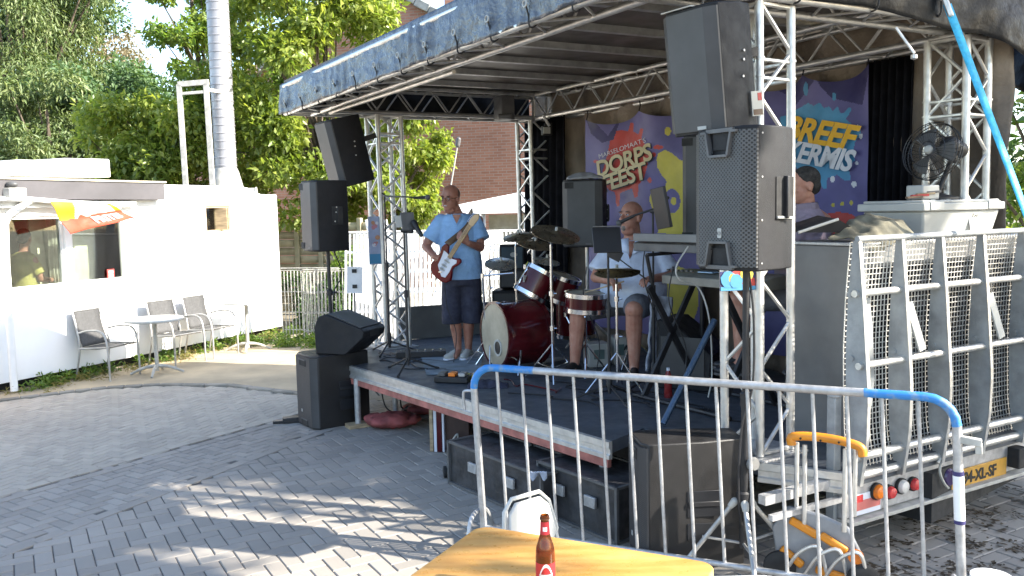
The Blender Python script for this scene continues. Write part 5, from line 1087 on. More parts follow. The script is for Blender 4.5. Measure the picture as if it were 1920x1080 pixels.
for rr_, dd_ in ((R1, 0), (R1*.98, .03), (R1*.98, -.03), (R1*.6, .055), (R1*.6, -.05), (.05, .065)):
    b.path([hub_+ax*dd_+(fx_*math.cos(a)+fy_*math.sin(a))*rr_ for a in [i*math.pi/16 for i in range(33)]], .0032, 5)
for k in range(40):
    a = k*math.pi/20; e = fx_*math.cos(a)+fy_*math.sin(a)
    for s in (1, -1): b.path([hub_+ax*.065*s+e*.04, hub_+ax*.055*s+e*R1*.6, hub_+ax*.028*s+e*R1], .0014, 4)
b.build('cage', pbr('black_wire', (.05, .05, .05), .3, .5), fn_, world=True)
b = MB()
for k in range(3):
    a0 = k*2.094
    b.grid(lambda u, v: hub_+(fx_*math.cos(a0+1.0*u)+fy_*math.sin(a0+1.0*u))*(.03+.125*v)+ax*(.03*(u-.5)), 8, 6)
b.lathe([(0, -.02), (.035, -.02), (.035, .03), (0, .045)], hub_, ax, 16); b.build('blades', 'dgrey', fn_, world=True, solid=.003)
b = MB(); b.lathe([(.026, 0), (.03, .02), (.02, .035), (0, .037)], hub_+ax*.03, ax, 16); b.build('hub_cap', 'lgrey', fn_, world=True)
p = gp(1.12, .40, CT+.245); b = MB(); b.box(tuple(p+UP*.045), (.17, .12, .09), Matrix.Rotation(RT, 3, 'Z')); o = tag(b.build('small_box', 'lgrey', bevel=.008), 'small pale box beside the fan on the storage box lid', 'box'); recenter(o, p)
p = gp(1.02, .36, CT+.245); t = thing('tool_roll', 'small jumble of brown and red tools on the left end of the storage box lid', 'tools', p)
for k in range(4): b = MB(); b.beam(p+GV*(-.12+.05*k)+UP*(.012+.01*k), p+GV*(-.02+.06*k)-GU*.04+UP*(.018+.01*k), .025, .014); b.build('tool', ['leather', 'bred', 'woodlt', 'dgrey'][k], t, world=True, bevel=.003)
# khaki jacket on the cabinet edge, open black lid
jc = gp(.62, .40, CT+.02)
def jf(u, v): 
    p_ = gp(.36+.40*u, .50-.30*v, CT+.02); hgt = .13*min(1, u*1.6)*(1-.35*v)+.022*noise.noise(Vector((u*4, v*3, 2)))+.006*math.sin(u*30+v*6)*(1-v*.3)
    return p_+UP*(hgt if v < .72 else hgt-(v-.72)*.3)-GU*(max(0, v-.8)*.12)
b = MB(); b.grid(jf, 50, 26); o = tag(b.build('jacket', 'khaki', solid=.01), 'crumpled khaki jacket lying on the cabinet left of the storage box', 'jacket'); recenter(o, jc)
t = thing('open_case_lid', 'thin open black case lid in front of the keyboard player with the mauve shirt', 'case', gp(.10, .75, 1.86)); a = D(1497, 436, 5.15); c = D(1572, 411, 5.15); e = D(1612, 436, 5.2)
b = MB(); b.add([a, c, e, a+Vector((0, .35, .02)), c+Vector((0, .35, .02)), e+Vector((0, .35, .02))], [(0, 1, 2), (5, 4, 3), (0, 3, 4, 1), (1, 4, 5, 2), (2, 5, 3, 0)]); b.build('lid', 'black', t, world=True); b = MB(); b.tube(a, c, .009); b.build('lid_edge', 'lgrey', t, world=True)

# ============================================================ UNDER THE STAGE
p = G(733, 806); 
def bag(u, v):
    th = u*2*math.pi; ph = v*math.pi; q = Vector((.26*math.cos(th)*math.sin(ph), .17*math.sin(th)*math.sin(ph), .075*(1-math.cos(ph)))) ; return q*(1+.22*noise.noise(q*9))+Vector((0, 0, .02*noise.noise(q*24)))
b = MB(); b.grid(bag, 40, 22); o = b.build('canvas_bag', 'redcloth'); tag(o, 'limp dusty red canvas bag on the paving under the stage corner', 'bag'); o.location = p+Vector((0, .1, 0))
p2 = G(770, 790)+Vector((.1, .3, 0)); b = MB(); b.grid(lambda u, v: bag(u, v)*.8, 30, 16); o = b.build('red_cloth', 'redcloth'); tag(o, 'dark red cloth heaped farther under the stage behind the canvas bag', 'cloth'); o.location = p2
for k in range(3):
    rg = random.Random(k+40); s0 = G(735+k*20, 788)+Vector((0, .25, 0)); pts = [Vector((s0.x+rg.uniform(-.15, .15), s0.y+rg.uniform(-.1, .1), .02+.5*abs(math.sin(i*.9))*(1 if i < 6 else .2))) for i in range(9)]; pts[0].z = .5
    b = MB(); b.path(cat(pts, 6), .007, 6); o = tag(b.build('cable', ['black', 'dgrey', 'black'][k]), ['black cable looping down under the left end of the stage', 'grey cable coil beside the dusty red bag', 'black cable coil nearest the striped case under the stage'][k], 'cable', 'cables under the stage'); recenter(o, (s0.x, s0.y, .02))
p = G(820, 852); t = thing('striped_case', 'upright case with white and dark red striped end under the stage edge', 'case', p+Vector((0, .05, 0)), rad(-12)); b = MB(); b.box((.12, .17, .20), (.30, .26, .37)); b.build('case_body', pbr('dark_brown_case', (.05, .022, .018), .5), t, bevel=.006)
for x, m_, w_ in ((-.015, 'woodlt', .03), (.02, 'bwhite', .028), (.055, 'redshell', .05), (.09, 'bwhite', .018)): b = MB(); b.box((x-.04, .03, .20), (w_, .05, .39)); b.build('stripe', m_, t, bevel=.003)
b = MB(); b.path(cat([(.09, -.01, .02), (.13, -.05, .10), (.19, -.04, .18), (.16, -.02, .05), (.10, -.04, .015)], 6), .007, 6); b.build('cable_loop', 'lgrey', t)
ddv = (DB1-DA).normalized(); nin = Vector((-ddv.y, ddv.x, 0)); nin = nin if nin.y > 0 else -nin
def lcase(px, py, ln, dp, h, lab, z=0, off=0.0):
    p = G(px, py)+nin*off; t = thing('flight_case', lab, 'case', p+UP*z, math.atan2(ddv.y, ddv.x), 'black cases under the stage')
    b = MB(); b.box((ln/2, dp/2, h/2), (ln-.02, dp-.02, h-.02)); b.build('case_body', pbr('worn_black_laminate', (.04, .04, .043), .55, 0, .3, 9, .2, 60), t)
    b = MB()
    for y in (0, dp):
        for z_ in (.012, h-.008): b.beam((0, y, z_), (ln, y, z_), .02, .016)
    for x in (0, ln):
        for y in (0, dp): b.beam((x, y, 0), (x, y, h), .02, .02, (0, 1, 0))
        for z_ in (.012, h-.008): b.beam((x, 0, z_), (x, dp, z_), .02, .016)
    b.build('edge_strip', 'dgrey', t)
    b = MB(); b.box((ln*.3, -.012, h*.6), (.10, .02, .07)); b.build('latch', 'galv', t, bevel=.003); b = MB(); b.box((ln*.7, -.012, h*.6), (.10, .02, .07)); b.build('latch', 'galv', t, bevel=.003); return t
lcase(843, 906, 1.10, .42, .33, 'long black flight case nearest the striped case under the stage edge')
lcase(985, 968, .75, .45, .36, 'black flight case under the stage edge, behind the folding chair', off=.12)
lcase(900, 850, 1.3, .5, .46, 'tall black flight case farther back under the stage', off=.55)
lcase(1115, 985, .42, .4, .30, 'black flight case between the folding chair and the near subwoofer', off=.15)
p = G(835, 895); t = thing('caster_dolly', 'small dark caster at the left end of the long flight case', 'caster', p); b = MB(); b.lathe([(.03, -.015), (.045, -.012), (.045, .012), (.03, .015)], p+UP*.045, (1, .2, 0), 18); b.build('wheel', 'rubber', t, world=True); b = MB(); b.beam(p+UP*.05, p+UP*.12+Vector((.05, 0, 0)), .03, .02); b.build('bracket', 'galv', t, world=True)
p = D(1008, 893, 5.35); b = MB(); b.grid(lambda u, v: p+Vector((-.05+.11*u, -.02+.03*v, .035-.07*v*(.6+.4*math.sin(u*9))+.012*noise.noise(Vector((u*7, v*7, 3))))), 20, 12); o = tag(b.build('rag', pbr('pale_blue_rag', (.45, .52, .66), .9), solid=.004), 'pale blue rag hanging on the flight case behind the folding chair', 'rag'); recenter(o, p)
# dry leaf litter at the right
cl = []; rg = random.Random(8)
for k in range(60): q = G(rg.uniform(1640, 2000), rg.uniform(905, 1075)); cl.append((q.x, q.y, .006, rg.uniform(.05, .15)))
lo_ = leaves('leaf_litter', [(c_[0], c_[1], .004, c_[3]) for c_ in cl], 1300, .045, 'deadleaf', None, 9, aspect=.5)
me = lo_.data; 
for v in me.vertices: v.co.z = abs(v.co.z)*.12+.003
tag(lo_, 'dry leaf litter and twigs on the dark paving beneath the number plate', 'leaf litter', kind='stuff')
# ============================================================ DRUMS
DZ = .571
def DK(x, y, z=DZ): return G(x, y, z)
kit = thing('drum_kit', 'dark red drum kit with cream bass drum head and bronze cymbals on the stage', 'drum kit', (.35, 7.8, DZ))
def kp(mb, name, mat, par=None, **k): return mb.build(name, mat, par or kit, world=True, **k)
def drum(name, c, ax, r, h, lugs=8, head='drumskin', hole=False, hoop='chrome'):
    ax = Vector(ax).normalized(); c = Vector(c); x, y, z = frame(ax)
    b = MB(); b.lathe([(r, -h/2), (r, h/2)], c, ax, 40); sh = kp(b, name, 'redshell')
    for s in (-1, 1):
        b = MB(); b.lathe([(r+.002, s*(h/2-.03)), (r+.014, s*(h/2-.03)), (r+.014, s*(h/2+.008)), (r-.006, s*(h/2+.008))], c, ax, 40, cap=False); kp(b, 'hoop', hoop, sh)
        b = MB(); b.lathe([(r-.004, s*(h/2+.001)), (0, s*(h/2+.003))], c, ax, 40, cap=False); kp(b, 'drum_head', head if s > 0 or hole else 'lgrey', sh)
    for k in range(lugs):
        b = MB()
        a = 2*math.pi*k/lugs+.3; d = x*math.cos(a)+y*math.sin(a); b.tube(c+d*(r+.012)-z*(h/2-.005), c+d*(r+.012)+z*(h/2-.005), .0035, n=6)
        for s in (-1, 1): b.tube(c+d*(r+.004)+z*s*(h*.28), c+d*(r+.012)+z*s*(h*.14), .009, n=8)
        kp(b, 'tension_rod', 'chrome', sh); return sh
kc = D(927, 628, 7.75); kax = Vector((-.89, -.45, 0)).normalized(); kcm = kc-kax*.22
ks = drum('bass_drum', kcm, kax, .292, .43, 10, 'drumskin', True, 'redshell')
b = MB(); hc = kc + kax*.0+ (EU*.07*-1)-UP*.11+kax*.006; b.lathe([(.062, 0), (.062, .004), (0, .004)], hc, kax, 24); kp(b, 'port_hole', 'ink', ks); b = MB(); b.lathe([(.060, 0), (.060, .008), (.078, .008), (.078, 0)], hc, kax, 28, cap=False); kp(b, 'port_ring', 'lgrey', ks)
for s in (-1, 1): b = MB(); b.tube(kcm+EU*s*.26-UP*.12-EV*.12, kcm+EU*s*.36-EV*.22-UP*(kcm.z-DZ-.01), .009); kp(b, 'spur', 'chrome', ks)
t1_ = D(1004, 531, 7.85); s1 = drum('tom_drum', t1_, (.50, .12, .85), .148, .26, 6); b = MB(); x, y, z = frame((.5, .12, .85)); bd = t1_+Vector((-.8, -.9, .2)).normalized()*.149+UP*.03; b.box(tuple(bd), (.05, .006, .06), Matrix.Rotation(.9, 3, 'Z')); kp(b, 'maker_badge', 'lgrey', s1)
drum('tom_drum', D(1052, 540, 8.05), (.35, -.1, .93), .15, .24, 6)
drum('snare_drum', D(1098, 566, 7.45), (.05, -.05, 1), .178, .155, 8)
drum('floor_tom', Vector((.62, 8.35, .98)), (0, -.05, 1), .19, .38, 8)
def cymbal(c, r, nrm, foot=None, mat='cymbal', knob='blue'):
    c = Vector(c); n_ = Vector(nrm).normalized(); b = MB(); b.lathe([(0, .022), (r*.12, .018), (r*.2, .006), (r*.6, -.004), (r, -.016), (r, -.0185), (r*.6, -.007), (r*.2, .003), (0, .012)], c, n_, 44, cap=False); o = kp(b, 'cymbal', mat)
    b = MB(); b.lathe([(0, .02), (.012, .02), (.013, .05), (0, .052)], c, n_, 12); kp(b, 'wing_nut', 'lgrey', o); return o
def cstand(fx, fy, top, joint=None, r=.011, legs=True, spread=.27, a0=.5):
    f = Vector((fx, fy, DZ)); top = Vector(top); b = MB(); j = joint or Vector((fx, fy, top.z-.10)); b.tube(f+UP*.08, Vector((fx, fy, j.z)), r, r*.8, n=8); b.tube(Vector((fx, fy, j.z)), top, r*.6, n=8)
    for z in (.45, .75): 
        if f.z+z < j.z: b.lathe([(r*1.6, f.z+z-.02), (r*1.6, f.z+z+.02)], (fx, fy, 0), UP, 10); b.tube((fx, fy, f.z+z), (fx+.04, fy-.02, f.z+z), .006)
    o = kp(b, 'cymbal_stand', 'chrome')
    if legs:
        for k in range(3): a = a0+k*2.094; e = Vector((math.cos(a)*spread, math.sin(a)*spread, .01)); b = MB(); b.tube(f+UP*.32, f+e, .008, n=6); b.tube(f+UP*.10, f+e*.55+UP*.13, .006, n=6); kp(b, 'tripod_leg', 'chrome', o)
    return o
p = DK(1037, 712); c_ = D(1042, 436, p.y+.05); cstand(p.x, p.y, c_, None, .014); cymbal(c_, .215, (.20, -.32, .93))
p2 = p+Vector((-.30, .55, 0)); c_ = D(972, 441, p2.y); cstand(p2.x, p2.y, c_); cymbal(c_, .145, (-.1, -.25, .95), 0); c_ = D(1003, 455, p2.y-.1); cymbal(c_, .17, (.2, -.25, .95), 0)
p3 = p2+Vector((-.25, .12, 0)); c_ = D(939, 492, p3.y); cstand(p3.x, p3.y, c_, None, .011); cymbal(c_, .15, (.05, -.35, .93), 0, pbr('pale_cymbal', (.5, .5, .46), .3, .8))
c_ = D(1025, 487, 7.9); cymbal(c_, .13, (.2, -.2, .95), 0, MATS['pale_cymbal'])
p = DK(1158, 735); c_ = D(1157, 508, p.y+.1); cstand(p.x, p.y, c_, None, .012, a0=1.3); cymbal(c_, .185, (-.05, -.14, .98), 0); cymbal(c_-UP*.012, .185, (-.05, -.14, -.98), 0)
for a, c in (((905, 517), (962, 512)), ((985, 500), (1000, 545)), ((968, 535), (1010, 500)), ((1060, 590), (1085, 640))):
    b = MB(); b.tube(D(*a, 7.9), D(*c, 7.8), .008, n=8); b.lathe([(.018, -.02), (.018, .02)], D(*a, 7.9), (0, 0, 1), 10); kp(b, 'mounting_arm', 'chrome')
b = MB(); b.tube(D(905, 517, 7.9), D(910, 600, 7.95), .012); kp(b, 'mounting_arm', 'chrome')
# snare stand, pedal, drummer's stool
p = D(1098, 600, 7.45); b = MB()
b.tube((p.x, p.y, DZ+.1), (p.x, p.y, p.z), .011)
for k in range(3): a = .4+k*2.094; b.tube((p.x, p.y, DZ+.28), (p.x+.22*math.cos(a), p.y+.22*math.sin(a), DZ+.01), .008, n=6); b.tube((p.x, p.y, p.z), (p.x+.17*math.cos(a), p.y+.17*math.sin(a), p.z+.05), .006, n=6)
kp(b, 'snare_stand', 'chrome')
pp_ = kcm+EV*.40; b = MB(); b.box((pp_.x, pp_.y, DZ+.03), (.10, .28, .015), Matrix.Rotation(-.9, 3, 'Z')); b.tube((pp_.x-.06, pp_.y, DZ), (pp_.x-.02, pp_.y, DZ+.28), .008); kp(b, 'kick_pedal', 'aludark')
st = thing('drum_stool', 'round black drum stool under the seated drummer', 'stool', (1.10, 7.80, DZ)); b = MB(); b.lathe([(0, .50), (.17, .50), (.185, .52), (.185, .56), (.16, .585), (0, .59)], n=26); b.build('seat', 'black', st); b = MB(); b.tube((0, 0, .2), (0, 0, .5), .016); b.build('post', 'chrome', st)
for k in range(3): a = k*2.094; b = MB(); b.tube((0, 0, .28), (.25*math.cos(a), .25*math.sin(a), .01), .010); b.build('leg', 'chrome', st)

# ============================================================ STANDS, AMPLIFIERS, KEYBOARDS
def mstand(name, label, fx, fy, h, mat='black', spread=.28, a0=.3, cat_='microphone stand', group='black stands on the stage', r=.010):
    t = thing(name, label, cat_, (fx, fy, DZ), group=group); b = MB(); b.tube((0, 0, .06), (0, 0, h*.55), r*1.25, n=8); b.tube((0, 0, h*.5), (0, 0, h), r*.85, n=8); b.build('pole', mat, t)
    b = MB(); b.lathe([(r*2.2, .10), (r*2.4, .20), (r*1.4, .22)], n=12); b.build('hub', mat, t); b = MB(); b.lathe([(r*1.9, h*.53), (r*1.9, h*.58)], n=12); b.build('clutch', mat, t)
    for k in range(3): a = a0+k*2.094; b = MB(); b.tube((0, 0, .13), (spread*math.cos(a), spread*math.sin(a), .012), .009, n=6); b.caps((spread*math.cos(a), spread*math.sin(a), .013), (spread*math.cos(a)*.93, spread*math.sin(a)*.93, .02), .013, .012, 8); b.build('leg', mat, t)
    return t
def mic(par, a, c, r=.017):
    a = Vector(a); c = Vector(c); d = (c-a).normalized(); b = MB(); b.tube(a, c, r*.6, r*.85, n=12); m_ = b.build('microphone', 'black', par, world=True); b = MB(); b.ell(c+d*r*.6, (r*1.35,)*3); b.build('mic_grille', 'dgrey', m_, world=True)
fA = DK(731, 662); tA = D(727, 368, fA.y); t = mstand('mic_stand', 'tall black boom stand reaching across to the guitarist from the left column', fA.x, fA.y, tA.z-DZ, group='black stands on the stage')
b = MB(); b.path(cat([D(716, 362, fA.y+.05), tA, D(760, 369, fA.y-.25), D(778, 371, fA.y-.35)], 5), .008, 6); b.build('boom', 'black', t, world=True); mic(t, D(776, 371, fA.y-.35), D(800, 370, fA.y-.42), .020)
fB = DK(766, 697); t = mstand('tablet_stand', 'black straight stand holding a grey tablet in front of the guitarist', fB.x, fB.y, D(766, 432, fB.y).z-DZ, a0=2.4, cat_='stand')
c = D(765, 415, fB.y-.02); b = MB(); b.box(tuple(c), (.13, .012, .17), Matrix.Rotation(.5, 3, 'Z') @ Matrix.Rotation(-.3, 3, 'X')); tb = b.build('tablet', 'dgrey', t, world=True, bevel=.004); b = MB(); b.box(tuple(c+Vector((-.055, -.03, .0))), (.12, .008, .11), Matrix.Rotation(.5, 3, 'Z') @ Matrix.Rotation(-.3, 3, 'X')); b.build('tablet_back', 'lgrey', tb, world=True, bevel=.003)
b = MB(); b.caps(D(776, 418, fB.y-.04), D(790, 441, fB.y-.10), .030, .018); b.caps(D(755, 432, fB.y), D(772, 434, fB.y-.03), .022, .018); b.build('clamp', 'black', t, world=True)
p = DK(664, 640); p = Vector((p.x, 9.35, DZ)); p.x = D(664, 600, 9.35).x; t = thing('music_stand', 'thin stand holding a white sheet of paper behind the wedge monitor', 'music stand', (p.x, p.y, 0)); b = MB(); b.tube((p.x, p.y, 0), D(664, 530, 9.35), .009); b.build('pole', 'dgrey', t, world=True)
c = D(665, 525, 9.32); b = MB(); b.box(tuple(c), (.17, .004, .29), Matrix.Rotation(.06, 3, 'Y')); b.build('paper', 'paper', t, world=True)
for dz in (-.07, .10): b = MB(); b.box(tuple(c+Vector((0, -.008, dz))), (.05, .012, .04)); b.build('paper_clip', 'black', t, world=True)
for k in range(3): a = k*2.1; b = MB(); b.tube((p.x, p.y, .3), (p.x+.25*math.cos(a), p.y+.25*math.sin(a), .01), .008); b.build('leg', 'dgrey', t, world=True)
# drummer's tablet stand
fC = DK(1143, 752); t = mstand('music_stand', 'black stand with a dark tablet in front of the drummer', fC.x, fC.y, D(1143, 452, fC.y).z-DZ, a0=.9, cat_='music stand')
c = D(1138, 450, fC.y-.02); b = MB(); b.box(tuple(c), (.215, .012, .20), Matrix.Rotation(.1, 3, 'Z') @ Matrix.Rotation(-.35, 3, 'X')); tb = b.build('tablet', 'screen', t, world=True, bevel=.004); b = MB(); b.box(tuple(c+Vector((0, -.04, .103))), (.215, .01, .008), Matrix.Rotation(.1, 3, 'Z')); b.build('tablet_edge', 'dgrey', tb, world=True); b = MB(); b.box(tuple(c+Vector((.06, -.01, -.11))), (.10, .02, .08), Matrix.Rotation(.5, 3, 'Y')); b.build('holder', 'black', t, world=True)
# vocal boom of the drummer with a second tablet
fD = DK(1226, 728); t = mstand('mic_stand', 'black boom stand with a microphone at the drummer and a slanting tablet', fD.x, fD.y, D(1226, 392, fD.y).z-DZ, a0=1.6)
tD = D(1226, 392, fD.y); mt_ = D(1175, 412, fD.y+.10); b = MB(); b.path([D(1250, 373, fD.y-.08), tD+Vector((0, -.01, 0)), D(1186, 405, fD.y+.08)], .009, 7); b.caps(D(1243, 374, fD.y-.05), D(1252, 371, fD.y-.08), .013, .014); b.build('boom', 'black', t, world=True); mic(t, D(1190, 404, fD.y+.07), D(1163, 417, fD.y+.14), .019)
b = MB(); b.beam(D(1233, 352, fD.y-.12), D(1247, 428, fD.y-.14), .03, .16, (.5, -.85, 0)); tb = b.build('tablet', 'screen', t, world=True, bevel=.004); b = MB(); b.caps(D(1222, 396, fD.y), D(1238, 394, fD.y-.1), .018, .016); b.caps(D(1240, 412, fD.y-.1), D(1256, 410, fD.y-.1), .010, .010); b.build('clamp', 'black', t, world=True)
# amplifier on its cabinet
c = D(962, 500, 9.15); t = thing('guitar_amplifier', 'small black combo amplifier tilted up on a black cabinet between guitarist and drums', 'amplifier', (c.x, c.y, 1.19), rot=Euler((rad(-8), 0, rad(-8)))); b = MB(); b.box((0, 0, .24), (.27, .24, .47)); b.build('cabinet', 'black2', t, bevel=.012); b = MB(); b.box((0, -.122, .33), (.225, .006, .22)); b.build('grille', pbr('dark_blue_grille_cloth', (.05, .08, .10), .7), t); b = MB(); b.box((0, -.122, .10), (.225, .006, .16)); b.build('grille', 'grilledark', t); b = MB(); b.prism([(.04*math.cos(a*.4), .026*math.sin(a*.4)) for a in range(16)], (.02, -.126, .36), (1, 0, 0), (0, 0, 1), (0, -1, 0), .003); b.build('oval_badge', 'lgrey', t)
t = thing('speaker_cabinet', 'black cabinet carrying the small combo amplifier', 'cabinet', (c.x, c.y+.02, DZ), rad(-8)); b = MB(); b.box((0, 0, .31), (.42, .34, .61)); b.build('cabinet', 'black2', t, bevel=.012); b = MB(); b.box((0, -.172, .31), (.37, .006, .55)); b.build('grille', 'grilledark', t)
# keyboards
KC = Vector((1.43, 6.32, 0)); kx = EU*-1; ang = math.atan2(kx.y, kx.x)
def keyboard(label, z, ln, dp, h, col, dx=0, dy=0):
    o_ = KC+EV*dy-EU*dx; t = thing('keyboard', label, 'keyboard', (o_.x, o_.y, z), ang, 'keyboards on the stand')    # local x = towards the viewer, y = EV
    b = MB(); b.prism([(-dp/2, 0), (dp/2, 0), (dp/2, h*.7), (dp*.1, h), (-dp*.35, h*1.1), (-dp/2, h)], (-ln/2, 0, 0), (0, -1, 0), (0, 0, 1), (1, 0, 0), ln); b.build('body', col, t, bevel=.006)
    b = MB()
    for k in range(44): x = -ln/2+.06+(ln-.12)*k/44; b.box((x, dp*.30 if 0 else -dp*-.32, h*.93), ((ln-.12)/44-.002, dp*.30, .012))
    b.build('white_keys', 'offwhite', t); b = MB(); b.box((-.1, -dp*.18, h*1.09), (.14, .07, .006)); b.build('display', pbr('pale_blue_display', (.35, .55, .75), .3), t)
    b = MB()
    for k in range(12): b.box((-.5+.05*k+(.25 if k > 5 else 0), -dp*.22, h*1.085), (.02, .02, .012))
    b.build('knobs', 'dgrey', t); return t
keyboard('dark keyboard on the upper tier of the stand, partly behind the big loudspeaker', 1.70, 1.25, .32, .09, 'dgrey', .02)
keyboard('beige grey keyboard on the lower tier of the stand', 1.46, .95, .34, .09, pbr('beige_grey_plastic', (.20, .19, .16), .5), .18, .02)
b = MB(); p = KC+EU*.40; b.beam(KC+EU*.55-EV*.20+UP*1.81, KC-EU*.45-EV*.20+UP*1.81, .02, .06); o = tag(b.build('keyboard_rear_panel', 'grey', bevel=.004), 'light grey strip cover along the back of the upper keyboard', 'panel'); recenter(o, KC+UP*1.79)
t = thing('keyboard_stand', 'black crossed leg keyboard stand with two tiers', 'stand', (KC.x, KC.y, DZ))
for s in (-.42, .34):
    q = KC+EU*s
    for d in (-1, 1): b = MB(); b.beam(q+EV*d*.30+UP*(DZ+.02), q-EV*d*.24+UP*1.44, .05, .028, EU); b.build('cross_leg', 'black', t, world=True, bevel=.005)
    b = MB(); b.tube(q-EV*.2+UP*1.44, q-EV*.26+UP*1.68, .014); b.tube(q-EV*.26+UP*1.68, q+EV*.16+UP*1.69, .014); b.build('tier_arm', 'black', t, world=True)
for d in (-1, 1): b = MB(); b.tube(KC+EU*.45+EV*d*.3+UP*(DZ+.02), KC-EU*.53+EV*d*.3+UP*(DZ+.02), .018); b.build('floor_bar', 'black', t, world=True)
b = MB(); b.tube(D(1340, 600, 5.9), D(1243, 795, 5.62), .022, n=10); o = tag(b.build('blue_lit_stand_leg', pbr('blue_lit_leg_colour', (.06, .10, .16), .35, .4)), 'thick slanting keyboard stand leg with blue light put into its colour', 'tube'); recenter(o, D(1243, 795, 5.62))  # blue light on this stand leg is put into its colour
# dark cabinet, white bag, cups and clutter around the keyboards
c = D(1297, 660, 6.95); t = thing('stage_monitor', 'dark monitor cabinet on the deck behind the keyboard stand', 'loudspeaker', (c.x, c.y, DZ), rad(-30)); b = MB(); b.prism([(-.22, 0), (.22, 0), (.24, .30), (-.10, .56), (-.22, .56)], (0, -.24, 0), (1, 0, 0), (0, 0, 1), (0, 1, 0), .46); b.build('cabinet', 'black2', t, bevel=.012); b = MB(); b.box((0, -.243, .25), (.36, .006, .36)); b.build('grille', 'grilledark', t)
c = D(1222, 610, 7.05); b = MB(); b.grid(lambda u, v: Vector((c.x-.05+.16*u+.06*v, c.y+.10*math.sin(u*3.1), DZ+.10+.62*v))+Vector((.02, 0, 0))*noise.noise(Vector((u*4, v*5, 0))), 14, 20); o = tag(b.build('draped_shirt', pbr('speckled_grey_cloth', (.36, .38, .44), .9, 0, .3, 14, col2=(.16, .17, .20)), solid=.02), 'speckled grey cloth draped between the drummer and the keyboards', 'cloth'); recenter(o, (c.x, c.y, DZ))
for k, (px, py, w_, h_, lab) in enumerate(((1118, 650, .20, .22, 'small white and green box on the deck beneath the snare drum'), (1158, 655, .13, .26, 'small pale box on the deck just left of the drummer\'s leg'))):
    c = D(px, py, 7.9+.1*k); t = thing('equipment_box', lab, 'box', (c.x, c.y, DZ), rad(10)); b = MB(); b.box((0, 0, h_/2), (w_, .2, h_)); b.build('body', 'lgrey', t, bevel=.01); b = MB(); b.box((0, -.102, h_*.55), (w_*.5, .006, h_*.4)); b.build('front_plate', pbr('green_grey_plate', (.10, .15, .14), .5), t)
p = DK(1253, 745); t = thing('drink_bottle', 'small red drink bottle standing on the deck before the keyboards', 'bottle', p); b = MB(); b.lathe([(0, 0), (.032, 0), (.033, .02), (.030, .08), (.033, .14), (.02, .19), (.012, .21), (.012, .23), (0, .23)], n=20); b.build('body', pbr('dark_red_bottle', (.22, .02, .02), .3), t); b = MB(); b.lathe([(0, .232), (.014, .232), (.014, .21)], n=16, cap=False); b.build('cap', 'bwhite', t)
# pedal board, foot switches
p = DK(850, 716); t = thing('pedal_board', 'black effects pedal board on the deck before the guitarist', 'pedal board', p, rad(-14)); b = MB(); b.box((0, 0, .03), (.30, .16, .05)); b.build('board', 'black', t, bevel=.008)
for k in range(3): b = MB(); b.box((-.09+.09*k, 0, .07), (.06, .10, .03)); b.build('pedal', ['dgrey', 'lamporange', 'aludark'][k], t, bevel=.005)
p = DK(884, 712); t = thing('effect_pedal', 'yellow and chrome effects pedal beside the black pedal board', 'pedal', p, rad(10)); b = MB(); b.box((0, 0, .025), (.09, .12, .05)); b.build('body', 'byel', t, bevel=.008); b = MB(); b.lathe([(.018, .05), (.018, .062), (0, .063)], (0, -.02, 0), n=14); b.build('switch', 'chrome', t)
p = DK(790, 668); t = thing('foot_controller', 'low black foot controller at the back of the deck beside the guitarist', 'pedal board', p, rad(5)); b = MB(); b.box((0, 0, .03), (.50, .18, .06)); b.build('body', 'black', t, bevel=.008)
for k in range(6): b = MB(); b.lathe([(.014, .06), (.014, .075), (0, .076)], (-.2+.08*k, -.04, 0), n=10); b.build('switch', 'chrome', t)
p = DK(915, 724); b = MB(); b.grid(lambda u, v: Vector((.34*(u-.5), .20*(v-.5), .05*math.sin(u*3.1)*math.sin(v*3.1)+.02*noise.noise(Vector((u*7, v*6, 5))))), 26, 16); o = tag(b.build('black_cloth', 'navy', solid=.01), 'black cloth lying on the deck edge in front of the bass drum', 'cloth'); o.location = p
# flat pale sheet (carpet strip) under the guitarist
a = [DK(790, 672), DK(905, 668), DK(900, 700), DK(800, 704)]; b = MB(); b.add([q+UP*.004 for q in a]+[q+UP*.010 for q in a], [(4, 5, 6, 7), (0, 1, 5, 4), (1, 2, 6, 5), (2, 3, 7, 6), (3, 0, 4, 7)]); o = tag(b.build('floor_mat', pbr('blue_grey_mat', (.16, .21, .25), .8, 0, .2, 6)), 'flat blue grey mat on the deck under the guitarist', 'mat'); recenter(o, a[0])
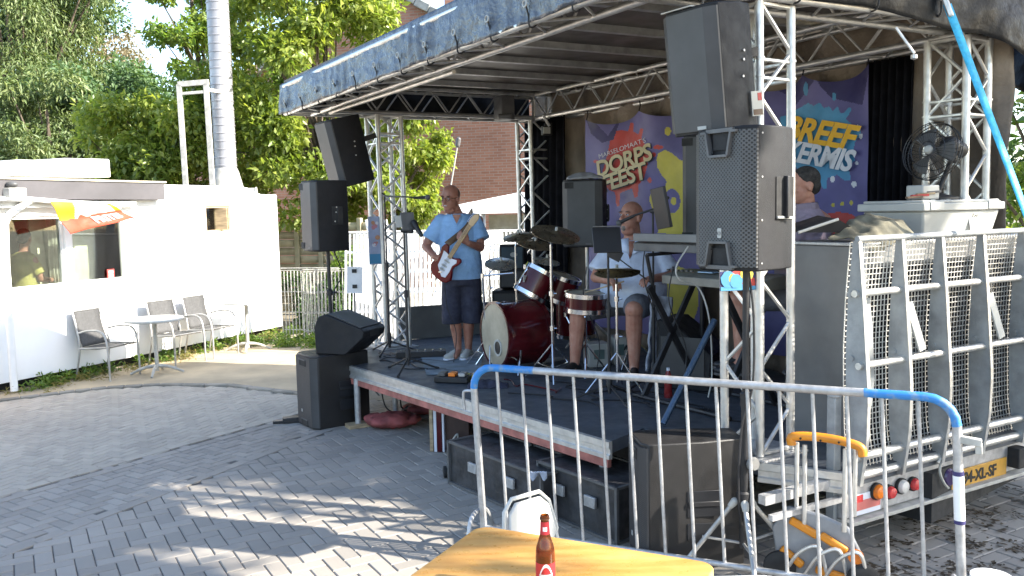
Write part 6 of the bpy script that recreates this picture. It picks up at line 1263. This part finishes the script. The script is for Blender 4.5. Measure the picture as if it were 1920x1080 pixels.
# cables over the deck
rg = random.Random(77); labs = []
spots = [((745, 690), (870, 700)), ((760, 680), (920, 672)), ((700, 672), (800, 690)), ((930, 718), (1060, 735)), ((1040, 720), (1190, 745)), ((1090, 740), (1240, 760)), ((1180, 730), (1340, 770)), ((1210, 700), (1330, 742)), ((940, 735), (1130, 770)), ((1270, 760), (1400, 790)), ((1150, 705), (1260, 715)), ((700, 660), (745, 668))]
wh = ['from the tablet stand to the pedal board', 'behind the guitarist to the bass drum', 'from the left column to the tablet stand', 'in front of the bass drum', 'between the bass drum and the drummer', 'before the tablet stand of the drummer', 'below the crossed keyboard legs', 'beside the red drink bottle', 'along the deck edge by the barrier rail', 'around the foot of the near column', 'between the drummer\'s foot and the boom stand', 'at the foot of the left column']
for k, (a, c) in enumerate(spots):
    A, B_ = DK(*a), DK(*c); n_ = 7; pts = [A.lerp(B_, i/n_)+Vector((rg.uniform(-.10, .10), rg.uniform(-.12, .12), .008)) for i in range(n_+1)]
    b = MB(); b.path(cat(pts, 5), .0055, 5); o = tag(b.build('cable', 'redshell' if k == 3 else 'black'), ('dark red' if k == 3 else 'black')+' cable lying on the deck '+wh[k], 'cable', 'cables lying on the stage deck'); recenter(o, A)
for k, (px, y0, y1, Y) in enumerate(((1213, 440, 700, 6.75), (1262, 500, 720, 6.2), (1100, 500, 700, 7.3))):
    a = D(px, y0, Y); c = D(px+18, y1, Y); b = MB(); b.path(cat([a, a.lerp(c, .3)+Vector((-.05, 0, 0)), a.lerp(c, .7)+Vector((.05, .03, 0)), c], 8), .005, 5); o = tag(b.build('cable', 'black'), ['black cable hanging beside the boom stand of the drummer', 'black cable hanging from the keyboards', 'black cable hanging between the snare drum and the drummer\'s tablet'][k], 'cable', 'cables hanging on the stage'); recenter(o, c)
b = MB(); b.path(cat([D(1290, 462, 6.0), D(1268, 500, 5.95), D(1275, 525, 5.95), D(1310, 540, 6.0), D(1330, 600, 6.0), D(1335, 700, 6.1), D(1328, 745, 6.1)], 6), .006, 6); o = tag(b.build('cable', 'lgrey'), 'pale grey cable curling down from the upper keyboard', 'cable'); recenter(o, D(1328, 745, 6.1))

# ============================================================ PEOPLE
def loft(mb, rings, n=20):
    vs = []
    for c, rx, ry in rings: vs += [(c[0]+rx*math.cos(2*math.pi*k/n), c[1]+ry*math.sin(2*math.pi*k/n), c[2]) for k in range(n)]
    m = len(rings); fs = [(i*n+j, i*n+(j+1) % n, (i+1)*n+(j+1) % n, (i+1)*n+j) for i in range(m-1) for j in range(n)]
    fs += [tuple(range(n-1, -1, -1)), tuple(range((m-1)*n, m*n))]; mb.add(vs, fs)
def hand(mb, w_, d, nrm, side, curl=.5, s=1.0):
    # w_ wrist, d direction to the knuckles, nrm back-of-hand normal, side +1/-1 thumb side along cross(d,nrm)
    w_ = Vector(w_); d = Vector(d).normalized(); nrm = Vector(nrm); nrm = (nrm-d*nrm.dot(d)).normalized(); t = d.cross(nrm)*side
    R = Matrix((t, d, nrm)).transposed(); mb.ell(w_+d*.048*s, (.042*s, .055*s, .017*s), R, 14, 8); mb.caps(w_-d*.01, w_+d*.03*s, .024*s, .026*s)
    for k, (o, L) in enumerate(((.033, .072), (.011, .080), (-.011, .074), (-.033, .058))):
        p = w_+d*.085*s+t*o*s; dd_ = (d+t*o*1.2).normalized()
        for i, fr in enumerate((.45, .32, .23)):
            c_ = curl*(1.0+.5*i); dn_ = (dd_*math.cos(c_)-nrm*math.sin(c_)).normalized(); nn_ = (nrm*math.cos(c_)+dd_*math.sin(c_)); q = p+dn_*L*fr*s; mb.caps(p, q, (.0095-.0008*i)*s, (.0088-.0008*i)*s, 8); p = q; dd_ = dn_; nrm_ = nn_
            if i < 2: pass
    p = w_+d*.025*s+t*.032*s
    for L, r in ((.036, .012), (.030, .010)): q = p+(d*.75+t*.55-nrm*.35).normalized()*L*s; mb.caps(p, q, r*s, r*.9*s, 8); p = q
def head(mb, t, c, f, u, s=1.0, jaw=1.0, fat=0.0):
    c = Vector(c); f = Vector(f).normalized(); u = Vector(u); u = (u-f*u.dot(f)).normalized(); r = f.cross(u); R = Matrix((r, f, u)).transposed()
    P = lambda x, y, z: c+(r*x+f*y+u*z)*s
    mb.ell(P(0, -.012, .028), (.075*s, .094*s, .088*s), R, 22, 14); mb.ell(P(0, .022, -.035), ((.060+fat*.5)*s, .066*s, .075*s), R, 18, 12)
    mb.ell(P(0, .055, -.085), ((.030+fat*.6)*s*jaw, .026*s, .022*s), R); mb.ell(P(0, .010, -.06), ((.055+fat)*s, .055*s, .045*s), R)
    if fat: mb.ell(P(0, .02, -.105), (.055*s, .05*s, .035*s), R)
    for sg in (-1, 1):
        mb.ell(P(sg*.036, .060, -.022), (.020*s, .018*s, .018*s), R); mb.ell(P(sg*.077, -.008, -.012), (.010*s, .020*s, .031*s), R); mb.ell(P(sg*.028, .078, .026), (.022*s, .010*s, .008*s), R)
    mb.caps(P(0, .082, .012), P(0, .103, -.024), .008*s, .0125*s); mb.ell(P(.010, .093, -.028), (.008*s, .008*s, .006*s), R); mb.ell(P(-.010, .093, -.028), (.008*s, .008*s, .006*s), R)
    mb.ell(P(0, .080, -.052), (.023*s, .009*s, .0045*s), R); mb.ell(P(0, .078, -.060), (.020*s, .009*s, .0055*s), R)
    return P, R
def face(t, P, R, s, brow='hairdark', mouth=True):
    for sg in (-1, 1):
        b = MB(); b.ell(P(sg*.030, .079, .008), (.012*s, .008*s, .0055*s), R, 12, 8); e = b.build('eye', 'bwhite', t); b = MB(); b.ell(P(sg*.030, .086, .008), (.0052*s, .003*s, .0052*s), R, 10, 6); b.build('pupil', 'ink', e)
        b = MB(); b.ell(P(sg*.030, .087, .028), (.019*s, .005*s, .0035*s), R, 12, 6); b.build('eyebrow', brow, t)
    if mouth: b = MB(); b.ell(P(0, .0865, -.0555), (.019*s, .004*s, .0025*s), R, 12, 6); b.build('mouth', pbr('lip_line', (.16, .05, .045), .5), t)
def shoe(t, a, f, mat='lgrey', sole='bwhite', l=.27):
    a = Vector(a); f = Vector(f).normalized(); r = f.cross(UP); b = MB()
    pr = [(-.085, .01), (-.085, .07), (-.05, .10), (.0, .095), (.07, .065), (.15, .045), (.175, .03), (.178, .01)]
    R = Matrix((r, f, UP)).transposed()
    b.ell(a+f*.10+UP*.035, (.046, .088, .036), R, 18, 10); b.ell(a-f*.03+UP*.045, (.038, .06, .045), R, 16, 10); b.caps(a+f*.01+UP*.07, a+f*.08+UP*.05, .036, .036); o = b.build('shoe', mat, t, remesh=.008)
    b = MB(); b.prism([(-.036, -.09), (.034, -.09), (.042, 0), (.047, .10), (.035, .17), (0, .188), (-.035, .17), (-.047, .10), (-.042, 0)], a+UP*.0, r, f, UP, .020); b.build('sole', sole, o, bevel=.006)
# ---- guitarist
gx, gy = DK(868, 668).x, 8.42
gm_ = thing('person', 'person standing in a light blue shirt and dark shorts playing a red electric guitar', 'person', (gx, gy, DZ), rad(3))
b = MB()
P, R = head(b, gm_, (-.075, -.06, 1.595), (-.50, -.85, -.14), (0.05, -.05, 1), 1.10, 1.1, .006)
b.caps((-.01, .01, 1.42), (-.055, -.02, 1.53), .062, .058)
loft(b, [((0, 0, .84), .16, .12), ((.01, -.01, 1.05), .17, .14), ((0, 0, 1.25), .17, .12), ((0, 0, 1.38), .17, .10), ((-.01, 0, 1.45), .08, .07)])
AR = [(-.20, .0, 1.37), (-.325, -.03, 1.13), (-.235, -.22, 1.035)]; AL = [(.19, .0, 1.37), (.205, -.10, 1.11), (.085, -.30, 1.165)]
for A in (AR, AL): b.caps(A[0], A[1], .056, .044); b.caps(A[1], A[2], .043, .029)
hand(b, AR[2], (.85, -.25, -.42), (-.25, -.95, .1), 1, .35); hand(b, AL[2], (-.72, -.30, .62), (.3, -.5, -.55), 1, .75)
LR = [(-.09, 0, .84), (-.065, -.03, .46), (-.035, .0, .09)]; LL = [(.10, 0, .84), (.075, -.02, .46), (.065, .03, .09)]
for L in (LR, LL): b.caps(L[0], L[1], .085, .058); b.caps(L[1], Vector(L[1]).lerp(Vector(L[2]), .4)+Vector((0, .012, 0)), .056, .058); b.caps(Vector(L[1]).lerp(Vector(L[2]), .35)+Vector((0, .012, 0)), L[2], .057, .034); b.caps(L[2], Vector(L[2])+Vector((-.03, -.08, -.05)), .034, .03)
b.build('body', 'skinred', gm_, remesh=.0065)
face(gm_, P, R, 1.06, 'hairdark', False)
b = MB(); b.ell(P(0, .0865, -.055), (.020, .004, .0035), R, 12, 6); b.build('smile', 'bwhite', gm_)
b = MB()
for sg in (-1, 1): b.path([P(sg*.032+.020*math.cos(a), .098, .006+.017*math.sin(a)) for a in [i*math.pi/6 for i in range(13)]], .0022, 5); b.path([P(sg*.052, .097, .008), P(sg*.078, .05, .010), P(sg*.080, -.01, .008)], .002, 5)
b.path([P(-.012, .099, .010), P(.012, .099, .010)], .002, 5); b.build('glasses', 'ink', gm_)
b = MB(); b.ell(P(0, -.030, .030), (.0775*1.06, .082*1.06, .078*1.06), R, 22, 14); b.build('cropped_hair', pbr('cropped_grey_hair', (.15, .09, .07), .85, 0, .15, 60), gm_)
b = MB(); loft(b, [((.02, 0, .80), .205, .165), ((.02, -.015, .92), .205, .185), ((.012, -.025, 1.06), .20, .185), ((.0, -.012, 1.22), .198, .16), ((-.005, 0, 1.35), .205, .125), ((-.01, 0, 1.425), .15, .095), ((-.015, 0, 1.445), .085, .075)], 28)
b.tube((-.16, .0, 1.38), (-.285, -.02, 1.19), .078, .088, 16); b.tube((.15, .0, 1.38), (.215, -.06, 1.18), .078, .092, 16); b.ell((-.17, 0, 1.37), (.075,)*3); b.ell((.16, 0, 1.37), (.075,)*3)
sh = b.build('shirt', 'shirtblue', gm_, remesh=.011)
b = MB(); b.path([(-.065, -.075, 1.44), (-.04, -.125, 1.38), (-.015, -.135, 1.335), (.02, -.12, 1.38), (.04, -.07, 1.44)], .006, 6); b.build('collar_trim', 'shirtblue', sh)
b = MB(); b.prism([(-.05, 1.435), (-.012, 1.345), (.032, 1.435)], (-.005, -.128, 0), (1, 0, 0), (0, 0, 1), (0, 1, .0), .02); b.build('open_neck', 'skinred', sh)
b = MB(); loft(b, [((.02, 0, .74), .19, .155), ((.02, 0, .84), .185, .15)], 24); loft(b, [((-.095, -.02, .36), .098, .10), ((-.085, -.005, .60), .105, .115), ((-.07, 0, .80), .11, .13)], 18); loft(b, [((.115, -.005, .36), .10, .10), ((.11, 0, .60), .105, .115), ((.10, 0, .80), .11, .13)], 18); b.build('shorts', 'navy', gm_, remesh=.011)
for L, f in ((LR, (-.75, -.65, 0)), (LL, (-.35, -.93, 0))): shoe(gm_, (L[2][0], L[2][1], .004), f, 'lgrey', 'bwhite')
# guitar
gr_ = thing('electric_guitar', 'dark red electric guitar with white pickguard and maple neck held by the standing guitarist', 'guitar', (gx-.13, gy-.22, DZ+.95), rad(3))
Mg = RM[gm_.name]; tb_ = lambda v: Mg @ Vector(v)
Og = tb_((-.125, -.265, .965)); tipg = tb_((.19, -.46, 1.44)); ga = (tipg-Og).normalized(); gn = Vector((-.30, -.92, .12)); gn = (gn-ga*gn.dot(ga)).normalized(); gc = gn.cross(ga); sc_ = (tipg-Og).length/.70
ol = [(-.20, 0), (-.195, .07), (-.165, .122), (-.11, .152), (-.06, .145), (-.02, .118), (.03, .112), (.08, .135), (.13, .15), (.18, .135), (.20, .11), (.185, .085), (.14, .06), (.11, .035), (.11, -.035), (.13, -.06), (.155, -.09), (.155, -.12), (.13, -.138), (.09, -.13), (.04, -.105), (0, -.102), (-.05, -.125), (-.11, -.152), (-.165, -.125), (-.195, -.07)]
ol = [(a*sc_, c*sc_) for a, c in ol]
b = MB(); b.prism(ol, Og-gn*.02, ga, gc, gn, .042); b.build('body', 'gred', gr_, world=True, bevel=.008)
pg = [(-.10, .02), (-.06, .07), (.0, .075), (.06, .085), (.12, .10), (.12, .05), (.105, -.03), (.13, -.09), (.10, -.105), (.04, -.08), (-.04, -.09), (-.12, -.085), (-.14, -.04)]
b = MB(); b.prism([(a*sc_, c*sc_) for a, c in pg], Og+gn*.0225, ga, gc, gn, .003); b.build('pickguard', 'bwhite', gr_, world=True)
for a in (-.07, -.02, .04): b = MB(); b.beam(Og+ga*a*sc_+gc*.036*sc_+gn*.028, Og+ga*(a+.01)*sc_-gc*.036*sc_+gn*.028, .018, .006, gn); b.build('pickup', 'lgrey', gr_, world=True, bevel=.003)
b = MB(); b.beam(Og+ga*.09*sc_+gn*.022, Og+ga*.545*sc_+gn*.022, .05*sc_, .022, gn); nk = b.build('neck', 'maple', gr_, world=True, bevel=.005)
b = MB(); b.prism([(.54*sc_, -.022*sc_), (.56*sc_, -.035*sc_), (.66*sc_, -.045*sc_), (.70*sc_, -.03*sc_), (.70*sc_, .0), (.67*sc_, .025*sc_), (.60*sc_, .035*sc_), (.545*sc_, .025*sc_)], Og+gn*.012, ga, gc, gn, .014); b.build('headstock', 'maple', gr_, world=True, bevel=.003)
for k in range(6): b = MB(); b.tube(Og+ga*(.565+.02*k)*sc_+gc*.03*sc_+gn*.018, Og+ga*(.565+.02*k)*sc_+gc*.055*sc_+gn*.018, .005); b.build('tuning_peg', 'chrome', gr_, world=True)
b = MB()
for k in range(6): b.tube(Og+ga*-.10*sc_+gc*(.018-.007*k)*sc_+gn*.036, Og+ga*.55*sc_+gc*(.016-.006*k)*sc_+gn*.036, .0009, n=4)
b.build('strings', 'chrome', gr_, world=True)
b = MB(); b.box(tuple(Og-ga*.105*sc_+gn*.028), (.03, .03, .01)); b.build('bridge', 'chrome', gr_, world=True)
pts = [Og+ga*.18*sc_+gc*.12*sc_, tb_((.05, -.20, 1.28)), tb_((.125, -.145, 1.38)), tb_((.135, -.06, 1.455)), tb_((.12, .05, 1.45)), tb_((.05, .16, 1.3)), tb_((-.1, .2, 1.1)), tb_((-.25, .05, .95)), Og-ga*.2*sc_]
cp = cat(pts, 6); b = MB(); 
vs = []; 
for i, p_ in enumerate(cp):
    tg = (cp[min(i+1, len(cp)-1)]-cp[max(0, i-1)]).normalized(); ctr = tb_((0, 0, p_.z-DZ)); n_ = (p_-ctr); n_ = (n_-tg*n_.dot(tg)).normalized(); s_ = tg.cross(n_)*.030; vs += [p_+s_+n_*.006, p_-s_+n_*.006]
b.add(vs, [(2*i, 2*i+1, 2*i+3, 2*i+2) for i in range(len(cp)-1)]); b.build('strap', 'leather', gr_, world=True, solid=.004)
b = MB(); b.path(cat([Og-ga*.15*sc_-gc*.06, Og-ga*.2*sc_-gc*.12-UP*.2, tb_((-.05, -.25, .3)), tb_((-.08, -.3, .02))], 8), .004, 5); b.build('guitar_lead', 'black', gr_, world=True)
# ---- drummer
dm = thing('person', 'seated person in a loose pale shirt and grey shorts playing the drums', 'person', (1.07, 7.62, DZ), rad(-8))
b = MB(); P, R = head(b, dm, (.0, -.04, 1.385), (-.62, -.78, .12), (.0, .0, 1), 1.20, 1.1, .010)
b.caps((.02, .0, 1.17), (.005, -.02, 1.30), .075, .075)
loft(b, [((.02, .02, .60), .22, .18), ((.02, -.02, .80), .24, .20), ((.02, 0, 1.0), .22, .15), ((.02, 0, 1.13), .18, .10), ((.02, 0, 1.2), .09, .08)])
AR = [(-.20, .0, 1.10), (-.31, -.12, .86), (-.16, -.36, .84)]; AL = [(.24, .0, 1.10), (.34, -.10, .86), (.17, -.33, .86)]
for A in (AR, AL): b.caps(A[0], A[1], .060, .050); b.caps(A[1], A[2], .048, .032)
hand(b, AR[2], (.35, -.90, -.1), (0, .1, 1), 1, .55, 1.05); hand(b, AL[2], (-.55, -.80, .0), (.1, .1, 1), -1, .55, 1.05)
LL = [(.12, .0, .62), (.02, -.42, .60), (.02, -.36, .09)]; LR = [(-.12, .02, .62), (-.46, -.30, .58), (-.50, -.28, .10)]
for L in (LL, LR): b.caps(L[0], L[1], .105, .080); b.caps(L[1], Vector(L[1]).lerp(Vector(L[2]), .35)+Vector((0, .02, 0)), .072, .072); b.caps(Vector(L[1]).lerp(Vector(L[2]), .3)+Vector((0, .02, 0)), L[2], .072, .042); b.caps(L[2], Vector(L[2])+Vector((-.03, -.06, -.05)), .04, .035)
b.build('body', 'skin', dm, remesh=.007); face(dm, P, R, 1.20, 'hairdark')
b = MB(); b.ell(P(0, .074, -.090), (.024, .012, .024), R, 12, 8); b.build('goatee', pbr('grey_beard', (.20, .17, .15), .9, 0, .2, 60), dm)
b = MB(); loft(b, [((.02, -.02, .60), .29, .25), ((.02, -.04, .75), .30, .26), ((.02, -.03, .92), .275, .21), ((.02, -.01, 1.05), .25, .155), ((.02, 0, 1.13), .19, .11), ((.015, 0, 1.185), .10, .085)], 28)
b.tube((-.17, 0, 1.10), (-.30, -.08, .90), .082, .100, 16); b.tube((.20, 0, 1.10), (.34, -.07, .90), .082, .100, 16); b.ell((-.18, 0, 1.09), (.085,)*3); b.ell((.22, 0, 1.09), (.085,)*3); sh = b.build('shirt', 'shirtwhite', dm, remesh=.012)
b = MB(); b.prism([(-.075, 1.19), (-.03, 1.02), (.045, 1.19)], (.005, -.178, 0), (1, 0, 0), (0, .32, 1), (0, 1, 0), .04)
b = MB(); b.add([(-.055, -.105, 1.175), (-.012, -.19, 1.02), (.065, -.105, 1.175), (.0, -.135, 1.175)], [(0, 1, 3), (1, 2, 3)]); b.build('open_neck', 'skin', sh, solid=.004)
for sg in (-1, 1):
    b = MB(); b.add([(.01+sg*.03, -.11, 1.20), (.01+sg*.10, -.085, 1.19), (.01+sg*.085, -.165, 1.10), (-.003+sg*.012, -.178, 1.06)], [(0, 1, 2, 3)]); b.build('collar', 'shirtwhite', sh, solid=.008)
for z in (1.0, .92, .84): b = MB(); b.ell((-.012, -.20-.06*(1.0-z)*3, z), (.006, .004, .006)); b.build('button', 'bwhite', sh)
b = MB(); b.caps((.12, .0, .62), (.04, -.34, .615), .125, .115, 16); b.caps((-.12, .02, .62), (-.38, -.24, .60), .125, .115, 16); b.ell((0, .03, .62), (.25, .18, .13)); b.build('shorts', 'shortsgrey', dm, remesh=.012)
shoe(dm, (.02, -.38, .004), (-.1, -1, 0), 'black', 'dgrey'); shoe(dm, (-.50, -.30, .03), (-.6, -.8, 0), 'black', 'dgrey')
Md = RM[dm.name]
for k, (a, c) in enumerate(((Md @ Vector((.13, -.42, .86)), D(1163, 487, 6.95)), (Md @ Vector((-.13, -.46, .83)), D(1098, 548, 7.35)))):
    b = MB(); d = (c-a).normalized(); b.tube(a-d*.08, c, .007, .005, n=8); b.ell(c, (.008,)*3); o = tag(b.build('drumstick', 'woodlt' if k else 'dgrey'), ['dark drumstick raised in the drummer\'s hand nearer the keyboards', 'wooden drumstick resting over the snare drum'][k], 'drumstick'); recenter(o, a)
# ---- keyboard player
kpn = thing('person', 'person in a mauve polo shirt with short dark hair behind the near column', 'person', (D(1508, 400, 6.15).x, 6.15, DZ), rad(-12))
b = MB(); P, R = head(b, kpn, (-.01, -.02, 1.60), (-.92, -.30, -.14), (-.05, 0, 1), 1.12)
b.caps((.02, 0, 1.40), (.005, -.01, 1.54), .065, .060); loft(b, [((.02, 0, .82), .17, .15), ((0, 0, 1.05), .18, .15), ((.02, 0, 1.28), .18, .12), ((.02, 0, 1.38), .16, .09), ((.02, 0, 1.44), .08, .07)])
AR = [(-.12, -.14, 1.30), (-.20, -.20, 1.06), (-.42, -.20, 1.04)]; AL = [(.02, .17, 1.30), (-.08, .22, 1.06), (-.38, .15, 1.04)]
for A in (AR, AL): b.caps(A[0], A[1], .055, .045); b.caps(A[1], A[2], .044, .030)
hand(b, AR[2], (-1, .1, -.05), (0, 0, 1), 1, .35); hand(b, AL[2], (-1, -.1, -.05), (0, 0, 1), -1, .35)
for sg in (-1, 1):
    H0 = Vector((.0, .10*sg, .82)); K = Vector((-.46, .12*sg-.04, .80)); A_0 = Vector((-.44, .12*sg-.04, .34)); b.caps(H0, K, .095, .068); b.caps(K, K.lerp(A_0, .4)+Vector((.015, 0, 0)), .06, .062); b.caps(K.lerp(A_0, .35)+Vector((.015, 0, 0)), A_0, .062, .038); b.caps(A_0, A_0+Vector((-.06, 0, -.04)), .036, .032)
b.build('body', 'skin', kpn, remesh=.008); face(kpn, P, R, 1.12)
b = MB(); b.ell(P(0, -.022, .040), (.080*1.12, .094*1.12, .083*1.12), R, 22, 14); b.ell(P(0, -.055, -.01), (.068*1.12, .055*1.12, .06*1.12), R, 18, 12); b.build('hair', 'hairdark', kpn, remesh=.009)
b = MB(); loft(b, [((.02, 0, .78), .20, .17), ((0, 0, .95), .205, .18), ((0, 0, 1.15), .20, .175), ((.01, 0, 1.28), .175, .185), ((.02, 0, 1.38), .13, .14), ((.02, 0, 1.44), .085, .08)], 26)
b.tube((-.06, -.14, 1.32), (-.17, -.20, 1.12), .075, .085, 16); b.tube((.02, .14, 1.32), (-.06, .22, 1.12), .075, .085, 16); b.ell((.02, -.13, 1.31), (.085,)*3); b.ell((.02, .14, 1.31), (.08,)*3); sh = b.build('shirt', 'shirtmauve', kpn, remesh=.012)
b = MB(); b.lathe([(.085, 0), (.075, .045), (.068, .05)], (.018, 0, 1.425), (-.08, 0, 1), 24, cap=False); b.build('collar', 'shirtmauve', sh, solid=.008)
b = MB()
for sg in (-1, 1): b.caps((.0, .10*sg, .82), (-.36, .12*sg-.03, .81), .115, .10, 16)
b.ell((.02, 0, .82), (.17, .19, .12)); b.build('shorts', 'shortsgrey', kpn, remesh=.012)
for sg in (-1, 1): shoe(kpn, (-.45, .12*sg-.04, .245), (-1, 0, 0), 'black', 'dgrey')
kl = kpn.location; t = thing('bar_stool', 'dark bar stool under the person in the mauve shirt', 'stool', (kl.x+.03, kl.y, DZ), rad(-12)); b = MB(); b.lathe([(0, .68), (.17, .68), (.18, .70), (.17, .725), (0, .73)], n=24); b.build('seat', 'black', t)
for k in range(4): a = k*math.pi/2+.78; b = MB(); b.tube((.10*math.cos(a), .10*math.sin(a), .68), (.20*math.cos(a), .20*math.sin(a), 0), .012); b.build('leg', 'aludark', t)
b = MB(); b.path([(.165*math.cos(a), .165*math.sin(a), .24) for a in [i*math.pi/8 for i in range(17)]], .008, 6); b.build('foot_ring', 'aludark', t); b = MB(); b.tube((-.50, -.2, .24), (-.50, .15, .24), .012); b.build('foot_bar', 'aludark', t)
# ---- person inside the snack bar
hc_ = WP(46, 447, -.62); wp = thing('person', 'person in an olive shirt seen through the left snack bar window', 'person', (hc_.x, hc_.y, .12), math.atan2(Wd_.y, Wd_.x)); k = hc_.z-.12-1.60
b = MB(); P, R = head(b, wp, (0, 0, 1.60+k), (.9, .45, -.2), (0, 0, 1), 1.05)
b.caps((-.03, 0, 1.40+k), (-.01, 0, 1.54+k), .062, .058); loft(b, [((-.05, 0, .8+k), .15, .17), ((-.05, 0, 1.2+k), .14, .18), ((-.05, 0, 1.36+k), .11, .17), ((-.04, 0, 1.43+k), .07, .08)])
for sg in (-1, 1): b.caps((-.04, .19*sg, 1.33+k), (.02, .23*sg, 1.08+k), .052, .044); b.caps((.02, .23*sg, 1.08+k), (.26, .14*sg, 1.04+k), .042, .03); hand(b, (.26, .14*sg, 1.04+k), (1, -.1*sg, 0), (0, 0, 1), sg, .4); b.caps((-.05, .09*sg, .8+k), (-.05, .1*sg, .08), .08, .045)
b.build('body', 'skinred', wp, remesh=.009); face(wp, P, R, 1.05)
b = MB(); b.ell(P(0, -.025, .035), (.080*1.05, .092*1.05, .088*1.05), R, 20, 12); b.ell(P(0, -.05, -.02), (.066, .055, .06), R); b.build('hair', 'hairdark', wp, remesh=.01)
b = MB(); loft(b, [((-.05, 0, .78+k), .17, .20), ((-.05, 0, 1.0+k), .165, .205), ((-.05, 0, 1.25+k), .155, .20), ((-.05, 0, 1.37+k), .12, .17), ((-.04, 0, 1.43+k), .075, .08)], 24)
for sg in (-1, 1): b.tube((-.05, .15*sg, 1.34+k), (.01, .225*sg, 1.14+k), .07, .078, 14); b.ell((-.05, .16*sg, 1.34+k), (.072,)*3)
b.build('shirt', 'shirtyellow', wp, remesh=.012)
b = MB(); loft(b, [((-.05, 0, .1), .12, .17), ((-.05, 0, .8+k), .155, .19)], 20); b.build('apron', 'navy', wp)
